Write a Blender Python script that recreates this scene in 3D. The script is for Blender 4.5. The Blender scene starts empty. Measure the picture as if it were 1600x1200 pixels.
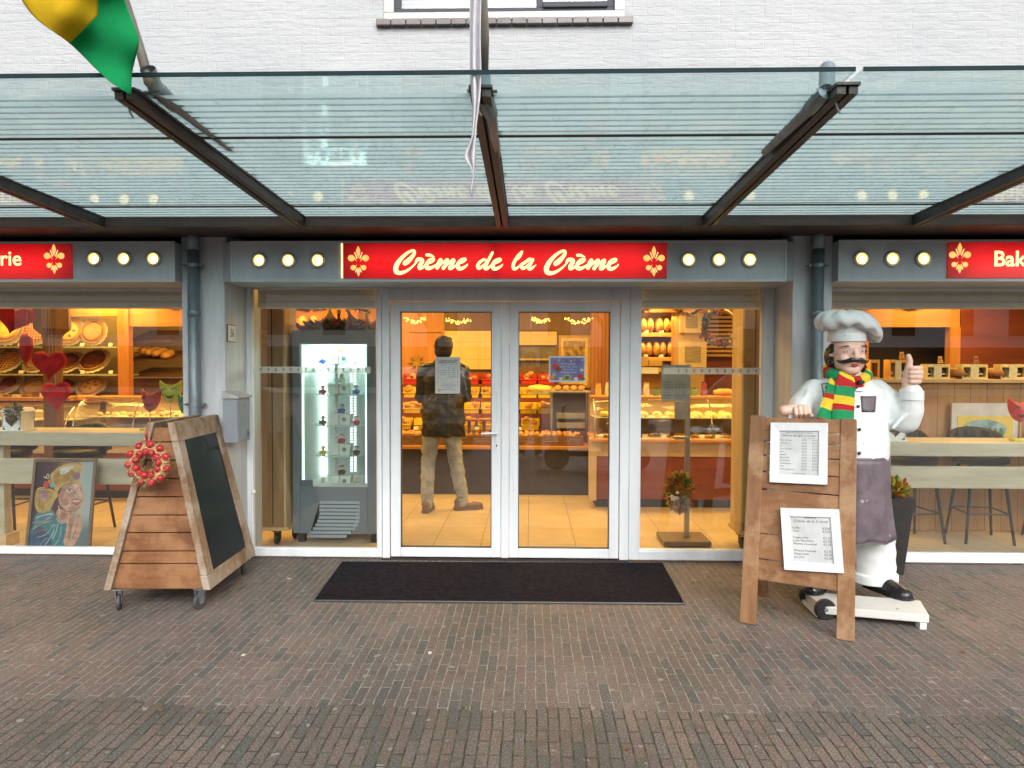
import bpy, bmesh, math, random
from mathutils import Vector, Matrix, noise as mnoise
random.seed(7)
S = bpy.context.scene
COL = S.collection
PI = math.pi
R_ = math.radians

# ---------------- camera ----------------
F = 1110.0
CAM = Vector((0.0, -5.75, 1.606))
YAW = math.atan(29 / F); PITCH = math.atan(32 / F); ROLL = 0.0025
CR = Matrix.Rotation(YAW, 3, 'Z') @ Matrix.Rotation(PI / 2 - PITCH, 3, 'X') @ Matrix.Rotation(ROLL, 3, 'Z')
cd = bpy.data.cameras.new('camera'); cam = bpy.data.objects.new('camera', cd); COL.objects.link(cam)
cam.matrix_world = Matrix.Translation(CAM) @ CR.to_4x4()
cd.sensor_width = 36; cd.lens = F / 1600 * 36; cd.clip_start = 0.05; cd.clip_end = 400
S.camera = cam
S.render.resolution_x = 1024; S.render.resolution_y = 768

# ---------------- world, sun, exposure ----------------
w = bpy.data.worlds.new('World'); S.world = w; w.use_nodes = True
nt = w.node_tree; bg = nt.nodes['Background']
sky = nt.nodes.new('ShaderNodeTexSky'); sky.sky_type = 'NISHITA'; sky.sun_disc = False
sky.sun_elevation = R_(32); sky.sun_rotation = R_(162); sky.air_density = 2.0; sky.dust_density = 6.0; sky.ozone_density = 1.0
hs = nt.nodes.new('ShaderNodeHueSaturation'); hs.inputs['Saturation'].default_value = 0.22
nt.links.new(sky.outputs[0], hs.inputs['Color']); nt.links.new(hs.outputs[0], bg.inputs[0])
bg.inputs[1].default_value = 0.15
sl = bpy.data.lights.new('sun', 'SUN'); sl.energy = 0.55; sl.angle = R_(40); sl.color = (1, .97, .93)
so = bpy.data.objects.new('sun', sl); COL.objects.link(so)
so.rotation_euler = (R_(52), 0, R_(-18))      # from the street side, high
S.view_settings.view_transform = 'Standard'; S.view_settings.look = 'None'
S.view_settings.exposure = 0.85; S.view_settings.gamma = 1
try:
    S.cycles.max_bounces = 8; S.cycles.transparent_max_bounces = 24; S.cycles.diffuse_bounces = 4
    S.cycles.glossy_bounces = 4; S.cycles.transmission_bounces = 6
    S.cycles.sample_clamp_indirect = 6; S.cycles.caustics_reflective = False; S.cycles.caustics_refractive = False
    S.cycles.use_denoising = True
except Exception: pass

def at(px, py, Y):
    d = CR @ Vector(((px - 800) / F, -(py - 600) / F, -1)); t = (Y - CAM.y) / d.y
    return CAM + d * t
def atx(px, Y): return at(px, 568, Y).x
def atz(py, Y, px=800): return at(px, py, Y).z
def gnd(px, py, z=0.0):
    d = CR @ Vector(((px - 800) / F, -(py - 600) / F, -1)); t = (z - CAM.z) / d.z
    return CAM + d * t

# ---------------- materials ----------------
MATS = {}
def mat(name, col, rough=.55, metal=0, var=.12, scale=6, bump=0, bscale=None, emit=0, ecol=None, stretch=(1, 1, 1),
        col2=None, spec=.5, trans=0, coat=0, detail=5, rvar=0):
    m = bpy.data.materials.new(name); m.use_nodes = True; t = m.node_tree; b = t.nodes['Principled BSDF']
    b.inputs['Roughness'].default_value = rough; b.inputs['Metallic'].default_value = metal
    b.inputs['Specular IOR Level'].default_value = spec; b.inputs['Coat Weight'].default_value = coat
    b.inputs['Transmission Weight'].default_value = trans
    tc = t.nodes.new('ShaderNodeTexCoord'); mp = t.nodes.new('ShaderNodeMapping'); mp.inputs['Scale'].default_value = stretch
    t.links.new(tc.outputs['Object'], mp.inputs[0])
    n = t.nodes.new('ShaderNodeTexNoise'); n.inputs['Scale'].default_value = scale; n.inputs['Detail'].default_value = detail
    n.inputs['Roughness'].default_value = .65
    t.links.new(mp.outputs[0], n.inputs['Vector'])
    r = t.nodes.new('ShaderNodeValToRGB'); r.color_ramp.elements[0].position = .37; r.color_ramp.elements[1].position = .63
    c = Vector(col[:3])
    lo = c * (1 - var); hi = c * (1 + var)
    if col2: lo, hi = c, Vector(col2[:3])
    r.color_ramp.elements[0].color = (*lo, 1); r.color_ramp.elements[1].color = (*[min(1, v) for v in hi], 1)
    t.links.new(n.outputs['Fac'], r.inputs[0]); t.links.new(r.outputs[0], b.inputs['Base Color'])
    if rvar:
        mr = t.nodes.new('ShaderNodeMapRange'); mr.inputs[3].default_value = max(0, rough - rvar); mr.inputs[4].default_value = min(1, rough + rvar)
        t.links.new(n.outputs['Fac'], mr.inputs[0]); t.links.new(mr.outputs[0], b.inputs['Roughness'])
    if bump:
        n2 = t.nodes.new('ShaderNodeTexNoise'); n2.inputs['Scale'].default_value = bscale or scale * 6; n2.inputs['Detail'].default_value = 4
        t.links.new(mp.outputs[0], n2.inputs['Vector'])
        bp = t.nodes.new('ShaderNodeBump'); bp.inputs['Strength'].default_value = bump; bp.inputs['Distance'].default_value = .01
        t.links.new(n2.outputs['Fac'], bp.inputs['Height']); t.links.new(bp.outputs[0], b.inputs['Normal'])
    if emit:
        b.inputs['Emission Color'].default_value = (*(ecol or col), 1); b.inputs['Emission Strength'].default_value = emit
    MATS[name] = m
    return m

def wood(name, c1, c2, axis='Z', scale=14, rough=.6, weather=None, bump=.25):
    s = {'X': (.12, 1, 1), 'Y': (1, .12, 1), 'Z': (1, 1, .12)}[axis]
    m = mat(name, c1, rough, col2=c2, scale=scale, stretch=s, bump=bump, bscale=scale * 5, detail=8)
    if weather:
        t = m.node_tree; b = t.nodes['Principled BSDF']; l = b.inputs['Base Color'].links[0]; src = l.from_socket
        tc = t.nodes['Texture Coordinate']
        n = t.nodes.new('ShaderNodeTexNoise'); n.inputs['Scale'].default_value = 3.2; n.inputs['Detail'].default_value = 6; n.inputs['Roughness'].default_value = .7
        t.links.new(tc.outputs['Object'], n.inputs['Vector'])
        r = t.nodes.new('ShaderNodeValToRGB'); r.color_ramp.elements[0].position = .46; r.color_ramp.elements[1].position = .60
        t.links.new(n.outputs['Fac'], r.inputs[0])
        mx = t.nodes.new('ShaderNodeMix'); mx.data_type = 'RGBA'
        t.links.new(r.outputs[0], mx.inputs['Factor']); t.links.new(src, mx.inputs[6]); mx.inputs[7].default_value = (*weather, 1)
        t.links.new(mx.outputs[2], b.inputs['Base Color'])
    return m

def schlick(t, r0=.04):
    g = t.nodes.new('ShaderNodeNewGeometry'); d = t.nodes.new('ShaderNodeVectorMath'); d.operation = 'DOT_PRODUCT'
    t.links.new(g.outputs['Normal'], d.inputs[0]); t.links.new(g.outputs['Incoming'], d.inputs[1])
    def m(op, a, b=None):
        x = t.nodes.new('ShaderNodeMath'); x.operation = op
        for i, v in enumerate((a, b)):
            if v is None: continue
            if hasattr(v, 'is_linked'): t.links.new(v, x.inputs[i])
            else: x.inputs[i].default_value = v
        return x.outputs[0]
    c = m('ABSOLUTE', d.outputs['Value']); p = m('POWER', m('SUBTRACT', 1.0, c), 5.0)
    return m('ADD', m('MULTIPLY', p, 1 - r0), r0)

def glass_mat(name, tint=(.96, .98, .97), refl=1.0, rough=0.0, ior=1.52):
    m = bpy.data.materials.new(name); m.use_nodes = True; t = m.node_tree
    for n in list(t.nodes):
        if n.type != 'OUTPUT_MATERIAL': t.nodes.remove(n)
    out = [n for n in t.nodes if n.type == 'OUTPUT_MATERIAL'][0]
    tr = t.nodes.new('ShaderNodeBsdfTransparent'); tr.inputs[0].default_value = (*tint, 1)
    g = t.nodes.new('ShaderNodeBsdfGlossy'); g.inputs['Roughness'].default_value = rough
    fr = schlick(t)
    mu = t.nodes.new('ShaderNodeMath'); mu.operation = 'MULTIPLY'; mu.inputs[1].default_value = refl; mu.use_clamp = True
    mx = t.nodes.new('ShaderNodeMixShader')
    t.links.new(fr, mu.inputs[0]); t.links.new(mu.outputs[0], mx.inputs[0])
    t.links.new(tr.outputs[0], mx.inputs[1]); t.links.new(g.outputs[0], mx.inputs[2]); t.links.new(mx.outputs[0], out.inputs[0])
    MATS[name] = m
    return m

# ---------------- mesh helper ----------------
class MB:
    def __init__(s): s.v = []; s.f = []; s.mi = []; s.cur = 0
    def add(s, vs, fs, M=None):
        o = len(s.v)
        s.v += [tuple(M @ Vector(p)) if M else tuple(p) for p in vs]
        s.f += [tuple(o + i for i in f) for f in fs]; s.mi += [s.cur] * len(fs)
        return s
    def box(s, x0, x1, y0, y1, z0, z1, M=None):
        vs = [(x, y, z) for x in (x0, x1) for y in (y0, y1) for z in (z0, z1)]
        return s.add(vs, [(0, 1, 3, 2), (4, 6, 7, 5), (0, 4, 5, 1), (2, 3, 7, 6), (0, 2, 6, 4), (1, 5, 7, 3)], M)
    def hexa(s, b, t):           # b, t: four points each
        return s.add(list(b) + list(t), [(3, 2, 1, 0), (4, 5, 6, 7), (0, 1, 5, 4), (1, 2, 6, 5), (2, 3, 7, 6), (3, 0, 4, 7)])
    def quad(s, *p): return s.add(p, [tuple(range(len(p)))])
    def prism(s, pts, off):      # closed polygon of 3D points, extruded along off
        n = len(pts); off = Vector(off)
        vs = [Vector(p) for p in pts] + [Vector(p) + off for p in pts]
        fs = [tuple(range(n - 1, -1, -1)), tuple(range(n, 2 * n))] + [(i, (i + 1) % n, n + (i + 1) % n, n + i) for i in range(n)]
        return s.add(vs, fs)
    def tube(s, pts, r, n=10, caps=True):
        pts = [Vector(p) for p in pts]; k = len(pts); rs = r if isinstance(r, (list, tuple)) else [r] * k
        vs = []; up = None
        for i, p in enumerate(pts):
            d = (pts[min(i + 1, k - 1)] - pts[max(i - 1, 0)]).normalized()
            if up is None:
                up = Vector((0, 0, 1)) if abs(d.z) < .9 else Vector((1, 0, 0))
            a = d.cross(up).normalized(); b = a.cross(d).normalized(); up = b
            for j in range(n):
                t = 2 * PI * j / n
                vs.append(p + (a * math.cos(t) + b * math.sin(t)) * rs[i])
        fs = [(i * n + j, i * n + (j + 1) % n, (i + 1) * n + (j + 1) % n, (i + 1) * n + j) for i in range(k - 1) for j in range(n)]
        if caps: fs += [tuple(range(n - 1, -1, -1)), tuple(range((k - 1) * n, k * n))]
        return s.add(vs, fs)
    def lathe(s, prof, n=24, M=None, caps=True):   # prof: (r, z)
        vs = []
        for r, z in prof: vs += [(r * math.cos(2 * PI * j / n), r * math.sin(2 * PI * j / n), z) for j in range(n)]
        k = len(prof)
        fs = [(i * n + j, i * n + (j + 1) % n, (i + 1) * n + (j + 1) % n, (i + 1) * n + j) for i in range(k - 1) for j in range(n)]
        if caps: fs += [tuple(range(n - 1, -1, -1)), tuple(range((k - 1) * n, k * n))]
        return s.add(vs, fs, M)
    def ball(s, c, r, nu=12, nv=8, rot=None):
        r = (r, r, r) if not isinstance(r, (tuple, list)) else r
        M = Matrix.Translation(Vector(c)) @ (rot.to_4x4() if rot else Matrix.Identity(4)) @ Matrix.Diagonal((*r, 1))
        prof = [(max(1e-4, math.sin(PI * i / nv)), -math.cos(PI * i / nv)) for i in range(nv + 1)]
        return s.lathe(prof, nu, M)
    def limb(s, p0, r0, p1, r1, n=14):
        s.ball(p0, r0, n, 10); s.ball(p1, r1, n, 10); return s.tube([p0, p1], [r0, r1], n)
    def chain(s, pr, n=14):
        for (a, ra), (b, rb) in zip(pr, pr[1:]): s.limb(a, ra, b, rb, n)
        return s
    def loft(s, rings, caps=True):
        n = len(rings[0]); k = len(rings); vs = [p for r in rings for p in r]
        fs = [(i * n + j, i * n + (j + 1) % n, (i + 1) * n + (j + 1) % n, (i + 1) * n + j) for i in range(k - 1) for j in range(n)]
        if caps: fs += [tuple(range(n - 1, -1, -1)), tuple(range((k - 1) * n, k * n))]
        return s.add(vs, fs)
    def build(s, name, m, parent=None, world=False, smooth=False, bevel=0, remesh=0, sm=0, subd=0, seg=2, recalc=True, merge=False):
        me = bpy.data.meshes.new(name); vs = s.v
        if world and parent is not None:
            Mi = parent.matrix_basis.inverted(); vs = [tuple(Mi @ Vector(p)) for p in vs]
        me.from_pydata(vs, [], s.f)
        ms = m if isinstance(m, (list, tuple)) else [m]
        for x in ms: me.materials.append(x)
        if len(ms) > 1: me.polygons.foreach_set('material_index', s.mi)
        if recalc or merge:
            b = bmesh.new(); b.from_mesh(me)
            if merge: bmesh.ops.remove_doubles(b, verts=b.verts, dist=1e-4)
            if recalc: bmesh.ops.recalc_face_normals(b, faces=b.faces)
            b.to_mesh(me); b.free()
        if smooth: me.polygons.foreach_set('use_smooth', [True] * len(me.polygons))
        me.update()
        o = bpy.data.objects.new(name, me); COL.objects.link(o)
        if parent is not None: o.parent = parent
        if remesh:
            q = o.modifiers.new('r', 'REMESH'); q.mode = 'VOXEL'; q.voxel_size = remesh; q.use_smooth_shade = True
        if sm:
            q = o.modifiers.new('s', 'SMOOTH'); q.factor = .6; q.iterations = sm
        if bevel:
            q = o.modifiers.new('b', 'BEVEL'); q.width = bevel; q.segments = seg; q.limit_method = 'ANGLE'; q.angle_limit = R_(40)
        if subd:
            q = o.modifiers.new('u', 'SUBSURF'); q.levels = subd; q.render_levels = subd
        return o

def tag(o, label=None, cat=None, group=None, kind=None):
    if label: o['label'] = label
    if cat: o['category'] = cat
    if group: o['group'] = group
    if kind: o['kind'] = kind
    return o
def thing(name, label, cat, loc=(0, 0, 0), rz=0, group=None):
    o = bpy.data.objects.new(name, None); COL.objects.link(o); o.empty_display_size = .1
    o.location = loc; o.rotation_euler = (0, 0, rz)
    o.matrix_basis = Matrix.Translation(Vector(loc)) @ Matrix.Rotation(rz, 4, 'Z')
    return tag(o, label, cat, group)
def dup(root, loc=None, rz=None, label=None, group=None, scale=None):
    r = root.copy(); COL.objects.link(r)
    if loc is not None: r.location = loc
    if rz is not None: r.rotation_euler = (r.rotation_euler.x, r.rotation_euler.y, rz)
    if scale is not None: r.scale = scale if isinstance(scale, (tuple, list)) else (scale,) * 3
    if label: r['label'] = label
    if group: r['group'] = group
    for ch in list(root.children):
        c = ch.copy(); COL.objects.link(c); c.parent = r
        for g in list(ch.children):
            d = g.copy(); COL.objects.link(d); d.parent = c
    return r
def struct(name, mb, m, **k):
    o = mb.build(name, m, **k); o['kind'] = 'structure'; return o

FACE = Matrix(((1, 0, 0), (0, 0, -1), (0, 1, 0))).to_4x4()    # text plane -> upright, facing -Y
def text(s, size, m, M, parent=None, name='lettering', ax='CENTER', ay='CENTER', ext=.0, width=1.0, bold=0, shear=0, space=1.0, line=1.0, world=False):
    c = bpy.data.curves.new(name, 'FONT'); c.body = s; c.size = size; c.align_x = ax; c.align_y = ay
    c.extrude = ext; c.offset = bold; c.shear = shear; c.space_character = space; c.space_line = line; c.resolution_u = 3
    o = bpy.data.objects.new(name, c)
    me = bpy.data.meshes.new_from_object(o)
    bpy.data.objects.remove(o)
    if world and parent is not None: M = parent.matrix_basis.inverted() @ M
    me.transform(M @ Matrix.Diagonal((width, 1, 1, 1)))
    me.materials.clear(); me.materials.append(m)
    q = bpy.data.objects.new(name, me); COL.objects.link(q)
    if parent is not None: q.parent = parent
    return q
def TM(loc, rz=0): return Matrix.Translation(Vector(loc)) @ Matrix.Rotation(rz, 4, 'Z') @ FACE

def catmull(pts, n=6, closed=False):
    P = [Vector(p) for p in pts]; k = len(P); out = []
    rng = range(k if closed else k - 1)
    for i in rng:
        if closed: a, b, c, d = P[(i - 1) % k], P[i], P[(i + 1) % k], P[(i + 2) % k]
        else: a, b, c, d = P[max(i - 1, 0)], P[i], P[i + 1], P[min(i + 2, k - 1)]
        for j in range(n):
            t = j / n
            out.append(.5 * ((2 * b) + (c - a) * t + (2 * a - 5 * b + 4 * c - d) * t * t + (3 * b - a - 3 * c + d) * t ** 3))
    if not closed: out.append(P[-1])
    return out

# ================= materials used across the place =================
def brickvec(t, order, scale=1):
    tc = t.nodes.new('ShaderNodeTexCoord'); sp = t.nodes.new('ShaderNodeSeparateXYZ'); cb = t.nodes.new('ShaderNodeCombineXYZ')
    t.links.new(tc.outputs['Object'], sp.inputs[0])
    for i, a in enumerate(order): t.links.new(sp.outputs[a], cb.inputs[i])
    return tc, sp, cb
def bricknode(t, vec, bw, rh, mortar, smooth=.1, off=.5, freq=2):
    b = t.nodes.new('ShaderNodeTexBrick'); b.inputs['Scale'].default_value = 1; b.inputs['Brick Width'].default_value = bw
    b.inputs['Row Height'].default_value = rh; b.inputs['Mortar Size'].default_value = mortar; b.inputs['Mortar Smooth'].default_value = smooth
    b.inputs['Color1'].default_value = (0, 0, 0, 1); b.inputs['Color2'].default_value = (1, 1, 1, 1); b.inputs['Bias'].default_value = 0
    b.inputs['Mortar'].default_value = (0, 0, 0, 1)
    b.offset = off; b.offset_frequency = freq; t.links.new(vec, b.inputs['Vector']); return b
def nz(t, vec, scale, det=4, rough=.6):
    n = t.nodes.new('ShaderNodeTexNoise'); n.inputs['Scale'].default_value = scale; n.inputs['Detail'].default_value = det
    n.inputs['Roughness'].default_value = rough; t.links.new(vec, n.inputs['Vector']); return n
def ramp(t, fac, stops):
    r = t.nodes.new('ShaderNodeValToRGB'); e = r.color_ramp.elements
    while len(e) < len(stops): e.new(.5)
    for x, (p, c) in zip(e, stops): x.position = p; x.color = (*c, 1)
    t.links.new(fac, r.inputs[0]); return r
def mixc(t, fac, a, b, mode='MIX'):
    x = t.nodes.new('ShaderNodeMix'); x.data_type = 'RGBA'; x.blend_type = mode
    for sock, v in ((x.inputs['Factor'], fac), (x.inputs[6], a), (x.inputs[7], b)):
        if hasattr(v, 'is_linked'): t.links.new(v, sock)
        elif isinstance(v, tuple): sock.default_value = (*v, 1)
        else: sock.default_value = v
    return x.outputs[2]
def mth(t, op, a, b=None, c=None, clamp=False):
    x = t.nodes.new('ShaderNodeMath'); x.operation = op; x.use_clamp = clamp
    for i, v in enumerate((a, b, c)):
        if v is None: continue
        if hasattr(v, 'is_linked'): t.links.new(v, x.inputs[i])
        else: x.inputs[i].default_value = v
    return x.outputs[0]

def paving():
    m = bpy.data.materials.new('brick paving'); m.use_nodes = True; t = m.node_tree; b = t.nodes['Principled BSDF']
    tc, sp, cb = brickvec(t, 'YXZ')
    # slightly wavy courses
    wob = nz(t, tc.outputs['Object'], 1.3, 2); sc = t.nodes.new('ShaderNodeVectorMath'); sc.operation = 'SCALE'; sc.inputs['Scale'].default_value = .03
    t.links.new(wob.outputs['Color'], sc.inputs[0]); ad = t.nodes.new('ShaderNodeVectorMath'); ad.operation = 'ADD'
    t.links.new(cb.outputs[0], ad.inputs[0]); t.links.new(sc.outputs[0], ad.inputs[1])
    wob2 = nz(t, tc.outputs['Object'], 22, 2); sc2 = t.nodes.new('ShaderNodeVectorMath'); sc2.operation = 'SCALE'; sc2.inputs['Scale'].default_value = .006
    t.links.new(wob2.outputs['Color'], sc2.inputs[0]); ad2 = t.nodes.new('ShaderNodeVectorMath'); ad2.operation = 'ADD'
    t.links.new(ad.outputs[0], ad2.inputs[0]); t.links.new(sc2.outputs[0], ad2.inputs[1])
    V = ad2.outputs[0]
    mossy = mth(t, 'LESS_THAN', mth(t, 'ADD', sp.outputs['Y'], mth(t, 'MULTIPLY', mth(t, 'SUBTRACT', nz(t, tc.outputs['Object'], 2.2, 3).outputs['Fac'], .5), .25)), -2.49)
    b1 = bricknode(t, V, .20, .0515, .0034, .4, .37)
    b2 = bricknode(t, V, .205, .0500, .0048, .4, .45)
    bri = mixc(t, mossy, b1.outputs['Color'], b2.outputs['Color'])
    mor = mth(t, 'ADD', mth(t, 'MULTIPLY', b1.outputs['Fac'], mth(t, 'SUBTRACT', 1, mossy)), mth(t, 'MULTIPLY', b2.outputs['Fac'], mossy))
    col = ramp(t, bri, [(0, (.080, .082, .082)), (.08, (.092, .089, .087)), (.22, (.117, .099, .092)), (.45, (.132, .104, .095)), (.6, (.142, .104, .094)), (.8, (.126, .110, .104)), (1, (.152, .117, .106))])
    big = nz(t, tc.outputs['Object'], .9, 6, .7); bigr = ramp(t, big.outputs['Fac'], [(.38, (.70, .73, .73)), (.5, (.96, .95, .94)), (.62, (1.18, 1.12, 1.06))])
    c = mixc(t, 1.0, col.outputs[0], bigr.outputs[0], 'MULTIPLY')
    fine = nz(t, tc.outputs['Object'], 120, 3, .8); finer = ramp(t, fine.outputs['Fac'], [(.38, (.25, .25, .25)), (.45, (.85, .85, .85)), (.55, (1.05, 1.05, 1.05)), (.62, (2.6, 2.6, 2.6))])
    c = mixc(t, .8, c, finer.outputs[0], 'MULTIPLY')
    st = nz(t, tc.outputs['Object'], 3.1, 8, .75); str_ = ramp(t, st.outputs['Fac'], [(.6, (0, 0, 0)), (.72, (1, 1, 1))])
    c = mixc(t, mth(t, 'MULTIPLY', str_.outputs[0], .28), c, (.30, .29, .275))
    ol = nz(t, tc.outputs['Object'], 7.0, 3, .5); olr = ramp(t, ol.outputs['Fac'], [(.60, (0, 0, 0)), (.66, (1, 1, 1))])
    c = mixc(t, mth(t, 'MULTIPLY', olr.outputs[0], .5), c, (.06, .055, .05))
    gu = nz(t, tc.outputs['Object'], 16, 1, .3); gur = ramp(t, gu.outputs['Fac'], [(.73, (0, 0, 0)), (.745, (1, 1, 1))]); c = mixc(t, mth(t, 'MULTIPLY', gur.outputs[0], .6), c, (.32, .31, .30))
    jn = nz(t, tc.outputs['Object'], 14, 4)
    sand = ramp(t, jn.outputs['Fac'], [(.42, (.16, .145, .13)), (.58, (.30, .28, .25))]); moss = ramp(t, jn.outputs['Fac'], [(.42, (.028, .028, .022)), (.6, (.085, .092, .05))])
    jc = mixc(t, mossy, sand.outputs[0], moss.outputs[0])
    c = mixc(t, mor, c, jc)
    t.links.new(c, b.inputs['Base Color'])
    rr = t.nodes.new('ShaderNodeMapRange'); rr.inputs[3].default_value = .55; rr.inputs[4].default_value = .9; t.links.new(big.outputs['Fac'], rr.inputs[0]); t.links.new(rr.outputs[0], b.inputs['Roughness'])
    h = mth(t, 'ADD', mth(t, 'MULTIPLY', mor, -1.0), mth(t, 'MULTIPLY', fine.outputs['Fac'], .5))
    h = mth(t, 'ADD', h, mth(t, 'MULTIPLY', bri, .35))
    bp = t.nodes.new('ShaderNodeBump'); bp.inputs['Strength'].default_value = .8; bp.inputs['Distance'].default_value = .004
    t.links.new(h, bp.inputs['Height']); t.links.new(bp.outputs[0], b.inputs['Normal'])
    return m

def white_brick():
    m = bpy.data.materials.new('white painted brick'); m.use_nodes = True; t = m.node_tree; b = t.nodes['Principled BSDF']
    tc, sp, cb = brickvec(t, 'XZY')
    wob = nz(t, tc.outputs['Object'], 6, 3); sc = t.nodes.new('ShaderNodeVectorMath'); sc.operation = 'SCALE'; sc.inputs['Scale'].default_value = .02
    t.links.new(wob.outputs['Color'], sc.inputs[0]); ad = t.nodes.new('ShaderNodeVectorMath'); ad.operation = 'ADD'
    t.links.new(cb.outputs[0], ad.inputs[0]); t.links.new(sc.outputs[0], ad.inputs[1])
    br = bricknode(t, ad.outputs[0], .215, .0625, .006, .9)
    mp = t.nodes.new('ShaderNodeMapping'); mp.inputs['Scale'].default_value = (1, 1, 3.2); t.links.new(tc.outputs['Object'], mp.inputs[0])
    n1 = nz(t, mp.outputs[0], 8, 6, .65); n2 = nz(t, tc.outputs['Object'], 1.1, 4)
    c = ramp(t, n2.outputs['Fac'], [(.3, (.345, .365, .395)), (.7, (.395, .412, .438))])
    c2 = ramp(t, n1.outputs['Fac'], [(.3, (.86, .86, .86)), (.42, (1, 1, 1))])
    cc = mixc(t, .8, c.outputs[0], c2.outputs[0], 'MULTIPLY')
    cc = mixc(t, mth(t, 'MULTIPLY', br.outputs['Fac'], .03), cc, (.45, .46, .47))
    t.links.new(cc, b.inputs['Base Color']); b.inputs['Roughness'].default_value = .6
    n3 = nz(t, mp.outputs[0], 26, 5, .7)
    h = mth(t, 'ADD', mth(t, 'MULTIPLY', br.outputs['Fac'], -.14), mth(t, 'MULTIPLY', n1.outputs['Fac'], 2.6)); h = mth(t, 'ADD', h, mth(t, 'MULTIPLY', n3.outputs['Fac'], .7)); h = mth(t, 'ADD', h, mth(t, 'MULTIPLY', br.outputs['Color'], .35))
    bp = t.nodes.new('ShaderNodeBump'); bp.inputs['Strength'].default_value = .5; bp.inputs['Distance'].default_value = .009
    t.links.new(h, bp.inputs['Height']); t.links.new(bp.outputs[0], b.inputs['Normal'])
    return m

def canopy_glass():
    m = bpy.data.materials.new('striped canopy glass'); m.use_nodes = True; t = m.node_tree
    for n in list(t.nodes):
        if n.type != 'OUTPUT_MATERIAL': t.nodes.remove(n)
    out = [n for n in t.nodes if n.type == 'OUTPUT_MATERIAL'][0]
    tc = t.nodes.new('ShaderNodeTexCoord'); sp = t.nodes.new('ShaderNodeSeparateXYZ'); t.links.new(tc.outputs['Object'], sp.inputs[0])
    ph = mth(t, 'FRACT', mth(t, 'MULTIPLY', mth(t, 'ADD', sp.outputs['Y'], 20.0), 1 / .064))
    st = mth(t, 'LESS_THAN', ph, .66)
    st = mth(t, 'MULTIPLY', st, mth(t, 'GREATER_THAN', sp.outputs['Y'], -2.905))
    tr = t.nodes.new('ShaderNodeBsdfTransparent'); clr = mth(t, 'LESS_THAN', sp.outputs['Y'], -2.905); t.links.new(mixc(t, clr, (.34, .43, .455), (.72, .82, .82)), tr.inputs[0])
    dirt = nz(t, tc.outputs['Object'], 5, 5); dr = ramp(t, dirt.outputs['Fac'], [(.3, (.345, .43, .435)), (.5, (.39, .48, .48)), (.7, (.42, .51, .505))])
    mpd = t.nodes.new('ShaderNodeMapping'); mpd.inputs['Scale'].default_value = (1, .25, 1); t.links.new(tc.outputs['Object'], mpd.inputs[0]); d2 = nz(t, mpd.outputs[0], 26, 5, .7); d2r = ramp(t, d2.outputs['Fac'], [(.55, (1, 1, 1)), (.68, (.80, .82, .78))]); drc = mixc(t, 1.0, dr.outputs[0], d2r.outputs[0], 'MULTIPLY')
    tl = t.nodes.new('ShaderNodeBsdfTranslucent'); t.links.new(drc, tl.inputs[0])
    df = t.nodes.new('ShaderNodeBsdfDiffuse'); t.links.new(drc, df.inputs[0])
    m0 = t.nodes.new('ShaderNodeMixShader'); m0.inputs[0].default_value = .12; t.links.new(tl.outputs[0], m0.inputs[1]); t.links.new(df.outputs[0], m0.inputs[2])
    m1 = t.nodes.new('ShaderNodeMixShader'); t.links.new(mth(t, 'ADD', mth(t, 'MULTIPLY', st, .82), .06), m1.inputs[0]); t.links.new(tr.outputs[0], m1.inputs[1]); t.links.new(m0.outputs[0], m1.inputs[2])
    g = t.nodes.new('ShaderNodeBsdfGlossy'); g.inputs['Roughness'].default_value = .015
    fr = schlick(t, .035)
    m2 = t.nodes.new('ShaderNodeMixShader'); t.links.new(mth(t, 'MULTIPLY', fr, .5), m2.inputs[0]); t.links.new(m1.outputs[0], m2.inputs[1]); t.links.new(g.outputs[0], m2.inputs[2])
    # the print lies on the lower face only; the upper face is plain glass
    ge = t.nodes.new('ShaderNodeNewGeometry'); s2 = t.nodes.new('ShaderNodeSeparateXYZ'); t.links.new(ge.outputs['True Normal'], s2.inputs[0])
    bf = mth(t, 'SUBTRACT', mth(t, 'MULTIPLY', ge.outputs['Backfacing'], -2.0), -1.0); up = mth(t, 'GREATER_THAN', mth(t, 'MULTIPLY', s2.outputs['Z'], bf), .5)
    t2 = t.nodes.new('ShaderNodeBsdfTransparent'); t2.inputs[0].default_value = (.90, .955, .95, 1); m4 = t.nodes.new('ShaderNodeMixShader'); t.links.new(up, m4.inputs[0]); t.links.new(m2.outputs[0], m4.inputs[1]); t.links.new(t2.outputs[0], m4.inputs[2])
    t.links.new(m4.outputs[0], out.inputs[0]); return m

PAVE = paving(); WBRICK = white_brick(); CGLASS = canopy_glass()
WPVC = mat('white window frame', (.75, .79, .84), .3, var=.07, scale=4, rvar=.1, stretch=(1, 1, .15))
GRAYC = mat('pale grey column paint', (.54, .565, .595), .55, var=.12, scale=7, bump=.1, bscale=90, stretch=(1, 1, .12))
FASC = mat('grey blue fascia metal', (.47, .52, .56), .4, var=.09, scale=5.0, stretch=(1, 1, .2), rvar=.1)
FASC_TRIM = mat('grey fascia trim', (.54, .58, .62), .4, var=.06, scale=2.0)
STEEL = mat('dark weathered steel', (.020, .017, .018), .5, var=.5, scale=9, bump=.3, col2=(.045, .036, .034))
RUST = mat('rusty steel channel', (.035, .026, .024), .6, scale=3.5, col2=(.085, .045, .032), bump=.3, stretch=(.5, 3, 3))
ZINC = mat('zinc downpipe', (.13, .17, .20), .45, metal=.5, col2=(.24, .29, .32), scale=7, stretch=(1, 1, .3), rvar=.12)
GALV = mat('galvanised bracket', (.22, .25, .27), .5, metal=.6, var=.25, scale=20)
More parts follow.
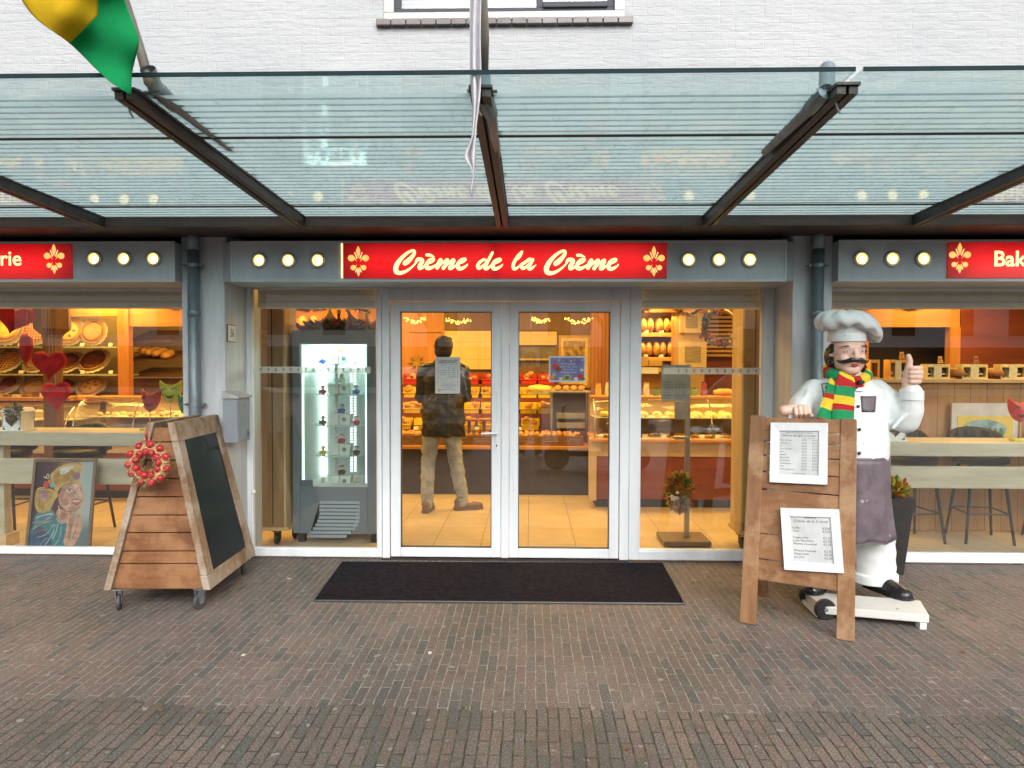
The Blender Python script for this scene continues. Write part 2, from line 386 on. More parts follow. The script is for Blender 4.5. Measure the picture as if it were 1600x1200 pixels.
DARK = mat('black void', (.006, .006, .006), .9, var=0)
BLKP = mat('black plastic', (.02, .02, .022), .4, var=.2)
RUBBER = mat('grey rubber', (.05, .052, .055), .6, var=.2)
GLASS = glass_mat('window glass', refl=1.95)
CLEAR = glass_mat('thin clear glass', refl=.8, tint=(.97, .985, .975))
PAPER = mat('white paper', (.72, .73, .72), .8, var=.03)
INK = mat('black ink', (.03, .03, .035), .8, var=0)

# ================= setting: ground =================
FL = -0.004
struct('brick_pavement', MB().box(-60, 60, -60, .03, -.3, 0), PAVE)
TILE = mat('beige floor tiles', (.50, .40, .28), .38, var=.1, scale=3.5, rvar=.1)
def tile_lines(m, sx, sy, ox, oy, wd=.004, colr=(.10, .07, .05), rough_bump=True, ax='XYZ'):
    t = m.node_tree; b = t.nodes['Principled BSDF']; src = b.inputs['Base Color'].links[0].from_socket
    tc, sp, cb = brickvec(t, ax)
    def ln(sock, s, o):
        a = mth(t, 'FRACT', mth(t, 'MULTIPLY', mth(t, 'ADD', sock, o + 40 * s), 1 / s)); return mth(t, 'LESS_THAN', a, wd / s)
    f = ln(sp.outputs[ax[0]], sx, ox)
    if sy: f = mth(t, 'MAXIMUM', f, ln(sp.outputs[ax[1]], sy, oy))
    t.links.new(mixc(t, f, src, colr), b.inputs['Base Color']); return m
tile_lines(TILE, .42, .62, .02, .1, .005)
struct('shop_floor', MB().box(-7, 7, .03, 7, -.3, .002), TILE)

# ================= the shop building =================
bld = thing('shop_building', 'white painted brick building whose ground floor is the lit bakery shopfront', 'building', (0, 0, 0))
YC = -.40                                            # column front / upper wall plane
def X(px, Y, py=600): return at(px, py, Y).x
def Z(py, Y, px=800): return at(px, py, Y).z
zw0 = 2.70
# upper wall with a window opening
wx0, wx1, wz = X(600, YC, 20), X(976, YC, 20), Z(22, YC, 800)
u = MB(); u.box(-9, wx0, YC, YC + .25, zw0, 6.5); u.box(wx1, 9, YC, YC + .25, zw0, 6.5); u.box(wx0, wx1, YC, YC + .25, zw0, wz - .0445); u.box(wx0, wx1, YC, YC + .25, wz + 1.3, 6.5)
u.build('upper_wall', WBRICK, bld)
# upper window
UFR = mat('upper window cream frame', (.44, .45, .445), .4, var=.03); UGR = mat('upper window dark grey frame', (.05, .056, .07), .5, var=.08, spec=.2)
f = MB(); s = .075
f.box(wx0, wx1, YC - .015, YC + .06, wz - .043, wz + .0145); f.box(wx0, wx0 + .075, YC - .015, YC + .06, wz + .0145, wz + 1.3); f.box(wx1 - .075, wx1, YC - .015, YC + .06, wz + .0145, wz + 1.3)
uw = f.build('window', UFR, bld, bevel=.005)
g = MB(); a, b_ = wx0 + .075, wx1 - .075; mid = X(838, YC, 5)
g.box(a, b_, YC + .01, YC + .055, wz + .0145, wz + .053)
for q in (a, mid, b_ - .05): g.box(q, q + .05, YC + .012, YC + .055, wz + .053, wz + 1.3)
g.box(mid + .05, b_ - .05, YC - .01, YC + .05, wz + .045, wz + .085)
for q in (X(670, YC, 10), X(905, YC, 10)): g.box(q, q + .03, YC + .002, YC + .012, wz + .02, wz + .035)
g.build('casement', UGR, uw, bevel=.004)
MB().box(a, b_, YC + .03, YC + .036, wz + .05, wz + 1.3).build('pane', GLASS, uw)
BL = mat('pale blue venetian blind', (.15, .18, .24), .6, var=.02); bl = MB()
for i in range(40): bl.box(a, b_, YC + .075, YC + .078, wz + .06 + i * .03, wz + .085 + i * .03)
bl.build('blind', BL, uw)
MB().box(a, b_, YC + .1, YC + .11, wz, wz + 1.3).build('reveal', DARK, uw)
# brick sill
SILL = mat('dark brown glazed sill bricks', (.115, .10, .105), .35, var=.35, scale=3); sb = MB(); sx0, sx1 = X(587, YC - .04, 35), X(990, YC - .04, 35); n = 17
for i in range(n):
    x = sx0 + (sx1 - sx0) * i / n; sb.box(x + .003, x + (sx1 - sx0) / n - .003, YC - .045, YC + .05, wz - .090, wz - .0435)
sb.build('window_sill', SILL, uw, bevel=.004)
# columns
cx = [(X(284, YC, 500), X(351, YC, 500)), (X(1238, YC, 500), X(1300, YC, 500))]
CLi, CRi = cx[0][1], cx[1][0]
for x0, x1 in cx: MB().box(x0, x1, YC + .002, .3, 0, 2.72).build('column', GRAYC, bld, bevel=.008)
# shop shell: side walls, ceiling, back
ORW = wood('orange stained wood panel', (.42, .16, .04), (.52, .21, .055), 'Z', 7, .45)
INW = mat('cream interior wall', (.62, .52, .34), .7, var=.05)
CEI = mat('cream suspended ceiling', (.62, .56, .46), .8, var=.04)
sh = MB(); sh.box(-7, 7, YC + .27, 7, 2.62, 2.68); sh.build('ceiling', CEI, bld)
MB().box(-7, -6.9, .3, 7, 0, 2.62).build('side_wall', INW, bld); MB().box(6.9, 7, .3, 7, 0, 2.62).build('side_wall', INW, bld)
MB().box(-7, 7, 6.6, 6.75, 0, 2.62).build('back_wall', ORW, bld)
# lintel beam behind fascia
MB().box(-9, 9, YC + .01, .0, 2.60, 2.70).build('lintel', STEEL, bld)
MB().box(-9, 9, -.009, .05, 2.301, 2.60).build('light_block_panel', STEEL, bld)  # added panel: stops the shop light leaking out above the fascia

def winframe(x0, x1, z0, z1, fw, fb, ft, name, label=None, strip=None):
    m = MB(); m.box(x0, x0 + fw, 0, .07, z0, z1); m.box(x1 - fw, x1, 0, .07, z0, z1)
    m.box(x0 + fw, x1 - fw, .001, .07, z0, z0 + fb); m.box(x0 + fw, x1 - fw, .001, .07, z1 - ft, z1)
    # inner step
    e = .012
    m.box(x0 + fw, x0 + fw + e, .012, .06, z0 + fb, z1 - ft); m.box(x1 - fw - e, x1 - fw, .012, .06, z0 + fb, z1 - ft)
    m.box(x0 + fw + e, x1 - fw - e, .012, .06, z0 + fb, z0 + fb + e); m.box(x0 + fw + e, x1 - fw - e, .012, .06, z1 - ft - e, z1 - ft)
    o = m.build(name, WPVC, bld, bevel=.004); 
    if label: o['label'] = label
    MB().box(x0 + fw, x1 - fw, .034, .040, z0 + fb, z1 - ft).build('pane', GLASS, o)
    return o
zt = 2.30
zb = .015
wl = winframe(-6.2, cx[0][0] - .02, zb, zt, .08, Z(858, 0, 100) - zb, zt - Z(452, 0, 100), 'window', 'wide left shop window with hearts and pies behind it')
wr = winframe(cx[1][1] + .02, 6.2, zb, zt, .08, Z(867, 0, 1450) - zb, zt - Z(452, 0, 1400), 'window', 'wide right shop window with the bar table behind it')
xa, xb = CLi, X(596, 0); wcl = winframe(xa, xb, zb, zt, X(391, 0) - xa, Z(859, 0, 480) - zb, zt - Z(449, 0, 480), 'window', 'narrow shop window left of the door, drinks fridge behind it')
xc, xd = X(984, 0), CRi; wcr = winframe(xc, xd, zb, zt, X(1000, 0) - xc, Z(862, 0, 1090) - zb, zt - Z(449, 0, 1090), 'window', 'narrow shop window right of the door, opening hours stand behind it')
# grey outer sill strip (door threshold)
MB().box(X(597, 0), X(984, 0), -.02, .07, 0, .012).build('threshold', STEEL, bld)
# door frame + leaves
fr = MB(); dz = Z(470, 0, 790)
fr.box(X(597, 0), X(608.5, 0), -.004, .075, .012, zt); fr.box(X(969, 0), X(983.5, 0), -.004, .075, .012, zt); fr.box(X(608.5, 0), X(969, 0), -.003, .075, dz, zt)
fr.build('door_frame', WPVC, bld, bevel=.004)
def leaf(p0, g0, g1, p1, lab):
    x0, x1, a, b2 = X(p0, 0), X(p1, 0), X(g0, 0), X(g1, 0); z0, z1, c0, c1 = Z(873, 0), dz - .006, Z(857, 0), Z(487, 0); z0 = .022
    m = MB(); m.box(x0, a, .0, .065, z0, z1); m.box(b2, x1, .0, .065, z0, z1); m.box(a, b2, .0005, .065, z0, c0); m.box(a, b2, .0005, .065, c1, z1)
    o = m.build('door_leaf', WPVC, bld, bevel=.006); o['label'] = lab
    e = MB(); e.box(a, a + .006, .01, .05, c0, c1); e.box(b2 - .006, b2, .01, .05, c0, c1); e.box(a + .006, b2 - .006, .01, .05, c0, c0 + .006); e.box(a + .006, b2 - .006, .01, .05, c1 - .006, c1)
    e.build('gasket', RUBBER, o)
    MB().box(a, b2, .028, .034, c0, c1).build('pane', GLASS, o)
    return o
lf1 = leaf(610, 625.5, 768, 783, 'left glass door leaf with lever handle and wanted notice')
lf2 = leaf(796, 810, 953, 968, 'right glass door leaf with blue party notice')
MB().box(X(783.5, 0), X(795.5, 0), -.012, .03, .022, dz - .008).build('meeting_stile', WPVC, bld, bevel=.005)
WH = mat('white lacquered handle', (.75, .77, .78), .25, var=0)
h = MB(); hx, hz = X(776, 0, 680), Z(676, 0, 776)
h.box(hx - .014, hx + .014, -.010, 0, hz - .15, hz + .07); h.tube([(hx, -.01, hz), (hx, -.055, hz)], .011, 12)
h.tube([(hx, -.055, hz), (hx - .04, -.06, hz), (hx - .125, -.058, hz - .004)], [.011, .010, .009], 12)
h.build('door_handle', WH, lf1, bevel=.003)
MB().box(hx - .004, hx + .004, -.0115, -.008, hz - .115, hz - .095).build('keyhole', DARK, lf1)
kb = MB(); kb.ball((X(397, 0, 768), -.01, Z(768, 0, 397)), (.018, .012, .02)); kb.build('window_button', WH, wcl, smooth=True)

# white valance (blind cassette) behind the glass
VAL = mat('cream blind cassette', (.80, .70, .54), .5, var=.04)
for (a, b2, lab) in ((-6.1, cx[0][0] - .1, 'long cream blind cassette across the top of the left window'), (xa + .06, xb - .06, 'cream blind cassette above the fridge window'), (xc + .06, xd - .06, 'cream blind cassette above the window right of the door'), (cx[1][1] + .08, 6.1, 'long cream blind cassette across the top of the right window')):
    zz = Z(482, .14, 500); o = MB().box(a, b2, .09, .2, zz, zz + .05).box(a, b2, .10, .2, zz + .05, 2.3).build('blind_cassette', VAL, bevel=.008)
    tag(o, lab, 'blind', 'blind cassettes above the windows')

# frosted safety strips with fleur-de-lis
FROST = bpy.data.materials.new('frosted film'); FROST.use_nodes = True
t = FROST.node_tree; b = t.nodes['Principled BSDF']; b.inputs['Base Color'].default_value = (.65, .66, .62, 1); b.inputs['Roughness'].default_value = .7; b.inputs['Alpha'].default_value = .42
FDARK = mat('cut-out emblem film', (.10, .085, .06), .8, var=0)
def fleur2d(kind='strip'):
    P = []
    P.append([(0, 1), (.16, .62), (.13, .30), (.05, .06), (-.05, .06), (-.13, .30), (-.16, .62)])
    for s_ in (1, -1):
        P.append([(s_ * x, y) for x, y in [(.12, .0), (.20, .30), (.36, .52), (.52, .55), (.62, .44), (.60, .28), (.50, .22), (.48, .34), (.38, .34), (.28, .16), (.22, -.02)]])
        P.append([(s_ * x, y) for x, y in [(.06, -.22), (.22, -.5), (.36, -.42), (.34, -.28), (.2, -.24), (.12, -.1)]])
    P.append([(0, -.85), (.12, -.55), (.08, -.14), (-.08, -.14), (-.12, -.55)])
    P.append([(-.3, -.1), (.3, -.1), (.3, 0.0), (-.3, 0.0)])
    return P
def strip(o, p0, p1, Yg, zc, hh, fls, dark_to=None):
    x0, x1 = X(p0, Yg), X(p1, Yg)
    s_ = MB().box(x0, x1, Yg - .002, Yg, zc - hh, zc + hh).build('frosted_strip', FROST, o)
    for x in fls:
        m = MB()
        for k_, poly in enumerate(fleur2d()): m.prism([(x + px_ * hh * .8, Yg - .0035 - k_ * .00004, zc + pz * hh * .78) for px_, pz in poly], (0, .0008, 0))
        m.build('emblem', FDARK, o)
zs = Z(578, .03, 500)
strip(wcl, 392, 579, .033, zs, .026, [X(408 + 11.7 * i, .033) for i in range(15)])
strip(wcr, 1036, 1192, .033, zs, .026, [X(1060 + 12.1 * i, .033) for i in range(11)])

# downpipes
def pipe(px, top_tag, lab):
    Y = YC - .065; x = X(px, Y, 500); o = thing('downpipe', lab, 'downpipe', (x, Y, 0), group=None)
    pr = MB(); pr.tube([(0, 0, 0), (0, 0, 2.45)], .043, 20); pr.tube([(0, 0, 2.45), (0, 0, 2.62)], .046, 20); pr.tube([(0, 0, 1.95), (0, 0, 2.01)], .0455, 20); pr.build('pipe', ZINC, o, smooth=True, recalc=True)
    for zz in (Z(415, Y, px), Z(632, Y, px)):
        c = MB(); c.tube([(0, 0, zz - .012), (0, 0, zz + .012)], .05, 20); c.box(-.075, .075, .01, .03, zz - .008, zz + .008); c.tube([(.066, -.03, zz), (.066, .03, zz)], .007, 8); c.tube([(-.066, -.03, zz), (-.066, .03, zz)], .007, 8)
        c.build('pipe_bracket', GALV, o)
    return o
pipe(303, 0, 'zinc downpipe on the left column beside the chalkboard trolley')
pipe(1277, 0, 'zinc downpipe on the right column behind the chef statue')

# ================= glass canopy =================
can = thing('glass_canopy', 'striped glass canopy on dark steel beams over the shopfront', 'canopy', (0, YC, 2.6))
def zg(d): return 1.606 + .942 * 1.144 - (d - 2.675) * .0322          # glass underside by distance from the camera plane
Y0 = CAM.y
MB().box(-9, 9, 4.90 + Y0, 5.345 + Y0, 2.556, 2.610).build('soffit_board', RUST, can, world=True)
MB().box(-9, 9, 4.873 + Y0, 4.899 + Y0, 2.540, 2.626).build('channel_beam', RUST, can, world=True, bevel=.004)
bx = [-785 + 785 - 632, ]
outer = {}
beams = [(-160 - 3, None), (470, 200 + 14), (785, 761), (1106, 1307), (1424, None)]
inner_x = [X(p_, 4.9 + Y0, 357) for p_ in (157, 470, 785, 1106, 1424)]
sp_ = (inner_x[3] - inner_x[1]) / 2
inner_x[0] = inner_x[1] - sp_; inner_x[4] = inner_x[3] + sp_
inner_x = [inner_x[0] - sp_] + inner_x + [inner_x[4] + sp_]
for x in inner_x:
    m = MB(); d0, d1 = 2.77, 4.872
    for s_ in (-1, 1):
        xa_, xb_ = sorted((x + s_ * .006, x + s_ * .040))
        m.hexa([(xa_, d0 + Y0, zg(d0) - .043), (xb_, d0 + Y0, zg(d0) - .045), (xb_, d1 + Y0, 2.538), (xa_, d1 + Y0, 2.538)],
               [(xa_, d0 + Y0, zg(d0) - .014), (xb_, d0 + Y0, zg(d0) - .014), (xb_, d1 + Y0, zg(d1) - .014), (xa_, d1 + Y0, zg(d1) - .014)])
    m.hexa([(x - .046, d0 - .01 + Y0, zg(d0) - .013), (x + .046, d0 - .01 + Y0, zg(d0) - .013), (x + .046, d1 + Y0, zg(d1) - .013), (x - .046, d1 + Y0, zg(d1) - .013)],
           [(x - .046, d0 - .01 + Y0, zg(d0) - .002), (x + .046, d0 - .01 + Y0, zg(d0) - .002), (x + .046, d1 + Y0, zg(d1) - .002), (x - .046, d1 + Y0, zg(d1) - .002)])
    m.build('beam', STEEL, can, world=True)
    hk = MB(); hk.tube([(x - .02, 2.83 + Y0, zg(2.83) - .05), (x - .01, 2.83 + Y0, zg(2.83) - .08), (x, 2.83 + Y0, zg(2.83) - .095)], .004, 6); hk.build('hook', GALV, can, world=True)
seams = [(inner_x[0] - .6, inner_x[1] - .01), (inner_x[1] + .01, inner_x[2] - .012), (inner_x[2] + .012, inner_x[4] - .012), (inner_x[4] + .012, inner_x[5] + sp_ - .01), (inner_x[6] + .01, inner_x[6] + .8)]
seams = [(inner_x[0] + .012, inner_x[2] - .014), (inner_x[2] + .014, inner_x[4] - .014), (inner_x[4] + .014, inner_x[6] - .012)]
EDGE = mat('dark green glass edge', (.012, .028, .036), .7, var=.1, spec=.1)
for x in inner_x[1:-1]:
    for d in (2.86, 3.30, 3.95, 4.56): MB().box(x - .060, x + .060, d - .018 + Y0, d + .018 + Y0, zg(d) + .011, zg(d) + .018).box(x - .012, x + .012, d - .012 + Y0, d + .012 + Y0, zg(d) + .018, zg(d) + .030).build('glass_clamp', GALV, can, world=True)
for (a, b2) in seams:
    for (da, db) in ((2.675, 3.317), (3.329, 4.580), (4.592, 4.92)):
        m = MB(); m.hexa([(a, da + Y0, zg(da)), (b2, da + Y0, zg(da)), (b2, db + Y0, zg(db)), (a, db + Y0, zg(db))], [(a, da + Y0, zg(da) + .010), (b2, da + Y0, zg(da) + .010), (b2, db + Y0, zg(db) + .010), (a, db + Y0, zg(db) + .010)])
        o = m.build('glass_panel', CGLASS, None)
        o.parent = can; o.location = -Vector(can.location)
    MB().hexa([(a, 2.670 + Y0, zg(2.675) - .002), (b2, 2.670 + Y0, zg(2.675) - .002), (b2, 2.6745 + Y0, zg(2.675) - .002), (a, 2.6745 + Y0, zg(2.675) - .002)], [(a, 2.670 + Y0, zg(2.675) + .014), (b2, 2.670 + Y0, zg(2.675) + .014), (b2, 2.6745 + Y0, zg(2.675) + .014), (a, 2.6745 + Y0, zg(2.675) + .014)]).build('edge_strip', EDGE, can, world=True)
for d in (3.323, 4.586):
    MB().tube([(inner_x[0], d + Y0, zg(d) - .004), (inner_x[-1], d + Y0, zg(d) - .004)], .0065 if d < 4 else .006, 8).build('rod', RUST, can, world=True)

# ================= fascia sign boxes =================
YF = 5.25 + Y0
LAMP = mat('warm porthole lens', (1, .75, .3), .3, emit=1.15, ecol=(1, .70, .20), var=0)
LAMPH = mat('bright porthole centre', (1, .9, .6), .3, emit=1.9, ecol=(1, .85, .42), var=0)
RING = mat('brushed porthole ring', (.50, .49, .46), .35, metal=.6, var=.1)
LET = mat('lit cream lettering', (1, .8, .4), .5, emit=1.0, ecol=(1, .75, .30), var=0)
EMB = mat('lit amber emblem', (1, .6, .2), .5, emit=.62, ecol=(1, .50, .12), var=0)
EMB2 = mat('lit pale emblem', (1, .75, .45), .5, emit=.75, ecol=(1, .68, .36), var=0)
def sign_red():
    m = bpy.data.materials.new('backlit red sign face'); m.use_nodes = True; t = m.node_tree; b = t.nodes['Principled BSDF']
    b.inputs['Base Color'].default_value = (.28, .004, .008, 1); b.inputs['Roughness'].default_value = .25
    tc = t.nodes.new('ShaderNodeTexCoord'); sp = t.nodes.new('ShaderNodeSeparateXYZ'); t.links.new(tc.outputs['Generated'], sp.inputs[0])
    # fluorescent tubes inside the box: brightest on the centre line, weaker at the ends and where two tubes meet
    vz = mth(t, 'SUBTRACT', 1, mth(t, 'MULTIPLY', mth(t, 'ABSOLUTE', mth(t, 'SUBTRACT', sp.outputs['Z'], .45)), 1.15))
    ex = mth(t, 'MULTIPLY', mth(t, 'MINIMUM', sp.outputs['X'], mth(t, 'SUBTRACT', 1, sp.outputs['X'])), 7.0); ex = mth(t, 'MINIMUM', mth(t, 'ADD', ex, .3), 1)
    mid = mth(t, 'MINIMUM', mth(t, 'ADD', mth(t, 'MULTIPLY', mth(t, 'ABSOLUTE', mth(t, 'SUBTRACT', sp.outputs['X'], .47)), 14), .62), 1)
    e = mth(t, 'MULTIPLY', mth(t, 'MULTIPLY', vz, ex), mid)
    b.inputs['Emission Color'].default_value = (1, .006, .008, 1); t.links.new(mth(t, 'MULTIPLY', e, .60), b.inputs['Emission Strength']); return m
RED = sign_red()
def emblem(x, z, s, parent, Y):
    """six-petalled lily ornament, s = height in metres"""
    k = s / 790.0; m1 = MB(); m2 = MB()
    def P(pts): return [(x + (px_ - 510) * k, Y, z - (py_ - 650) * k) for px_, py_ in pts]
    def pr(mb, pts): mb.prism(P(pts), (0, .0015, 0))
    pr(m1, [(505, 255), (535, 310), (560, 385), (548, 470), (510, 575), (470, 480), (445, 390), (475, 305)])
    pr(m1, [(513, 820), (550, 880), (548, 960), (515, 1048), (480, 1000), (462, 920), (485, 850)])
    for s_ in (1, -1):
        def mr(pts): return [(510 + s_ * (p - 510), q) for p, q in pts]
        c = [(700 + 88 * math.cos(a_), 570 + 84 * math.sin(a_)) for a_ in [i * PI / 9 for i in range(18)]]
        pr(m1, mr(c)); m1.prism([(q[0], q[1] - .0018, q[2]) for q in P(mr([(640, 510), (600, 560), (550, 665), (600, 610), (630, 610), (660, 560)]))], (0, .0015, 0))
        c = [(650 + 68 * math.cos(a_), 820 + 68 * math.sin(a_)) for a_ in [i * PI / 9 for i in range(18)]]
        pr(m1, mr(c)); m1.prism([(q[0], q[1] - .0018, q[2]) for q in P(mr([(600, 790), (552, 740), (575, 800), (600, 840)]))], (0, .0015, 0))
        pr(m2, mr([(600, 415), (620, 425), (560, 590), (536, 580)])); pr(m2, mr([(535, 810), (550, 815), (600, 935), (575, 942)]))
    m1.build('emblem', EMB, parent); m2.build('emblem_rays', EMB2, parent)
def porthole(px, py, o):
    p = at(px, py, YF); M = Matrix.Translation((p.x, YF, p.z)) @ Matrix.Rotation(PI / 2, 4, 'X')
    r = MB(); prof = [(.040, .0), (.040, .016), (.044, .020), (.056, .018), (.060, .012), (.060, 0)]
    n = 28; vs = []; fs = []
    for (rr, zz) in prof: vs += [(rr * math.cos(2 * PI * j / n), rr * math.sin(2 * PI * j / n), zz) for j in range(n)]
    k = len(prof); fs = [(i * n + j, i * n + (j + 1) % n, (i + 1) * n + (j + 1) % n, (i + 1) * n + j) for i in range(k - 1) for j in range(n)]
    r.add(vs, fs, M)
    for j in range(8):
        a_ = j * PI / 4 + .3; r.ball(M @ Vector((.051 * math.cos(a_), .051 * math.sin(a_), .020)), .003, 6, 4)
    ring = r.build('porthole_lamp', RING, o, smooth=True, world=True)
    sh_ = Matrix.Translation(-Vector(o.location))
    MB().lathe([(.0401, .004), (.03, .009), (.0001, .012)], 24, M).build('lens', LAMP, ring).data.transform(sh_)
    MB().lathe([(.026, .0125), (.0001, .0135)], 20, M @ Matrix.Translation((.004, -.004, 0))).build('bulb_glow', LAMPH, ring).data.transform(sh_)
    br_ = MB().box(-.0012, .0012, .0, .036, .0138, .0155, M @ Matrix.Rotation(random.uniform(-.2, .2), 4, 'Z')).box(-.036, .036, -.0012, .0012, .0138, .015, M @ Matrix.Rotation(random.uniform(-.3, .3), 4, 'Z')); br_.build('lens_bar', GALV, ring).data.transform(sh_)
zf1, zf0 = Z(377, YF, 800), Z(439, YF, 800)
def fascia(x0, x1, name, lab, cham0, cham1):
    o = thing('fascia_sign_box', lab, 'shop sign', ((x0 + x1) / 2, YF, zf0))
    m = MB(); c0 = .10 if cham0 else 0; c1 = .09 if cham1 else 0
    pts = [(x0 + c0, YF), (x1 - c1, YF), (x1, YC - .01), (x1, -.01), (x0, -.01), (x0, YC - .01)]
    m.prism([(a_, b2, zf0) for a_, b2 in pts], (0, 0, zf1 - zf0)); m.build('casing', FASC, o, world=True, bevel=.003)
    tr_ = MB(); tr_.box(x0 + c0, x1 - c1, YF - .008, YF - .0005, zf0 - .006, zf0 + .012); tr_.box(x0 + c0, x1 - c1, YF - .008, YF - .0005, zf1 - .016, zf1 + .004)
    for q in (x0 + c0, x1 - c1 - .012): tr_.box(q, q + .012, YF - .007, YF - .0005, zf0 + .012, zf1 - .016)
    tr_.build('trim', FASC_TRIM, o, world=True); return o
fc = fascia(CLi - .004, CRi + .004, 'c', 'central fascia box with red lit sign reading Crème de la Crème', 1, 1)
fl = fascia(-6.4, cx[0][0] + .004, 'l', 'left fascia box with red lit sign ending in erie', 0, 0)
frr = fascia(cx[1][1] - .004, 6.4, 'r', 'right fascia box with red lit sign starting with Bak', 0, 0)
for px_ in (405.5, 451, 497, 1075.5, 1123, 1171): porthole(px_, 407 if px_ < 800 else 406, fc)
for px_ in (148, 194.5, 240.5): porthole(px_, 404.5, fl)
for px_ in (1345.5, 1393.5, 1442): porthole(px_, 404.5, frr)
def redpanel(o, p0, p1, pyc):
    a_, b2 = X(p0, YF - .012, pyc), X(p1, YF - .012, pyc); z0, z1 = Z(434.5, YF - .012, 800), Z(380, YF - .012, 800)
    MB().box(a_, b2, YF - .012, YF - .001, z0, z1).build('sign_panel', RED, o, world=True); return a_, b2
redpanel(fc, 536, 1042, 407); redpanel(fl, -380, 112, 404); redpanel(frr, 1481, 1985, 404)
MB().box(X(533.5, YF, 400), X(536, YF, 400), YF - .014, YF - .001, Z(434.5, YF), Z(380, YF)).build('panel_edge', EMB2, fc, world=True)
YL = YF - .0145
def par(o, fn):
    n0 = set(bpy.data.objects); fn()
    for q in bpy.data.objects:
        if q not in n0 and q.type == 'MESH': q.data.transform(Matrix.Translation(-Vector(o.location))); q.parent = o
def E(o, px_, py_): 
    p = at(px_, py_, YL); par(o, lambda: emblem(p.x, p.z, .222, None, YL))
E(fc, 560, 408); E(fc, 1022, 408); E(fl, 84.5, 404.5); E(frr, 1500, 403)
# brush lettering
def brush(mb, pts, wd, n=5, zoff=0, nib=R_(38)):
    P = catmull([(p[0], p[1], 0) for p in pts], n)
    L = len(P); ws = []
    for i in range(L):
        u_ = i / (L - 1) * (len(wd) - 1); a_ = int(min(u_, len(wd) - 2)); ws.append(wd[a_] + (wd[a_ + 1] - wd[a_]) * (u_ - a_))
    lft, rgt = [], []
    for i, p in enumerate(P):
        d = (P[min(i + 1, L - 1)] - P[max(i - 1, 0)]); d.normalize(); nn = Vector((-d.y, d.x, 0)); lft.append(p + nn * ws[i] / 2); rgt.append(p - nn * ws[i] / 2)
    k = 0
    for i in range(L - 1):
        k += 1; q = [lft[i], lft[i + 1], rgt[i + 1], rgt[i]]; mb.quad(*[(v.x, YLz[0] - zoff - k * 1e-6, v.y) for v in q])
    for p, ww in ((P[0], ws[0]), (P[-1], ws[-1])):
        zoff2 = zoff + .0003; mb.quad(*[(p.x + ww / 2 * math.cos(2 * PI * j / 14), YLz[0] - zoff2, p.y + ww / 2 * math.sin(2 * PI * j / 14)) for j in range(14)])
YLz = [YL]
def glyph_strokes(sx, ox, oy):
    pass
# strokes traced in sign units (px x8), first word: origin 600,375 ; shared for the second Crème by an offset
CREME = [
 ([(262, 290), (300, 262), (350, 210), (378, 165), (372, 135), (330, 140), (250, 195), (180, 275), (148, 345), (155, 395), (200, 412), (270, 392), (340, 345), (400, 285), (415, 262)], [58, 62, 46, 40, 34, 30, 40, 54, 60, 58, 46, 34, 24, 18, 16]),
 ([(398, 272), (425, 242), (470, 245), (478, 270), (448, 320), (446, 352), (480, 345), (535, 300)], [30, 44, 44, 46, 50, 46, 30, 16]),
 ([(535, 300), (590, 280), (625, 248), (610, 232), (565, 252), (535, 300), (535, 345), (575, 352), (640, 320), (662, 300)], [16, 22, 26, 26, 34, 48, 50, 42, 26, 16]),
 ([(536, 187), (580, 190), (628, 210)], [36, 34, 10]),
 ([(662, 300), (700, 248), (715, 258), (690, 310), (664, 348)], [16, 34, 36, 38, 42]),
 ([(664, 348), (720, 300), (780, 250), (795, 258), (770, 310), (742, 352)], [34, 18, 34, 40, 40, 44]),
 ([(742, 352), (800, 300), (858, 250), (872, 262), (842, 315), (824, 352), (850, 350), (925, 300)], [34, 18, 34, 40, 44, 46, 34, 16]),
 ([(925, 300), (980, 280), (1018, 250), (1005, 234), (955, 254), (926, 305), (928, 348), (965, 358), (1025, 325), (1045, 300)], [16, 22, 26, 28, 34, 48, 50, 42, 26, 10]),
]
DE = [
 ([(1278, 262), (1250, 245), (1200, 275), (1172, 320), (1182, 352), (1215, 340), (1270, 285)], [24, 34, 36, 40, 40, 32, 16]),
 ([(1355, 158), (1320, 225), (1280, 300), (1262, 345), (1285, 358), (1360, 305)], [32, 36, 42, 46, 38, 16]),
 ([(1360, 305), (1420, 280), (1458, 252), (1445, 236), (1395, 256), (1362, 305), (1366, 350), (1400, 360), (1460, 330), (1484, 303)], [16, 22, 26, 28, 34, 48, 48, 42, 26, 10]),
]
LA = [
 ([(150, 245), (185, 205), (208, 150), (196, 150), (150, 205), (108, 275), (94, 330), (110, 362), (150, 345), (205, 290)], [14, 20, 18, 22, 34, 40, 42, 38, 26, 16]),
 ([(325, 250), (300, 240), (250, 275), (205, 310), (208, 352), (245, 345), (310, 280)], [36, 36, 36, 36, 40, 32, 16]),
 ([(340, 245), (310, 300), (290, 350), (315, 362), (378, 312)], [36, 40, 44, 34, 10]),
]
def sign_text():
    m = MB()
    def go(strokes, ox, oy=375):
        for i, (pts, wd) in enumerate(strokes):
            q = []
            for (a_, b2) in pts:
                p = at(ox + a_ / 8, oy + b2 / 8, YL); q.append((p.x, p.z))
            k = (1 / 8) / F * (CAM.y * -1 + YL)
            brush(m, q, [v * k * 1.02 for v in wd], 6, i * .0002)
    go(CREME, 600); go(DE, 600); go(LA, 790); go([([(a_ + 364, b2 + 4) for a_, b2 in p], w_) for p, w_ in CREME], 790)
    return m.build('lettering', LET, None, recalc=False)
par(fc, sign_text)
def sg():
    p = at(-24, 405, YL); text('Pâtisserie', .155, LET, TM((X(34, YL, 405), YL, Z(414.5, YL, 20))), None, ax='RIGHT', ay='BOTTOM_BASELINE', bold=.002, width=1)
par(fl, sg)
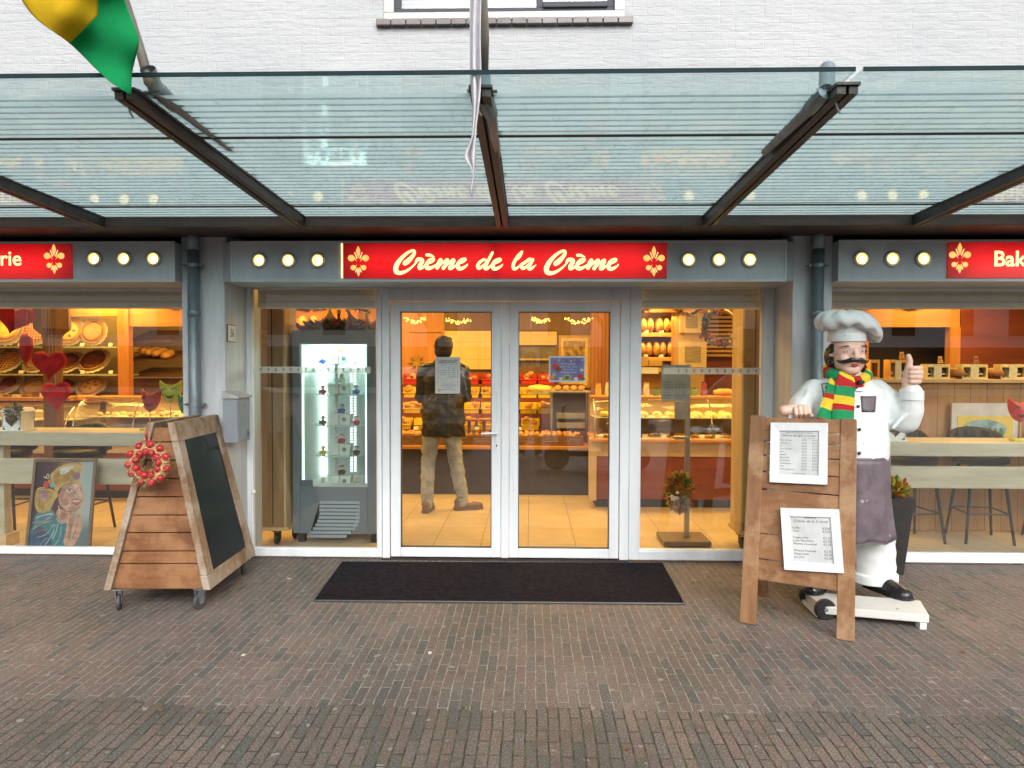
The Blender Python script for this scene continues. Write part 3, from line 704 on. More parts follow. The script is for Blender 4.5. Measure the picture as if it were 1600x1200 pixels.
par(frr, lambda: text('Bakkerij', .155, LET, TM((X(1552, YL, 405), YL, Z(415.5, YL, 1560))), None, ax='LEFT', ay='BOTTOM_BASELINE', bold=.003))

# ================= things on the pavement =================
PLANK = wood('orange brown weathered planks', (.12, .042, .012), (.22, .088, .030), 'X', 9, .6, weather=(.27, .13, .055))
FRW = wood('grey brown weathered frame wood', (.15, .085, .045), (.28, .18, .105), 'Z', 9, .65, weather=(.35, .29, .235))
CHALK = mat('black chalkboard', (.008, .011, .014), .16, var=.15, scale=1.5, spec=.35)
# ---- chalkboard trolley ----
tl = thing('chalkboard_trolley', 'wooden wedge shaped trolley with blank blackboards, standing on castors left of the door', 'sign', (-2.43, -.82, 0), R_(2.5))
bw, tw, hb, ht = .342, .088, .135, 1.215; yb, yf, yb2, yf2 = .42, -.44, .36, -.36     # half widths, heights, depth ends bottom/top
def tp(sx, v, w_, off=0):      # point on the sloping side: sx side, v height 0..1, w_ along depth 0..1
    x = sx * (bw + (tw - bw) * v + off); y0_ = yf + (yf2 - yf) * v; y1_ = yb + (yb2 - yb) * v
    return Vector((x, y0_ + (y1_ - y0_) * w_, hb + (ht - hb) * v))
def slab(sx, v0, v1, w0, w1, th, o0=0):
    b = [tp(sx, v0, w0, o0 - th), tp(sx, v0, w1, o0 - th), tp(sx, v0, w1, o0), tp(sx, v0, w0, o0)]
    t_ = [tp(sx, v1, w0, o0 - th), tp(sx, v1, w1, o0 - th), tp(sx, v1, w1, o0), tp(sx, v1, w0, o0)]
    return b, t_
for sx in (1, -1):
    MB().hexa(*slab(sx, .085, .885, 0, .13, .045)).build('frame_stile', FRW, tl, bevel=.004)
    MB().hexa(*slab(sx, .085, .885, .87, 1.0, .045)).build('frame_stile', FRW, tl, bevel=.004)
    MB().hexa(*slab(sx, .0, .084, -.002, 1.002, .047, .001)).build('frame_rail', FRW, tl, bevel=.004)
    MB().hexa(*slab(sx, .886, 1.0, -.004, 1.004, .047, .001)).build('frame_rail', FRW, tl, bevel=.004)
    MB().hexa(*slab(sx, .085, .885, .13, .87, .02, -.012)).build('blackboard', CHALK, tl)
hs_ = [0, .15, .225, .335, .44, .55, .66, .77, .88, .97]
for end in (0, 1):
    for a, b2 in zip(hs_, hs_[1:]):
        wa = .03 if end == 0 else .97; wb = .055 if end == 0 else .945
        a2 = a + .003; b3 = b2 - .003
        vs = [tp(-1, a2, wa, -.046), tp(1, a2, wa, -.046), tp(1, a2, wb, -.046), tp(-1, a2, wb, -.046)]
        v2 = [tp(-1, b3, wa, -.046), tp(1, b3, wa, -.046), tp(1, b3, wb, -.046), tp(-1, b3, wb, -.046)]
        MB().hexa(vs, v2).build('end_plank', PLANK, tl, bevel=.003)
    # lower cross board in front
wa, wb = -.012, .03
vs = [tp(-1, .0, wa, .0), tp(1, .0, wa, .0), tp(1, .0, wb, 0), tp(-1, .0, wb, 0)]; v2 = [tp(-1, .14, wa, 0), tp(1, .14, wa, 0), tp(1, .14, wb, 0), tp(-1, .14, wb, 0)]
MB().box(-.27, .27, yf + .03, yb - .03, hb - .0, hb + .02).build('base_board', PLANK, tl)
def castor(parent, x, y, z, r=.052, ang=0, name='castor'):
    M = Matrix.Translation((x, y, 0)) @ Matrix.Rotation(ang, 4, 'Z'); c = MB()
    c.box(-.035, .035, -.03, .03, z - .006, z, M); 
    for s_ in (-1, 1): c.hexa([M @ Vector(p) for p in ((s_ * .017 - .002, -.02, r - .012), (s_ * .017 + .002, -.02, r - .012), (s_ * .017 + .002, .012, r - .012), (s_ * .017 - .002, .012, r - .012))], [M @ Vector(p) for p in ((s_ * .017 - .002, -.035, z - .006), (s_ * .017 + .002, -.035, z - .006), (s_ * .017 + .002, .03, z - .006), (s_ * .017 - .002, .03, z - .006))])
    o = c.build(name, GALV, parent)
    W = M @ Matrix.Translation((0, -.006, r)) @ Matrix.Rotation(PI / 2, 4, 'Y')
    MB().lathe([(.3 * r, -.012), (r * .93, -.012), (r, -.008), (r, .008), (r * .93, .012), (.3 * r, .012)], 22, W).build('tyre', RUBBER, o, smooth=False)
    MB().lathe([(.001, -.014), (.32 * r, -.013), (.32 * r, .013), (.001, .014)], 14, W).build('hub', GALV, o)
    return o
for (x, y, a) in ((-.262, -.40, .3), (.262, -.40, -.4), (.262, .37, .5), (-.262, .37, 0)): castor(tl, x, y, hb, .05, a)

# ---- wreath of red apples ----
wp = at(231, 724, -1.34); wr_ = thing('apple_wreath', 'straw wreath of red apples with a red ribbon hanging on the trolley end', 'wreath', (wp.x, wp.y + .02, wp.z), R_(2))
STRAW = mat('pale straw', (.50, .34, .16), .8, var=.35, scale=30); APPLE = mat('red apple skin', (.30, .012, .015), .3, var=.4, scale=18, col2=(.42, .03, .035)); RIB = mat('red ribbon', (.45, .012, .012), .5, var=.1)
rnd = random.Random(3); m = MB(); n = 26; pts = [(.095 * math.cos(2 * PI * i / n), 0, .095 * math.sin(2 * PI * i / n)) for i in range(n + 1)]
m.tube(pts, .034, 10, caps=False); core = m.build('straw_ring', STRAW, wr_, smooth=True)
m = MB()
for i in range(900):
    a = rnd.uniform(0, 2 * PI); b2 = rnd.uniform(0, 2 * PI); rr = .095 + .034 * math.cos(b2); p = Vector((rr * math.cos(a), -abs(.034 * math.sin(b2)) * (1 if rnd.random() < .85 else -1), rr * math.sin(a)))
    d = Vector((math.cos(a) * math.cos(b2), -.4, math.sin(a) * math.cos(b2))) + Vector((rnd.uniform(-1.2, 1.2), rnd.uniform(-.8, .3), rnd.uniform(-1.2, 1.2))); d.normalize(); L = rnd.uniform(.015, .04); s_ = d.cross(Vector((rnd.random(), rnd.random(), rnd.random()))).normalized() * .0011
    m.quad(p - s_, p + s_, p + s_ + d * L, p - s_ + d * L)
tag(m.build('straw_blades', STRAW, wr_, recalc=False), kind='stuff')
for i in range(22):
    a = 2 * PI * i / 22 * 1.0 + rnd.uniform(-.1, .1); ring = i % 2; rr = .122 if ring else .075; yy = -.022 if ring else -.03
    p = (rr * math.cos(a), yy, rr * math.sin(a)); r = rnd.uniform(.021, .026)
    c = MB(); pr_ = [(.001, -.93), (.35, -.98), (.75, -.75), (1, -.1), (.95, .4), (.6, .83), (.25, .88), (.05, .72), (.001, .68)]
    c.lathe([(q * r, z_ * r) for q, z_ in pr_], 14, Matrix.Translation(p) @ Matrix.Rotation(rnd.uniform(-1, 1), 4, 'Y') @ Matrix.Rotation(PI / 2 + rnd.uniform(-.6, .6), 4, 'X'))
    c.build('apple', APPLE, wr_, smooth=True)
c = MB(); c.tube(catmull([(0, -.035, .12), (.004, -.03, .17), (-.003, -.02, .21), (.0, -.015, .235)], 4), .004, 6); c.tube(catmull([(.002, -.04, .15), (-.02, -.045, .14), (-.045, -.04, .128), (-.06, -.05, .12)], 4), .004, 6); c.tube(catmull([(.002, -.04, .15), (.016, -.05, .165), (.006, -.05, .19), (-.004, -.03, .16)], 4), .005, 6)
c.build('ribbon', RIB, wr_, smooth=True)

# ---- menu A-board on the right ----
ABW = wood('light brown board timber', (.17, .075, .028), (.28, .14, .062), 'Z', 8, .6, weather=(.35, .21, .115))
ABP = wood('light brown cross planks', (.15, .062, .022), (.26, .12, .048), 'X', 8, .6, weather=(.32, .175, .085))
Lf, Rf = gnd(1168.5, 974), gnd(1321, 1000); base = (Lf + Rf) / 2; ax = (Rf - Lf); wid = ax.length; rz = math.atan2(ax.y, ax.x)
ab = thing('menu_board', 'brown wooden A-board carrying two white framed price lists, in front of the chef', 'sign', (base.x, base.y, 0), rz)
tilt = math.atan2(.20, 1.26)
TB = Matrix.Rotation(-tilt, 4, 'X')        # board plane leans back (away from street)
Hh = 1.292; hw = wid / 2; sw = .082
def abox(x0, x1, y0, y1, z0, z1, name, m_, par_=ab, M=TB, **k): return MB().box(x0, x1, y0, y1, z0, z1, M).build(name, m_, par_, **k)
for s_ in (-1, 1):
    MB().hexa([TB @ Vector(p) for p in ((s_ * hw - .048, -.02, 0), (s_ * hw + .048, -.02, 0), (s_ * hw + .048, .02, 0), (s_ * hw - .048, .02, 0))], [TB @ Vector(p) for p in ((s_ * (hw - .012) - .044, -.02, Hh), (s_ * (hw - .012) + .044, -.02, Hh), (s_ * (hw - .012) + .044, .02, Hh), (s_ * (hw - .012) - .044, .02, Hh))]).build('stile', ABW, ab, bevel=.004)
zp = [.27, .40, .555, .70, .83, .94, 1.045, 1.13, 1.20, Hh - .004]; rnd = random.Random(5)
for a, b2 in zip(zp, zp[1:]):
    j = [rnd.uniform(-.004, .004) for _ in range(2)]; x0, x1 = -hw + .046, hw - .046
    MB().hexa([TB @ Vector(p) for p in ((x0, -.012, a + .003 + j[0]), (x1, -.012, a + .003), (x1, .012, a + .003), (x0, .012, a + .003 + j[0]))], [TB @ Vector(p) for p in ((x0, -.012, b2 - .003 + j[1]), (x1, -.012, b2 - .003), (x1, .012, b2 - .003), (x0, .012, b2 - .003 + j[1]))]).build('cross_plank', ABP, ab, bevel=.002)
# rear support leg pair
RB = Matrix.Translation((0, .235, Hh * .985)) @ Matrix.Rotation(-R_(-12), 4, 'X') @ Matrix.Translation((0, 0, -1.30))
for s_ in (-1, 1): MB().box(s_ * hw * .95 - .035, s_ * hw * .95 + .035, -.015, .015, .03, 1.27, RB).build('rear_leg', ABW, ab, bevel=.003)
MB().box(-hw * .9, hw * .9, -.01, .01, .32, .40, RB).build('rear_rail', ABP, ab)
PF = mat('white painted picture frame', (.68, .71, .75), .5, var=.04, scale=20, stretch=(1, 1, .2))
MENU = mat('menu paper behind glass', (.52, .54, .55), .35, var=.10, scale=9)
def menu(cx_, cz_, w_, h_, rot, lines, lab, skew=0):
    mo = thing('price_list_frame', lab, 'price list', (0, 0, 0), 0, 'price lists on the A-board')
    M = ab.matrix_basis @ TB @ Matrix.Translation((cx_, -.0215, cz_)) @ Matrix.Rotation(rot, 4, 'Y')
    M = M @ Matrix(((1, 0, skew, 0), (0, 1, 0, 0), (0, 0, 1, 0), (0, 0, 0, 1)))
    loc = M.translation.copy(); mo.location = loc; mo.matrix_basis = Matrix.Translation(loc); M = Matrix.Translation(-loc) @ M
    b_ = .05; fr_ = MB()
    o0 = [(-w_, -h_), (w_, -h_), (w_, h_), (-w_, h_)]; i0 = [(-w_ + b_, -h_ + b_), (w_ - b_, -h_ + b_), (w_ - b_, h_ - b_), (-w_ + b_, h_ - b_)]
    for i in range(4):
        a, b2, c, d = o0[i], o0[(i + 1) % 4], i0[(i + 1) % 4], i0[i]
        fr_.hexa([M @ Vector((p[0], 0, p[1])) for p in (a, b2, c, d)], [M @ Vector((p[0], -.02 + (.006 if q > 1 else 0), p[1])) for q, p in enumerate((a, b2, c, d))])
    fr_.build('frame', PF, mo, bevel=.0015)
    pg = MB().box(-w_ + b_ - .002, w_ - b_ + .002, -.004, .0, -h_ + b_ - .002, h_ - b_ + .002, M).build('menu_page', MENU, mo)
    T0 = M @ Matrix.Translation((0, -.0048, 0)) @ FACE; iw = w_ - b_; ih = h_ - b_
    for (s_, x, z_, sz, al, sh_) in lines:
        text(s_, sz, INK, T0 @ Matrix.Translation((x * iw, z_ * ih, 0)), pg, 'lettering', ax=al, ay='CENTER', shear=sh_)
items = [('Ham of kaas', '€3,25', '€3,95'), ('Gezond', '€3,50', '€4,25'), ('Ei', '€3,25', '€3,95'), ('Ham en kaas', '€3,50', '€4,25'), ('Brie', '€3,75', '€4,50'), ('Kipfilet', '€3,75', '€4,50'), ('Eiersalade', '€3,50', '€4,25'), ('Krabsalade', '€3,95', '€4,75'), ('Tonijnsalade', '€3,95', '€4,75'), ('Filet', '€3,75', '€4,50'), ('Oude grasboter', '€3,95', '€4,75')]
L1 = [('Bakkerij Crème de la Crème', 0, .91, .013, 'CENTER', .2), ('Diverse Belegde broodjes', 0, .79, .0185, 'CENTER', .2), ('zacht    stokbrood', .5, .68, .009, 'CENTER', .2)]
for i, (a, b2, c) in enumerate(items):
    zz = .58 - i * .132; L1 += [(a, -.96, zz, .0135, 'LEFT', .2), (b2, .28, zz, .0125, 'CENTER', 0), (c, .80, zz, .0125, 'CENTER', 0)]
L1.append(('Tomaten of sla erbij', 0, -.92, .010, 'CENTER', .2))
def amap(px_, py_):
    """point of the board plane seen at this place of the photograph, in board units"""
    M = ab.matrix_basis @ TB; Mi = M.inverted(); o_ = Mi @ CAM; d = CR @ Vector(((px_ - 800) / F, -(py_ - 600) / F, -1)); d = (Mi.to_3x3() @ d); t = (-.02 - o_.y) / d.y; return o_ + d * t
c1 = [amap(*p) for p in ((1205, 660), (1294, 662), (1293, 757), (1203, 754))]; c2 = [amap(*p) for p in ((1220, 793), (1311, 796), (1319, 895), (1226, 890))]
def fit(c):
    ctr = sum(c, Vector()) / 4; w_ = ((c[1] - c[0]).length + (c[2] - c[3]).length) / 4; h_ = ((c[3] - c[0]).length + (c[2] - c[1]).length) / 4
    u_ = (c[1] - c[0] + c[2] - c[3]); rot = -math.atan2(u_.z, u_.x); v_ = (c[0] - c[3] + c[1] - c[2]); v_ = Matrix.Rotation(-rot, 3, 'Y') @ v_; return ctr, w_, h_, rot, v_.x / v_.z
ctr, w_, h_, rot, sk = fit(c1); menu(ctr.x, ctr.z, w_, h_, rot, L1, 'upper white framed price list of filled rolls on the A-board', sk)
L2 = [('Bakkerij', 0, .97, .021, 'CENTER', .2), ('Crème de la Crème', 0, .80, .0235, 'CENTER', .2)]
for s_, p_, zz in (('Koffie', '€2,00', .50), ('Thee', '€2,00', .36), ('Cappuccino', '€2,75', .08), ('Latte Macchiato', '€2,75', -.06), ('Warme chocomel', '€2,75', -.20), ('Diverse frisdrank', '€2,75', -.50), ('Flesje water', '€2,50', -.64), ('Jus d’Or', '€2,00', -.79)):
    L2 += [(s_, -.92, zz, .018, 'LEFT', .2), (p_, .93, zz, .018, 'RIGHT', .1)]
ctr, w_, h_, rot, sk = fit(c2); menu(ctr.x, ctr.z, w_, h_, rot, L2, 'lower slanted white framed price list of hot drinks on the A-board', sk)

# ---- door mat ----
MATM = mat('dark purple grey ribbed door mat', (.007, .006, .010), .95, var=.4, scale=25, bump=.8, bscale=300, col2=(.018, .015, .022), spec=.1)
p0, p1, p2, p3 = gnd(490, 940), gnd(1070, 945), gnd(1036, 881), gnd(534, 879)
mb_ = MB(); N = 30
def mp_(u_, v_): return (p0 * (1 - u_) + p1 * u_) * (1 - v_) + (p3 * (1 - u_) + p2 * u_) * v_
mb_.hexa([p0, p1, p2, p3], [p + Vector((0, 0, .010)) for p in (p0, p1, p2, p3)])
dm = thing('door_mat', 'large dark purple grey mat lying before the double doors', 'door mat', ((p0.x + p1.x) / 2, (p0.y + p3.y) / 2, 0))
mb_.build('pile', MATM, dm, world=True, bevel=.003)
e = MB()
for a, b2 in ((p0, p1), (p1, p2), (p3, p0)): e.tube([a + Vector((0, 0, .006)), b2 + Vector((0, 0, .006))], .007, 6)
e.build('rubber_edge', BLKP, dm, world=True)

# ---- bottle cap / dropping on the paving ----
q = gnd(727, 1106); BR = mat('brass cap', (.10, .09, .05), .4, metal=.3, var=.6, scale=60)
c = MB(); c.lathe([(.001, .008), (.012, .007), (.016, .003), (.019, .0)], 12, Matrix.Translation((0, 0, 0))); o = c.build('bottle_cap', BR, smooth=True); o.location = q; tag(o, 'small flattened bottle cap lying on the paving before the mat', 'bottle cap')

# ---- mailbox ----
LBOX = mat('pale grey metal letterbox', (.27, .30, .345), .4, var=.05, scale=2)
lx = CLi; mbx = thing('letterbox', 'grey metal letterbox numbered 36 mounted beside the left column', 'letterbox', (lx, 0, 0))
y0_, y1_ = -.455, -.215; zz0, zz1 = 1.00, 1.335; wdx = .115
c = MB(); c.box(.001, wdx, y0_, y1_, zz0, zz1); c.build('body', LBOX, mbx, bevel=.006)
c = MB(); c.prism([(.001, y0_ - .012, zz1 + .001), (wdx + .015, y0_ - .012, zz1 + .001), (wdx + .017, y0_ - .012, zz1 + .016), (.001, y0_ - .012, zz1 + .058)], (0, y1_ - y0_ + .024, 0)); c.build('lid', mat('dusty letterbox lid', (.42, .42, .41), .5, var=.12, scale=12), mbx, bevel=.003)
MB().box(wdx, wdx + .003, y0_ + .012, y1_ - .012, zz0 + .015, zz1 - .01).build('door', LBOX, mbx, bevel=.002)
MB().lathe([(.001, .0), (.007, 0), (.007, .003), (.001, .004)], 12, Matrix.Translation((wdx + .003, (y0_ + y1_) / 2 + .01, zz1 - .06)) @ Matrix.Rotation(PI / 2, 4, 'Y')).build('lock', GALV, mbx)
text('36', .075, INK, Matrix.Translation((wdx + .0045, y1_ - .055, zz0 + .055)) @ Matrix.Rotation(PI / 2, 4, 'Z') @ FACE, mbx, 'lettering', width=.8)
# ---- house number ----
hn = thing('house_number_plate', 'small white plate with number 36 on the side of the left column', 'house number', (lx, -.29, Z(521, -.29, 361)))
PLT = mat('white enamel plate', (.85, .85, .82), .3, var=.03)
MB().box(.001, .006, -.074, .074, -.068, .068).build('backing', RUBBER, hn); MB().box(.0061, .010, -.068, .068, -.062, .062).build('plate', PLT, hn, bevel=.002)
text('36', .088, INK, Matrix.Translation((.0106, 0, 0)) @ Matrix.Rotation(PI / 2, 4, 'Z') @ FACE, hn, 'lettering', ax='CENTER', ay='CENTER', width=.8)

# ---- flags ----
def clothmat(name, c, tr=.35):
    m = mat(name, c, .9, var=.10, scale=6, spec=.08, bump=.25, bscale=260); t = m.node_tree; b = t.nodes['Principled BSDF']; out = [n for n in t.nodes if n.type == 'OUTPUT_MATERIAL'][0]
    tl_ = t.nodes.new('ShaderNodeBsdfTranslucent'); tl_.inputs[0].default_value = (*c, 1); mx = t.nodes.new('ShaderNodeMixShader'); mx.inputs[0].default_value = tr
    t.links.new(b.outputs[0], mx.inputs[1]); t.links.new(tl_.outputs[0], mx.inputs[2]); t.links.new(mx.outputs[0], out.inputs[0]); return m
FY = clothmat('yellow flag cloth', (.66, .45, .02)); FG = clothmat('green flag cloth', (.012, .30, .10)); FRD = clothmat('red flag cloth', (.5, .012, .015)); FW = clothmat('white flag cloth', (.80, .80, .84), .5)
POLE = mat('varnished grey flag pole', (.17, .155, .135), .45, var=.25, scale=8, stretch=(1, 1, .2))
def polepipe(name_lab, top, bot, hold, base_pt, lab, pole=True):
    o = thing('flag_pole_holder', lab, 'flag holder', base_pt)
    c = MB(); c.tube([hold[0], hold[1]], .030, 16, caps=False); c.tube([hold[0], hold[1]], .025, 16, caps=False)
    c.build('socket', ZINC, o, world=True, smooth=True)
    c = MB(); c.tube([hold[1], base_pt], [.034, .03], 12); c.tube([base_pt, Vector(base_pt) + Vector((0, .55, -.01))], [.024, .018], 10); c.build('bracket', ZINC, o, world=True)
    return o
# left flag: holder sits on the beam end, pole rises toward the street
hb0 = at(243, 137, -2.90); ht0 = at(231, 108, -2.96)
polepipe('l', None, None, [ht0, hb0], hb0 + Vector((.02, .12, -.03)), 'grey flag holder on the left canopy beam end')
def grid(fn, nu, nv):
    m = MB(); vs = [fn(i / nu, j / nv) for j in range(nv + 1) for i in range(nu + 1)]
    m.add(vs, [(j * (nu + 1) + i, j * (nu + 1) + i + 1, (j + 1) * (nu + 1) + i + 1, (j + 1) * (nu + 1) + i) for j in range(nv) for i in range(nu)]); return m
fgl = thing('carnival_flag', 'yellow and green carnival flag hanging from its pole at the upper left', 'flag', at(215, 60, -2.8))
tip = at(214, -160, -3.15)
MB().tube([ht0 + Vector((0, .01, -.05)), at(217, 70, -2.86), at(165, -90, -3.2)], [.02, .019, .018], 12).build('pole', POLE, fgl, world=True, smooth=True)
# cloth rows: the seam between yellow and green runs down and then out to the lower edge
Lc = [(0, -60), (34, 0), (60, 32), (108, 67), (150, 108), (175, 130), (203, 148)]; Rc = [(178, -60), (195, 0), (206, 30), (217, 62), (212, 90), (206, 118), (205, 148)]; Sc = [(158, -60), (153, 0), (153, 24), (108, 67)]
def xat(C, y):
    for a, b2 in zip(C, C[1:]):
        if a[1] <= y <= b2[1]: return a[0] + (b2[0] - a[0]) * (y - a[1]) / (b2[1] - a[1])
    return C[-1][0]
Ls, Rs = [[(p.x, p.y) for p in catmull([(a, b2, 0) for a, b2 in C_], 5)] for C_ in (Lc, Rc)]
def fdep(x, y): return -3.10 + .035 * math.sin(x * .045 + y * .02) + .012 * math.sin(y * .07 - x * .03) - (.0008 * (148 - y))
def rows(y0, y1, LC, RC, nu=24, nv=26):
    def fn(u_, v_):
        y = y0 + (y1 - y0) * v_; a = xat(LC, y); b2 = xat(RC, y); x = a + (b2 - a) * u_; return at(x, y, fdep(x, y))
    return grid(fn, nu, nv)
g_ = rows(-60, 67, Sc, Rs); g2 = rows(67, 148, Ls, Rs); g_.add(g2.v, g2.f)
for mb2, nm, mt in ((g_, 'green_cloth', FG), (rows(-60, 67, Ls, Sc), 'yellow_cloth', FY)):
    o = mb2.build(nm, mt, fgl, world=True, smooth=True, recalc=False, merge=True); mm = o.modifiers.new('t', 'SOLIDIFY'); mm.thickness = .002
# centre flag: white cloth seen edge-on
h1 = at(757, 152, -2.90); h0 = at(755, 118, -2.8)
polepipe('c', None, None, [h0, h1], h1 + Vector((.02, .10, -.03)), 'grey flag holder on the middle canopy beam end')
wf = thing('white_flag', 'white flag seen edge-on hanging before the middle canopy beam', 'flag', at(750, 60, -2.9))
MB().tube([h0 + Vector((0, .01, -.04)), at(757, 60, -2.9), at(749, -120, -3.2)], [.02, .019, .018], 12).build('pole', POLE, wf, world=True, smooth=True)
WL = [(735, -60), (734, 0), (734, 60), (736, 130), (739, 170), (737, 215), (726, 244), (738, 268), (735, 298)]; WR = [(754, -60), (752, 0), (751, 60), (752, 110), (750, 150), (744, 200), (743, 240), (741, 262), (737, 308)]
wl_, wr2 = [[Vector((p[0], p[1])) for p in catmull([(a, b2, 0) for a, b2 in C_], 5)] for C_ in (WL, WR)]
def wfn(u_, v_):
    n_ = len(wl_) - 1; t_ = v_ * n_; i = min(int(t_), n_ - 1); p = wl_[i].lerp(wl_[i + 1], t_ - i).lerp(wr2[i].lerp(wr2[i + 1], t_ - i), u_)
    return at(p.x, p.y, -3.05 + .02 * math.sin(u_ * 9 + v_ * 5))
o = grid(wfn, 20, 40).build('cloth', FW, wf, world=True, smooth=True, recalc=False); mm = o.modifiers.new('t', 'SOLIDIFY'); mm.thickness = .002
# right: empty holder
h1 = at(1291, 142, -2.90); h0 = at(1293, 106, -2.8)
polepipe('r', None, None, [h0, h1], h1 + Vector((-.02, .12, -.03)), 'empty grey flag holder on the right canopy beam end')

# ================= chef statue =================
CY = -.98
def cp(px_, py_, dy=0): return at(px_, py_, CY + dy)
SK = mat('glossy statue skin paint', (.68, .42, .33), .38, var=.12, scale=6, col2=(.80, .55, .46), spec=.4)
CW = mat('chipped white statue paint', (.70, .735, .75), .38, var=.05, scale=5, bump=.08, bscale=12)
def chips(m, col, th=.685, scale=26):
    t = m.node_tree; b = t.nodes['Principled BSDF']; src = b.inputs['Base Color'].links[0].from_socket; tc = t.nodes['Texture Coordinate']
    n = nz(t, tc.outputs['Object'], scale, 3, .6); n2 = nz(t, tc.outputs['Object'], 3.5, 2); a = mth(t, 'GREATER_THAN', mth(t, 'ADD', n.outputs['Fac'], mth(t, 'MULTIPLY', mth(t, 'SUBTRACT', n2.outputs['Fac'], .5), .35)), th)
    t.links.new(mixc(t, a, src, col), b.inputs['Base Color'])
chips(CW, (.22, .21, .22), .74); 
PUR = mat('dull purple painted apron', (.085, .066, .082), .5, scale=7, col2=(.15, .118, .14), var=0, bump=.15, bscale=20); chips(PUR, (.35, .31, .36), .73, 18)
HAIR = mat('black painted hair', (.012, .011, .011), .35, var=.3); SHOE = mat('black painted shoe', (.014, .014, .016), .22, var=.3); chips(SHOE, (.3, .3, .3), .76, 60)
LIPS = mat('red painted lips', (.45, .05, .04), .4, var=.1); EYEW = mat('painted eye white', (.62, .60, .60), .3, var=0); IRIS = mat('painted grey iris', (.16, .19, .24), .3, var=0)
ch = thing('chef_statue', 'painted chef statue with moustache, white toque and raised thumb on a wheeled base', 'statue', gnd(1360, 925, .0))
# torso
def ell(c, rx, ry, n=28, sq=2.2, tw=0):
    out = []
    for j in range(n):
        a = 2 * PI * j / n; ca, sa = math.cos(a), math.sin(a)
        out.append(Vector((c.x + rx * abs(ca) ** (2 / sq) * (1 if ca > 0 else -1), c.y + ry * abs(sa) ** (2 / sq) * (1 if sa > 0 else -1), c.z)))
    return out
PXW = 4.77 / F     # metres per pixel at the statue
def tr_(px_, py_, half, ry, dy=0): return ell(cp(px_, py_, dy), half * PXW, ry)
tb = MB()
tb.loft([tr_(1322, 742, 48, .19), tr_(1324, 728, 55, .215), tr_(1324, 708, 58, .235, -.01), tr_(1324, 688, 58, .235, -.015), tr_(1322, 662, 58, .225, -.01), tr_(1321, 636, 59, .205), tr_(1320, 618, 62, .18), tr_(1320, 606, 60, .15), tr_(1321, 598, 48, .125), tr_(1322, 590, 30, .10), tr_(1322, 580, 20, .085)])
# left arm (viewer's right): shoulder, elbow, wrist
tb.chain([(cp(1368, 612, 0), .085), (cp(1392, 632, -.05), .088), (cp(1415, 656, -.10), .088), (cp(1421, 640, -.13), .085), (cp(1424, 615, -.16), .070)], 16)
tb.ball(cp(1398, 655, -.06), (.085, .08, .075))
# right arm (viewer's left)
tb.chain([(cp(1272, 612, 0), .085), (cp(1254, 632, -.04), .082), (cp(1243, 655, -.10), .075), (cp(1245, 650, -.20), .062)], 16)
# jacket folds (raised ridges) on the sleeves and belly
for pts, r in (([(1352, 612, -.14), (1366, 632, -.16), (1372, 652, -.17)], .018), ([(1362, 606, -.10), (1378, 630, -.13), (1384, 648, -.13)], .016), ([(1396, 668, -.17), (1410, 652, -.18), (1426, 642, -.19)], .014), ([(1263, 612, -.09), (1254, 634, -.12), (1240, 652, -.15)], .014), ([(1345, 700, -.215), (1362, 694, -.20), (1378, 680, -.15)], .014), ([(1340, 676, -.215), (1360, 672, -.19), (1378, 660, -.15)], .010)):
    tb.chain([(cp(*p), r) for p in pts], 8)
coat = tb.build('jacket', CW, ch, world=True, remesh=.010, sm=3)
c = MB(); Mc = (cp(1424, 606, -.16) - cp(1422, 640, -.15)).normalized(); a_ = cp(1424, 617, -.16); c.tube([a_ - Mc * .028, a_ + Mc * .028], [.074, .071], 24); c.tube([a_ + Mc * .0281, a_ + Mc * .029, a_ + Mc * .012], [.071, .056, .054], 24, caps=False); cf = c.build('cuff', CW, ch, world=True, bevel=.004)
c = MB(); a_ = cp(1246, 651, -.235); c.tube([a_ + Vector((-.002, .03, .002)), a_ + Vector((0, -.02, -.002))], [.066, .064], 20); c.build('cuff', CW, ch, world=True, bevel=.004)
# neck + head
hd = MB(); HC = cp(1324, 552, -.03)
hd.ball(HC + Vector((0, .0, .02)), (.104, .115, .125), 24, 16)
hd.ball(HC + Vector((0, -.022, -.055)), (.098, .092, .085), 20, 12)      # jaw and cheeks
hd.ball(HC + Vector((0, -.055, -.105)), (.062, .055, .042), 16, 10)       # chin
hd.ball(HC + Vector((0, -.075, -.062)), (.05, .045, .035), 16, 10)        # muzzle
hd.limb(HC + Vector((0, .03, -.06)), .075, HC + Vector((0, .04, -.20)), .082)
for s_ in (-1, 1):
    hd.ball(HC + Vector((s_ * .052, -.072, -.036)), (.036, .034, .034), 14, 10)     # cheeks
    hd.chain([(HC + Vector((s_ * .018, -.106, .036)), .010), (HC + Vector((s_ * .048, -.102, .042)), .011), (HC + Vector((s_ * .078, -.078, .034)), .009)], 8)   # brow ridge
    hd.ball(HC + Vector((s_ * .106, .006, -.012)), (.012, .02, .032), 10, 8)  # ear
    hd.ball(HC + Vector((s_ * .019, -.125, -.030)), (.014, .014, .012), 10, 8)  # nostril wing
hd.chain([(HC + Vector((0, -.108, .03)), .013), (HC + Vector((0, -.126, .0)), .016), (HC + Vector((0, -.137, -.026)), .019)], 10)
head = hd.build('head', SK, ch, world=True, remesh=.005, sm=4)
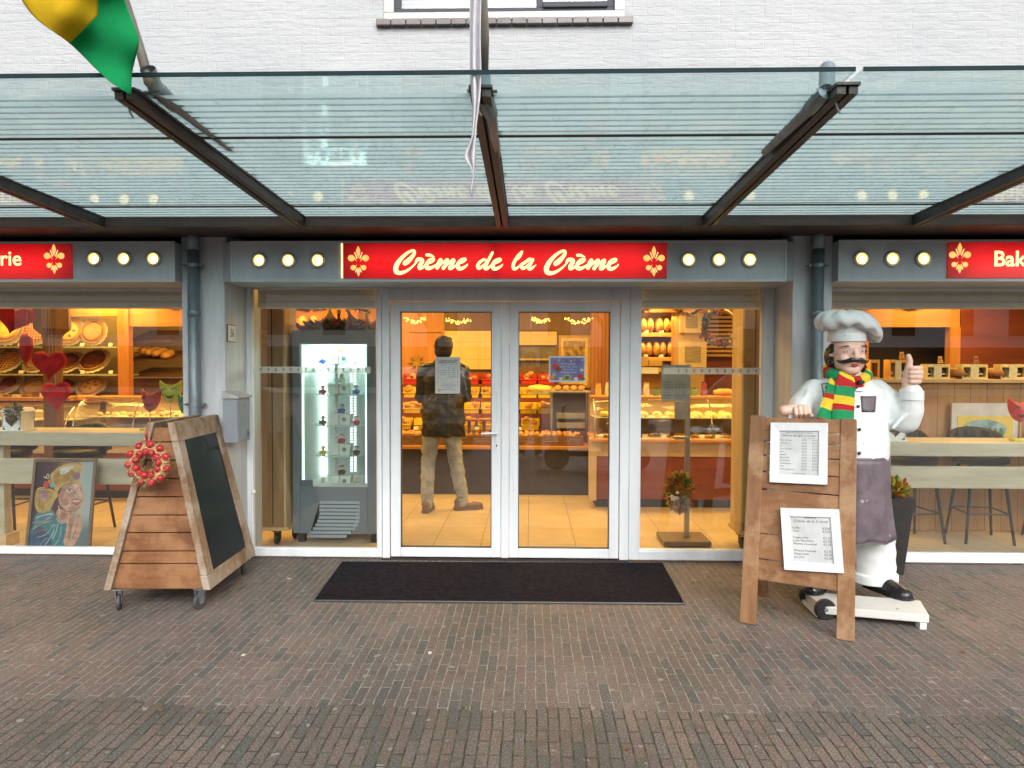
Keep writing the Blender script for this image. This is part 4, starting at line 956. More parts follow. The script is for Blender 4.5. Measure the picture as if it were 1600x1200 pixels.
for s_ in (-1, 1):
    e = HC + Vector((s_ * .047, -.099, .011)); c = MB(); c.ball(e, (.0155, .011, .0072), 14, 10); c.build('eye', EYEW, ch, world=True, smooth=True)
    c = MB(); c.ball(e + Vector((0, -.0085, .001)), (.0050, .005, .0055), 12, 8); c.build('iris', IRIS, ch, world=True, smooth=True)
    c = MB(); c.chain([(e + Vector((-.019, .004, -.001)), .0035), (e + Vector((0, -.009, .0105)), .0042), (e + Vector((.019, .004, .0)), .0035)], 8); c.build('eyelid', SK, ch, world=True, smooth=True)
    c = MB(); c.chain([(e + Vector((-s_ * .024, -.006, .030)), .0042), (e + Vector((s_ * .004, -.012, .0345)), .0042), (e + Vector((s_ * .034, .010, .027)), .0022)], 8); c.build('eyebrow', HAIR, ch, world=True, smooth=True)
    # moustache half
    mu = HC + Vector((0, -.132, -.050)); c = MB(); c.chain([(mu + Vector((s_ * .008, -.003, .006)), .012), (mu + Vector((s_ * .030, .0, .006)), .0155), (mu + Vector((s_ * .058, .018, -.004)), .0135), (mu + Vector((s_ * .085, .040, -.006)), .009), (mu + Vector((s_ * .106, .056, .004)), .003)], 10); c.build('moustache', HAIR, ch, world=True, remesh=.0035, sm=1)
    # side hair: clustered curls
    c = MB(); rnd = random.Random(4)
    for k in range(16):
        z_ = .05 - .135 * k / 15; c.ball(HC + Vector((s_ * (.103 + .006 * math.sin(k * 1.7)), .012 + rnd.uniform(-.02, .02), z_)), (.017, .030, .013), 8, 6)
    c.ball(HC + Vector((s_ * .09, .055, -.02)), (.035, .055, .07)); c.build('side_hair', HAIR, ch, world=True, remesh=.004)
c = MB(); c.chain([(HC + Vector((-.024, -.118, -.078)), .003), (HC + Vector((0, -.127, -.083)), .006), (HC + Vector((.024, -.118, -.078)), .003)], 8); c.chain([(HC + Vector((-.018, -.12, -.073)), .002), (HC + Vector((0, -.128, -.070)), .0035), (HC + Vector((.018, -.12, -.073)), .002)], 8); c.build('lips', LIPS, ch, world=True, smooth=True)
# toque
c = MB(); base_z = HC.z + .078; n = 72
rings = []
def tor(z_, rx, ry, ox=0, amp=0, k=11, ph=0, tiltx=0, dr=0):
    out = []
    for j in range(n):
        a = 2 * PI * j / n; r_ = 1 + amp * (math.sin(k * a + ph) * .6 + math.sin(7 * a + ph * 2 + 1) * .4); out.append(Vector((HC.x + ox + rx * r_ * math.cos(a), HC.y + .012 + ry * r_ * math.sin(a), z_ - tiltx * math.cos(a) * rx - dr * math.cos(a) ** 2 + amp * .25 * math.sin(k * a + ph + 1))))
    return out
hat = [tor(base_z, .115, .121), tor(base_z + .03, .114, .120), tor(base_z + .075, .113, .119, 0, .01), tor(base_z + .098, .118, .124, 0, .05, tiltx=.05, dr=.02), tor(base_z + .100, .140, .140, .002, .05, tiltx=.13, dr=.04), tor(base_z + .094, .168, .160, .006, .055, tiltx=.20, dr=.055), tor(base_z + .094, .192, .178, .008, .045, tiltx=.22, dr=.06), tor(base_z + .108, .208, .188, .008, .04, tiltx=.22, dr=.055), tor(base_z + .130, .210, .188, .006, .03, tiltx=.20, dr=.045), tor(base_z + .155, .196, .176, .002, .03, tiltx=.17, dr=.03), tor(base_z + .180, .165, .155, -.002, .03, tiltx=.13, dr=.015), tor(base_z + .196, .12, .115, -.006, .03, tiltx=.08, dr=.005), tor(base_z + .203, .06, .06, -.01, .02, tiltx=.04), tor(base_z + .204, .01, .01, -.01)]
c.loft(hat); c.build('toque', CW, ch, world=True, smooth=True, subd=1)
c = MB(); c.loft([tor(base_z - .002, .118, .124), tor(base_z + .046, .1175, .1235), tor(base_z + .050, .113, .119)], caps=False); c.build('toque_band', CW, ch, world=True, smooth=False, subd=1)
# hands
def fist(name, O, Xd, Yd, Zd, thumb, sc=1.0):
    """O palm centre, Xd across to the finger side seen from the front, Yd toward viewer, Zd up along the stacked fingers"""
    P = lambda x, y, z: O + (Xd * x + Yd * y + Zd * z) * sc
    m = MB(); m.ball(P(-.005, -.005, 0), tuple(v * sc for v in (.036, .030, .045)), 16, 12, Matrix((Xd, Yd, Zd)).transposed())
    for i in range(4):
        z_ = .036 - i * .0235; r = [.0135, .0138, .013, .0118][i] * sc; L = [.0, .003, .0, -.006][i]
        m.chain([(P(.030 + L, -.012, z_ * .95), r), (P(.038 + L, .018, z_), r * 1.02), (P(.012, .034, z_), r), (P(-.016, .028, z_), r * .92), (P(-.022, .012, z_), r * .85)], 10)
    if thumb == 'up': m.chain([(P(-.022, .0, .005), .019 * sc), (P(-.020, .012, .040), .0175 * sc), (P(-.014, .014, .072), .0145 * sc), (P(-.020, .010, .098), .0135 * sc)], 12)
    else: m.chain([(P(-.026, .0, .015), .017 * sc), (P(-.022, .026, .040), .0145 * sc), (P(.004, .036, .052), .0125 * sc), (P(.022, .034, .050), .011 * sc)], 12)
    m.chain([(P(-.012, -.008, -.03), .031 * sc), (P(-.012, -.008, -.085), .030 * sc)], 14)
    return m.build(name, SK, ch, world=True, remesh=.0034, sm=1)
Hl = cp(1424, 586, -.17)
fist('left_hand', Hl, Vector((1, 0, 0)), Vector((0, -1, 0)), Vector((-.02, 0, 1)).normalized(), 'up', 1.22)
Hr = cp(1251, 641, -.26)
fist('right_hand', Hr, Vector((-.15, -1, .1)).normalized(), Vector((.1, -.1, -1)).normalized(), Vector((1, -.1, .12)).normalized(), 'fold', 1.12)
# trousers
for nm, pts in (('trouser_leg', [(1369, 906, 31, .105, .05), (1369, 890, 29, .10, .05), (1368, 860, 29, .10, .03), (1364, 830, 32, .11, .01), (1352, 780, 36, .13, 0), (1345, 740, 38, .15, 0)]), ('trouser_leg', [(1296, 902, 29, .10, .10), (1296, 860, 28, .10, .07), (1298, 830, 30, .11, .04), (1304, 780, 34, .13, .02), (1312, 740, 36, .15, 0)])):
    c = MB(); rings = []; 
    for (a, b2, h_, ry, dy) in pts: rings.append(ell(cp(a, b2, dy), h_ * PXW, ry, 32, 2))
    R2 = []
    for i in range(len(rings) - 1):
        for q in range(5):
            t_ = q / 5; R2.append([rings[i][j].lerp(rings[i + 1][j], t_) + (rings[i][j] - sum(rings[i], Vector()) / 32) * (.035 * math.sin(q * 1.9 + i * 2 + j * .55) ** 3) for j in range(32)])
    R2.append(rings[-1]); c.loft(R2); c.build(nm, CW, ch, world=True, smooth=True)
    a, b2, h_, ry, dy = pts[0]; c = MB(); c.loft([ell(cp(a, b2 + 4, dy), h_ * PXW * 1.04, ry * 1.04, 32, 2), ell(cp(a, b2 - 10, dy), h_ * PXW * 1.06, ry * 1.06, 32, 2), ell(cp(a, b2 - 11.5, dy), h_ * PXW * .98, ry * .98, 32, 2)]); c.build('trouser_cuff', CW, ch, world=True, bevel=.004)
# apron
c = MB(); rr = []
for i in range(19):
    v_ = i / 18; py_ = 712 + (836 - 712) * v_; half = 53 + 5 * v_ - 4 * math.sin(v_ * PI); ctr = cp(1324 + 5 * v_, py_, -.012); ring = []
    for j in range(45):
        a = -PI * 1.12 + PI * 1.24 * j / 44; w2 = 1 + (.02 + .02 * v_) * math.sin(j * .95 + v_ * 1.5) + .008 * math.sin(j * 2.7); ring.append(Vector((ctr.x + (half * PXW + .012) * math.cos(a) * w2, ctr.y + (.225 - .01 * v_) * math.sin(a) * w2, ctr.z + .010 * math.sin(j * .6) * v_)))
    rr.append(ring)
c = MB(); vs = [p for r_ in rr for p in r_]; c.add(vs, [(i * 45 + j, i * 45 + j + 1, (i + 1) * 45 + j + 1, (i + 1) * 45 + j) for i in range(18) for j in range(44)])
o = c.build('apron', PUR, ch, world=True, smooth=True, recalc=False); mm = o.modifiers.new('t', 'SOLIDIFY'); mm.thickness = .014; mm.offset = -1
c = MB(); c.tube([p + Vector((0, -.004, 0)) for p in rr[-1]], .0085, 8); c.build('apron_hem', mat('worn pale apron hem', (.27, .24, .30), .6, col2=(.40, .37, .45), scale=40, var=0), ch, world=True, smooth=True)
c = MB(); c.tube([p + Vector((0, -.003, .004)) for p in rr[0]], .011, 8); c.build('apron_band', PUR, ch, world=True, smooth=True)
# red side badge seen beside the belt
c = MB(); p = cp(1378, 707, -.02); c.ball(p, (.016, .03, .022)); c.build('red_belt_knot', RIB, ch, world=True, smooth=True)
# pocket, buttons, lapel piping (sit on the jacket surface)
def torso_y(px_, py_):
    tab = [(590, 30, .10, 0), (598, 48, .125, 0), (606, 60, .15, 0), (618, 62, .18, 0), (636, 59, .205, 0), (662, 58, .225, -.01), (688, 58, .235, -.015), (708, 58, .235, -.01), (728, 55, .215, 0)]
    for a, b2 in zip(tab, tab[1:]):
        if a[0] <= py_ <= b2[0]:
            t_ = (py_ - a[0]) / (b2[0] - a[0]); h_, ry, dy = [a[i] + (b2[i] - a[i]) * t_ for i in (1, 2, 3)]; break
    else: h_, ry, dy = 58, .23, 0
    u_ = min(.97, abs(px_ - 1321) / h_); return dy - ry * (1 - u_ ** 2.2) ** (1 / 2.2)
from mathutils.bvhtree import BVHTree
TBV = BVHTree.FromPolygons([Vector(v) for v in tb.v], [list(f_) for f_ in tb.f])
def onb(px_, py_, out=.004):
    d = (CR @ Vector(((px_ - 800) / F, -(py_ - 600) / F, -1))).normalized(); hit = TBV.ray_cast(CAM, d)[0]
    return hit - d * (out + .002)
c = MB(); N = 6
fr_ = [[onb(1345 + (1369 - 1345) * (i / N) * (1 if j < 3 else 1) + (1.2 if j > 0 else 0) * j * (-.3 if i > 3 else .3), 619 + (644 - 619) * j / N, .004) for i in range(N + 1)] for j in range(N + 1)]
c.add([p for r_ in fr_ for p in r_], [(j * 7 + i, j * 7 + i + 1, (j + 1) * 7 + i + 1, (j + 1) * 7 + i) for j in range(N) for i in range(N)])
o = c.build('pocket', PUR, ch, world=True, smooth=True, recalc=False); mm = o.modifiers.new('t', 'SOLIDIFY'); mm.thickness = .008; mm.offset = 0
BUT = mat('dark jacket button', (.03, .035, .045), .3, var=.1)
for bx_, by_ in ((1292, 605), (1338, 605), (1341, 635), (1343, 671), (1343, 708)):
    p = onb(bx_, by_, .008); c = MB(); c.ball(p, (.011, .008, .011), 12, 8); c.build('button', BUT, ch, world=True, smooth=True)
c = MB(); c.tube([onb(*q, .006) for q in ((1288, 624), (1286, 612), (1284, 600), (1292, 599), (1300, 597))], .0035, 6); c.tube([onb(*q, .006) for q in ((1334, 597), (1337, 611), (1342, 612), (1348, 611))], .002, 6); c.build('piping', BUT, ch, world=True, smooth=True)
c = MB(); c.ball(cp(1345, 597, -.16), (.026, .018, .014)); c.ball(cp(1302, 596, -.16), (.02, .016, .01)); c.build('bow_tie', HAIR, ch, world=True, smooth=True)
# scarf: striped (bands keep their place along its length)
SR = mat('scarf red', (.42, .008, .012), .85, var=.1, bump=.4, bscale=200); SY = mat('scarf yellow', (.72, .52, .03), .85, var=.1, bump=.4, bscale=200); SG = mat('scarf green', (.005, .24, .085), .85, var=.1, bump=.4, bscale=200)
sc = thing('striped_scarf', 'red yellow and green striped knitted scarf around the neck of the chef statue', 'scarf', cp(1322, 592, -.1))
def strap(path, wd, th, seq, name, n=8):
    """flat knitted band along a path of (point, normal)"""
    P = catmull([p for p, _ in path], n); Nn = catmull([q for _, q in path], n); L = len(P); m = MB(); per = L / len(seq)
    rings = []
    for i, p in enumerate(P):
        d = (P[min(i + 1, L - 1)] - P[max(i - 1, 0)]).normalized(); nn = Nn[i].normalized(); s_ = d.cross(nn).normalized(); u_ = i / (L - 1); ww = wd[0] + (wd[1] - wd[0]) * u_ if len(wd) == 2 else wd[0] + (wd[1] - wd[0]) * min(1, u_ * 2) if u_ < .5 else wd[1] + (wd[2] - wd[1]) * (u_ * 2 - 1)
        ring = []
        for j in range(20):
            a = 2 * PI * j / 20; wv = .006 * math.sin(3 * a + i * .15)
            ring.append(p + s_ * (ww / 2 * math.cos(a)) + nn * ((th / 2) * math.sin(a) + (wv if math.sin(a) > 0 else 0)))
        rings.append(ring)
    vs = [q for r_ in rings for q in r_]; m.v = [tuple(v) for v in vs]
    for i in range(L - 1):
        ci = seq[min(int(i / per), len(seq) - 1)]
        for j in range(20): m.f.append((i * 20 + j, i * 20 + (j + 1) % 20, (i + 1) * 20 + (j + 1) % 20, (i + 1) * 20 + j)); m.mi.append(ci)
    m.f.append(tuple(range(19, -1, -1))); m.mi.append(seq[0]); m.f.append(tuple(range((L - 1) * 20, L * 20))); m.mi.append(seq[-1])
    return m.build(name, [SR, SY, SG], sc, world=True, smooth=True)
NC = cp(1323, 588, .0)
def nk(a_deg, r_, z_, ry=.8): a = R_(a_deg); return (NC + Vector((r_ * math.cos(a), -r_ * ry * math.sin(a), z_)), Vector((math.cos(a), -math.sin(a) * .9, .35)))
path = [nk(250, .12, .055), nk(215, .128, .05), nk(180, .132, .03), nk(150, .135, .008), nk(120, .14, -.018), nk(100, .15, -.034), nk(80, .15, -.034), nk(60, .14, -.02), nk(30, .135, .005), nk(0, .132, .028), nk(-35, .128, .05), nk(-70, .12, .055)]
strap(path, (.085, .085), .04, [0, 1, 1, 0, 2, 2, 1, 1, 0, 0, 1, 1, 2, 1, 0, 2, 1, 0], 'neck_loop')
def hangpath(pts): return [(cp(*p), Vector((0, -1, .15))) for p in pts]
strap(hangpath([(1323, 586, -.165), (1320, 598, -.20), (1320, 615, -.225), (1318, 632, -.235), (1317, 650, -.245), (1316, 668, -.25)]), (.10, .135, .135), .034, [1, 0, 0, 2, 2, 1, 1, 0, 2, 2, 1, 0], 'front_tail')
strap(hangpath([(1306, 592, -.155), (1302, 602, -.19), (1299, 618, -.21), (1294, 634, -.22), (1289, 650, -.232), (1286, 668, -.24)]), (.07, .09, .10), .028, [2, 1, 2, 2, 0, 1, 1, 2, 2, 0, 1], 'rear_tail')
strap([(cp(1327, 590, -.16), Vector((0, -1, .1))), (cp(1331, 600, -.19), Vector((.3, -1, .1))), (cp(1331, 612, -.20), Vector((.3, -1, 0)))], (.05, .03), .03, [1, 0, 2], 'knot_fold')
# shoe
def shoe(px0, py0, px1, py1, zb_, name='shoe'):
    A = gnd(px0, py0, zb_); B = gnd(px1, py1, zb_); d = (B - A); L = d.length; d.normalize(); s_ = Vector((-d.y, d.x, 0)); m = MB()
    prof = [(0, .034, .07), (.06, .046, .10), (.25, .054, .115), (.45, .058, .10), (.65, .066, .078), (.82, .066, .064), (.93, .052, .050), (1, .024, .034)]
    rings = []
    for t_, w2, h_ in prof:
        c_ = A + d * (L * t_); ring = []
        for j in range(18):
            a = 2 * PI * j / 18; ring.append(c_ + s_ * (w2 * math.cos(a)) + Vector((0, 0, .012 + max(-.010, h_ * math.sin(a)) if math.sin(a) < 0 else .012 + h_ * math.sin(a))))
        rings.append(ring)
    m.loft(rings); o = m.build(name, SHOE, ch, world=True, smooth=True, subd=1)
    m = MB(); rings = []
    for t_, w2, h_ in [(-.015, .034, 0)] + prof[1:] + [(1.012, .02, 0)]:
        c_ = A + d * (L * t_); rings.append([c_ + s_ * (w2 + .004) + Vector((0, 0, .001)), c_ - s_ * (w2 + .004) + Vector((0, 0, .001)), c_ - s_ * (w2 + .004) + Vector((0, 0, .014)), c_ + s_ * (w2 + .004) + Vector((0, 0, .014))])
    m.loft(rings); m.build('sole', SHOE, ch, world=True)
ZT = .09
shoe(1354, 916, 1424, 939, ZT); shoe(1290, 908, 1265, 930, ZT)
# wheeled base
BW = mat('scuffed white base board', (.60, .60, .58), .55, var=.06, scale=5); chips(BW, (.22, .2, .18), .73, 14)
q = [gnd(1283, 947, ZT), gnd(1452, 961, ZT), gnd(1438, 938, ZT), gnd(1258, 924, ZT)]
c = MB(); c.hexa([p + Vector((0, 0, -.05)) for p in q], q); c.build('base_board', BW, ch, world=True, bevel=.005)
for p in (q[1], q[2]): pp = p.lerp(q[0], .035); MB().box(pp.x - .03, pp.x + .01, pp.y - .0, pp.y + .05, 0, ZT - .052).build('base_foot', BW, ch, world=True)
c = MB(); c.hexa([p + Vector((0, 0, -.078)) for p in (q[0] + Vector((-.02, .02, 0)), q[0] + Vector((.06, .02, 0)), q[3] + Vector((.06, 0, 0)), q[3] + Vector((-.02, 0, 0)))], [p + Vector((0, 0, -.0515)) for p in (q[0] + Vector((-.02, .02, 0)), q[0] + Vector((.06, .02, 0)), q[3] + Vector((.06, 0, 0)), q[3] + Vector((-.02, 0, 0)))]); c.build('base_rail', BW, ch, world=True)
wc = gnd(1291, 970); 
for off in (Vector((0, 0, 0)), q[3] - q[0]):
    M = Matrix.Translation((wc.x + off.x, wc.y + off.y + .02, .066)) @ Matrix.Rotation(PI / 2, 4, 'X')
    o = MB().lathe([(.02, -.018), (.058, -.018), (.066, -.010), (.066, .010), (.058, .018), (.02, .018)], 28, M).build('wheel', RUBBER if 0 else BLKP, ch, world=True)
    m_ = MB().lathe([(.001, -.012), (.03, -.012), (.03, .012), (.012, .014), (.012, .022), (.001, .022)], 16, M); m_.build('hub', GALV, o).data.transform(Matrix.Translation(-Vector(ch.location)))

# ================= inside the shop =================
WARM = (1.0, .575, .13)
def ceil_light(x, y, sx, sy, en, col=WARM):
    l = bpy.data.lights.new('ceiling_lamp', 'AREA'); l.shape = 'RECTANGLE'; l.size = sx; l.size_y = sy; l.energy = en; l.color = col
    o = bpy.data.objects.new('ceiling_lamp', l); COL.objects.link(o); o.location = (x, y, 2.60)
for (x, y, en) in ((-5.0, 1.0, 55), (-5.2, 2.7, 95), (-2.6, 1.5, 60), (-1.6, 3.0, 70), (0.2, 1.0, 50), (0.2, 2.6, 80), (2.0, 1.0, 50), (2.4, 2.4, 85), (4.6, .8, 50), (4.8, 2.4, 60), (-3.2, 4.3, 80), (1.4, 4.3, 75), (-.6, 4.2, 55)):
    ceil_light(x, y, .9, .5, en * .42)
OR2 = wood('orange cherry wood', (.44, .19, .055), (.56, .27, .08), 'X', 6, .4); OR3 = wood('orange cherry wood upright', (.40, .165, .048), (.52, .24, .075), 'Z', 6, .4)
MAH = wood('red mahogany panel', (.16, .035, .018), (.24, .06, .028), 'X', 6, .35); LW = wood('light beech wood', (.42, .30, .17), (.55, .41, .24), 'X', 7, .5)
LWZ = wood('light beech wood upright', (.42, .30, .17), (.55, .41, .24), 'Z', 7, .5); DBR = wood('dark brown pillar wood', (.07, .03, .014), (.12, .05, .022), 'Z', 6, .45); BRN = wood('brown veneer', (.14, .075, .035), (.22, .12, .06), 'Z', 6, .5)
PALE = wood('pale limed table wood', (.36, .32, .23), (.50, .45, .34), 'X', 7, .6)
YEL = mat('yellow plastic crate', (.75, .56, .02), .4, var=.08); REDC = mat('red plastic crate', (.55, .03, .02), .4, var=.08)
CRUST = mat('golden bread crust', (.42, .19, .05), .55, scale=9, col2=(.66, .36, .12), bump=.3, bscale=60); CRUST2 = mat('dark bread crust', (.16, .07, .025), .6, scale=14, col2=(.32, .15, .06), bump=.4, bscale=70)
CREAMT = mat('cream wall tiles', (.60, .50, .33), .4, var=.05); tile_lines(CREAMT, .45, .45, 0, 0, .006, (.25, .18, .1), ax='XZY')
STOOLM = mat('black quilted leather', (.006, .005, .005), .5, var=.3, scale=12, spec=.25); BMET = mat('black steel tube', (.012, .012, .012), .4, var=.1)
MET = mat('brushed metal', (.45, .42, .36), .3, metal=.9, var=.1, scale=12); WLAQ = mat('white lacquered wood', (.66, .66, .63), .5, var=.05); PLINTH = mat('black plinth', (.015, .014, .014), .4, var=.1)
DARKP = mat('dark brown counter panel', (.035, .026, .022), .3, var=.2)
def WB(p0, p1, q0, q1, Ya, Yb, m=None, py=None):
    """box whose front face (plane Ya) spans the pixel rectangle p0..p1 x q0..q1 of the photo"""
    pm = (p0 + p1) / 2; qm = (q0 + q1) / 2; x0, x1 = X(p0, Ya, qm), X(p1, Ya, qm); z1, z0 = Z(q0, Ya, pm), Z(q1, Ya, pm)
    return (m or MB()).box(x0, x1, Ya, Yb, max(z0, .003), z1)
def solo(mb, name, m, lab, cat, group=None, **k):
    o = mb.build(name, m, **k); return tag(o, lab, cat, group)

# ---- bar tables at the windows ----
def bar(x0, x1, zt_, zb_, r0, r1, lab, legs):
    o = thing('bar_table', lab, 'table', ((x0 + x1) / 2, .4, 0)); Ya = .20
    MB().box(x0, x1, Ya, .66, zb_, zt_).build('table_top', PALE, o, world=True, bevel=.006)
    MB().box(x0 + .05, x1 - .05, Ya + .03, Ya + .075, r1, r0).build('rail', PALE, o, world=True, bevel=.004)
    for lx_ in legs: MB().box(lx_, lx_ + .09, Ya + .08, Ya + .17, .003, zb_ - .001).build('leg', PALE, o, world=True, bevel=.004); MB().box(lx_ - .03, lx_ + .12, Ya + .05, Ya + .22, .004, .11).build('foot', LW, o, world=True, bevel=.004)
    return o
bar(-6.3, -2.72, Z(676, .2, 150), Z(697, .2, 150), Z(717, .23, 150), Z(757, .23, 150), 'long pale wooden bar table inside the left window', (X(-4, .28) - .05, -2.95))
bar(2.62, 6.3, Z(692, .2, 1450), Z(713, .2, 1450), Z(729, .23, 1450), Z(763, .23, 1450), 'long pale wooden bar table inside the right window', (2.75,))
# ---- bar stools ----
def stool():
    o = thing('bar_stool', 's', 'bar stool'); c = MB(); rings = []
    for (z_, rx, ry) in ((.70, .19, .18), (.72, .225, .215), (.765, .225, .215), (.785, .19, .18)): rings.append([Vector((rx * math.cos(a), ry * math.sin(a), z_)) for a in [2 * PI * j / 24 for j in range(24)]])
    c.loft(rings); c.build('seat', STOOLM, o, smooth=True)
    c = MB(); nu = 24; vi = []; vo = []
    rings = []
    for i in range(nu + 1):
        a = PI * (-.02 + 1.04 * i / nu); hgt = .255 * math.sin(PI * i / nu) ** .35; r0 = .235 + .012 * math.sin(i * 1.6); z0 = .77; ring = []
        for (dr, dz_) in ((-.025, 0), (.022, 0), (.035, hgt * .5), (.03, hgt * .9), (.0, hgt), (-.03, hgt * .9), (-.03, hgt * .5)): ring.append(Vector(((r0 + dr) * math.cos(a), (r0 + dr) * .92 * math.sin(a), z0 + dz_)))
        rings.append(ring)
    c.loft(rings); c.build('backrest', STOOLM, o, smooth=True)
    for sx in (-1, 1):
        for sy in (-1, 1): c = MB(); c.tube([(sx * .13, sy * .12, .71), (sx * .20, sy * .20, .0)], [.016, .012], 8); c.build('leg', BMET, o)
    c = MB(); q = [(sx * .175, sy * .17, .27) for sx, sy in ((-1, -1), (1, -1), (1, 1), (-1, 1), (-1, -1))]; c.tube(q, .008, 8); c.build('footrest', BMET, o)
    return o
st0 = stool(); spots = [(-5.0, .86, .1, 'black bar stool behind the left bar table beside the white heart lantern'), (-4.27, .86, -.1, 'black bar stool behind the left bar table near the red party mask'), (-5.75, .86, .05, 'black bar stool at the far left end of the left bar table'), (3.48, .82, .15, 'black bar stool behind the right bar table closest to the chef statue'), (4.12, .84, -.12, 'black bar stool under the yellow poster at the right bar table'), (4.85, .84, .05, 'black bar stool at the right end of the right bar table')]
for i, (x, y, rz_, lb) in enumerate(spots):
    o = st0 if i == 0 else dup(st0); o.location = (x, y, 0); o.rotation_euler = (0, 0, rz_); o['label'] = lb; o['group'] = 'black bar stools at the window tables'
# ---- hearts ----
HEART = mat('red velvet heart', (.40, .006, .008), .95, var=.35, scale=14, bump=.5, bscale=120)
def heart_mb(s_, th, n=48):
    pts = []
    for i in range(n):
        t_ = 2 * PI * i / n; pts.append((16 * math.sin(t_) ** 3 / 32 * s_, (13 * math.cos(t_) - 5 * math.cos(2 * t_) - 2 * math.cos(3 * t_) - math.cos(4 * t_)) / 32 * s_))
    m = MB(); rings = []
    for k, (f_, y) in enumerate(((.0, -th), (.5, -th * .93), (.8, -th * .7), (.95, -th * .35), (1, 0), (.95, th * .35), (.8, th * .7), (.5, th * .93), (.0, th))): rings.append([Vector((x * f_ if f_ else x * .02, y, (z_ * f_ if f_ else z_ * .02))) for x, z_ in pts])
    return m.loft(rings)
for (px_, py_, w_, h_, tl_, rz_, lab) in ((22, 496, 50, 46, .25, .3, 'large dark red velvet heart hanging topmost behind the left window'), (41, 541, 26, 44, 0.2, -.78, 'turned red velvet heart hanging edge-on between two others'), (77, 568, 56, 46, 0, 0, 'red velvet heart hanging before the brown pillar'), (88, 616, 52, 46, -.08, -.2, 'lowest red velvet heart hanging above the bar stool')):
    c = at(px_, py_, .55); s_ = 56 * 6.3 / F; o = heart_mb(s_, .045).build('velvet_heart', HEART, smooth=True); o.location = c; o.rotation_euler = (0, tl_, rz_); o.scale = (1, 1, h_ / 50); tag(o, lab, 'heart decoration', 'hearts hanging in the left window')
    c2 = MB().tube([(0, 0, .10), (0, 0, 2.3 - c.z)], .0015, 4)
    t_ = c2.build('thread', MET, o)
# ---- lantern with heart hole ----
def lantern(loc, lab, plant):
    o = thing('heart_lantern', lab, 'lantern', loc); w_ = .085; hh = .155; c = MB(); n = 24
    hp = [(16 * math.sin(t_) ** 3 / 32 * .11, hh * .52 + (13 * math.cos(t_) - 5 * math.cos(2 * t_) - 2 * math.cos(3 * t_) - math.cos(4 * t_)) / 32 * .11) for t_ in [2 * PI * i / n for i in range(n)]]
    sq = []
    for x, z_ in hp:
        dx, dz_ = x, z_ - hh * .5; k = min((w_ - .002) / max(abs(dx), 1e-6), (hh / 2) / max(abs(dz_), 1e-6)); sq.append((dx * k, hh * .5 + dz_ * k))
    for i in range(n):
        j = (i + 1) % n; c.add([(hp[i][0], -w_, hp[i][1]), (hp[j][0], -w_, hp[j][1]), (sq[j][0], -w_, sq[j][1]), (sq[i][0], -w_, sq[i][1])], [(0, 1, 2, 3)])
    c.box(-w_, -w_ + .008, -w_, w_, .0, hh).box(w_ - .008, w_, -w_, w_, 0, hh).box(-w_, w_, w_ - .008, w_, 0, hh)
    c.build('body', WLAQ, o)
    MB().box(-w_ - .015, w_ + .015, -w_ - .015, w_ + .015, -.012, .0).build('base', WLAQ, o, bevel=.003)
    MB().prism([(-w_ - .015, -w_ - .012, hh), (w_ + .015, -w_ - .012, hh), (w_ * .7, -w_ - .012, hh + .035), (-w_ * .7, -w_ - .012, hh + .035)], (0, 2 * w_ + .024, 0)).build('roof', WLAQ, o, bevel=.003)
    MB().lathe([(.001, .001), (.04, .001), (.04, .07), (.001, .07)], 14).build('candle', CRUST2, o)
    return o
p = at(29, 673, .36); lantern((p.x, p.y, Z(676, .2, 150) + .012), 'white wooden heart lantern with green sprig on the left bar table', 1)
p = at(1391, 688, .36); lantern((p.x, p.y, Z(692, .2, 1450) + .012), 'white wooden heart lantern on the right bar table behind the chef', 0)
def leaves(n, c, r, size, seed, cols, name, parent=None, up=.3, flat=1):
    rnd = random.Random(seed); out = []
    ms = [MB() for _ in cols]
    for i in range(n):
        d = Vector((rnd.gauss(0, 1), rnd.gauss(0, 1), rnd.gauss(0, 1))).normalized(); p = Vector(c) + Vector((d.x * r[0], d.y * r[1], d.z * r[2])) * rnd.uniform(.4, 1); dd = (d + Vector((0, 0, up)) + Vector((rnd.uniform(-.5, .5), rnd.uniform(-.5, .5), rnd.uniform(-.5, .5)))).normalized(); s_ = dd.cross(Vector((rnd.random(), rnd.random(), rnd.random()))).normalized(); L = size * rnd.uniform(.6, 1.2); w_ = L * .22; nn = s_.cross(dd) * w_ * .4
        ms[rnd.randrange(len(cols))].add([p, p + dd * L * .5 + s_ * w_ + nn, p + dd * L, p + dd * L * .5 - s_ * w_ + nn], [(0, 1, 2), (0, 2, 3)])
    tot = MB()
    for k, q in enumerate(ms): tot.cur = k; tot.add(q.v, q.f)
    return tot.build(name, cols, parent, recalc=False)
LGR = mat('fresh green leaf', (.03, .13, .02), .5, var=.3); LRD = mat('red leaf tip', (.42, .05, .02), .5, var=.3); LYL = mat('yellow green leaf', (.38, .34, .04), .5, var=.3); LOR = mat('orange leaf', (.55, .18, .03), .5, var=.3); LBR = mat('brown dried leaf', (.12, .05, .02), .7, var=.4); LPK = mat('cream petal', (.6, .5, .4), .6, var=.1)
o = leaves(150, (0, 0, 0), (.05, .04, .06), .05, 2, [LGR, LGR, LRD], 'green_sprig'); o.location = at(21, 643, .24); tag(o, 'green sprig with red tips hanging over the white lantern', 'plant')
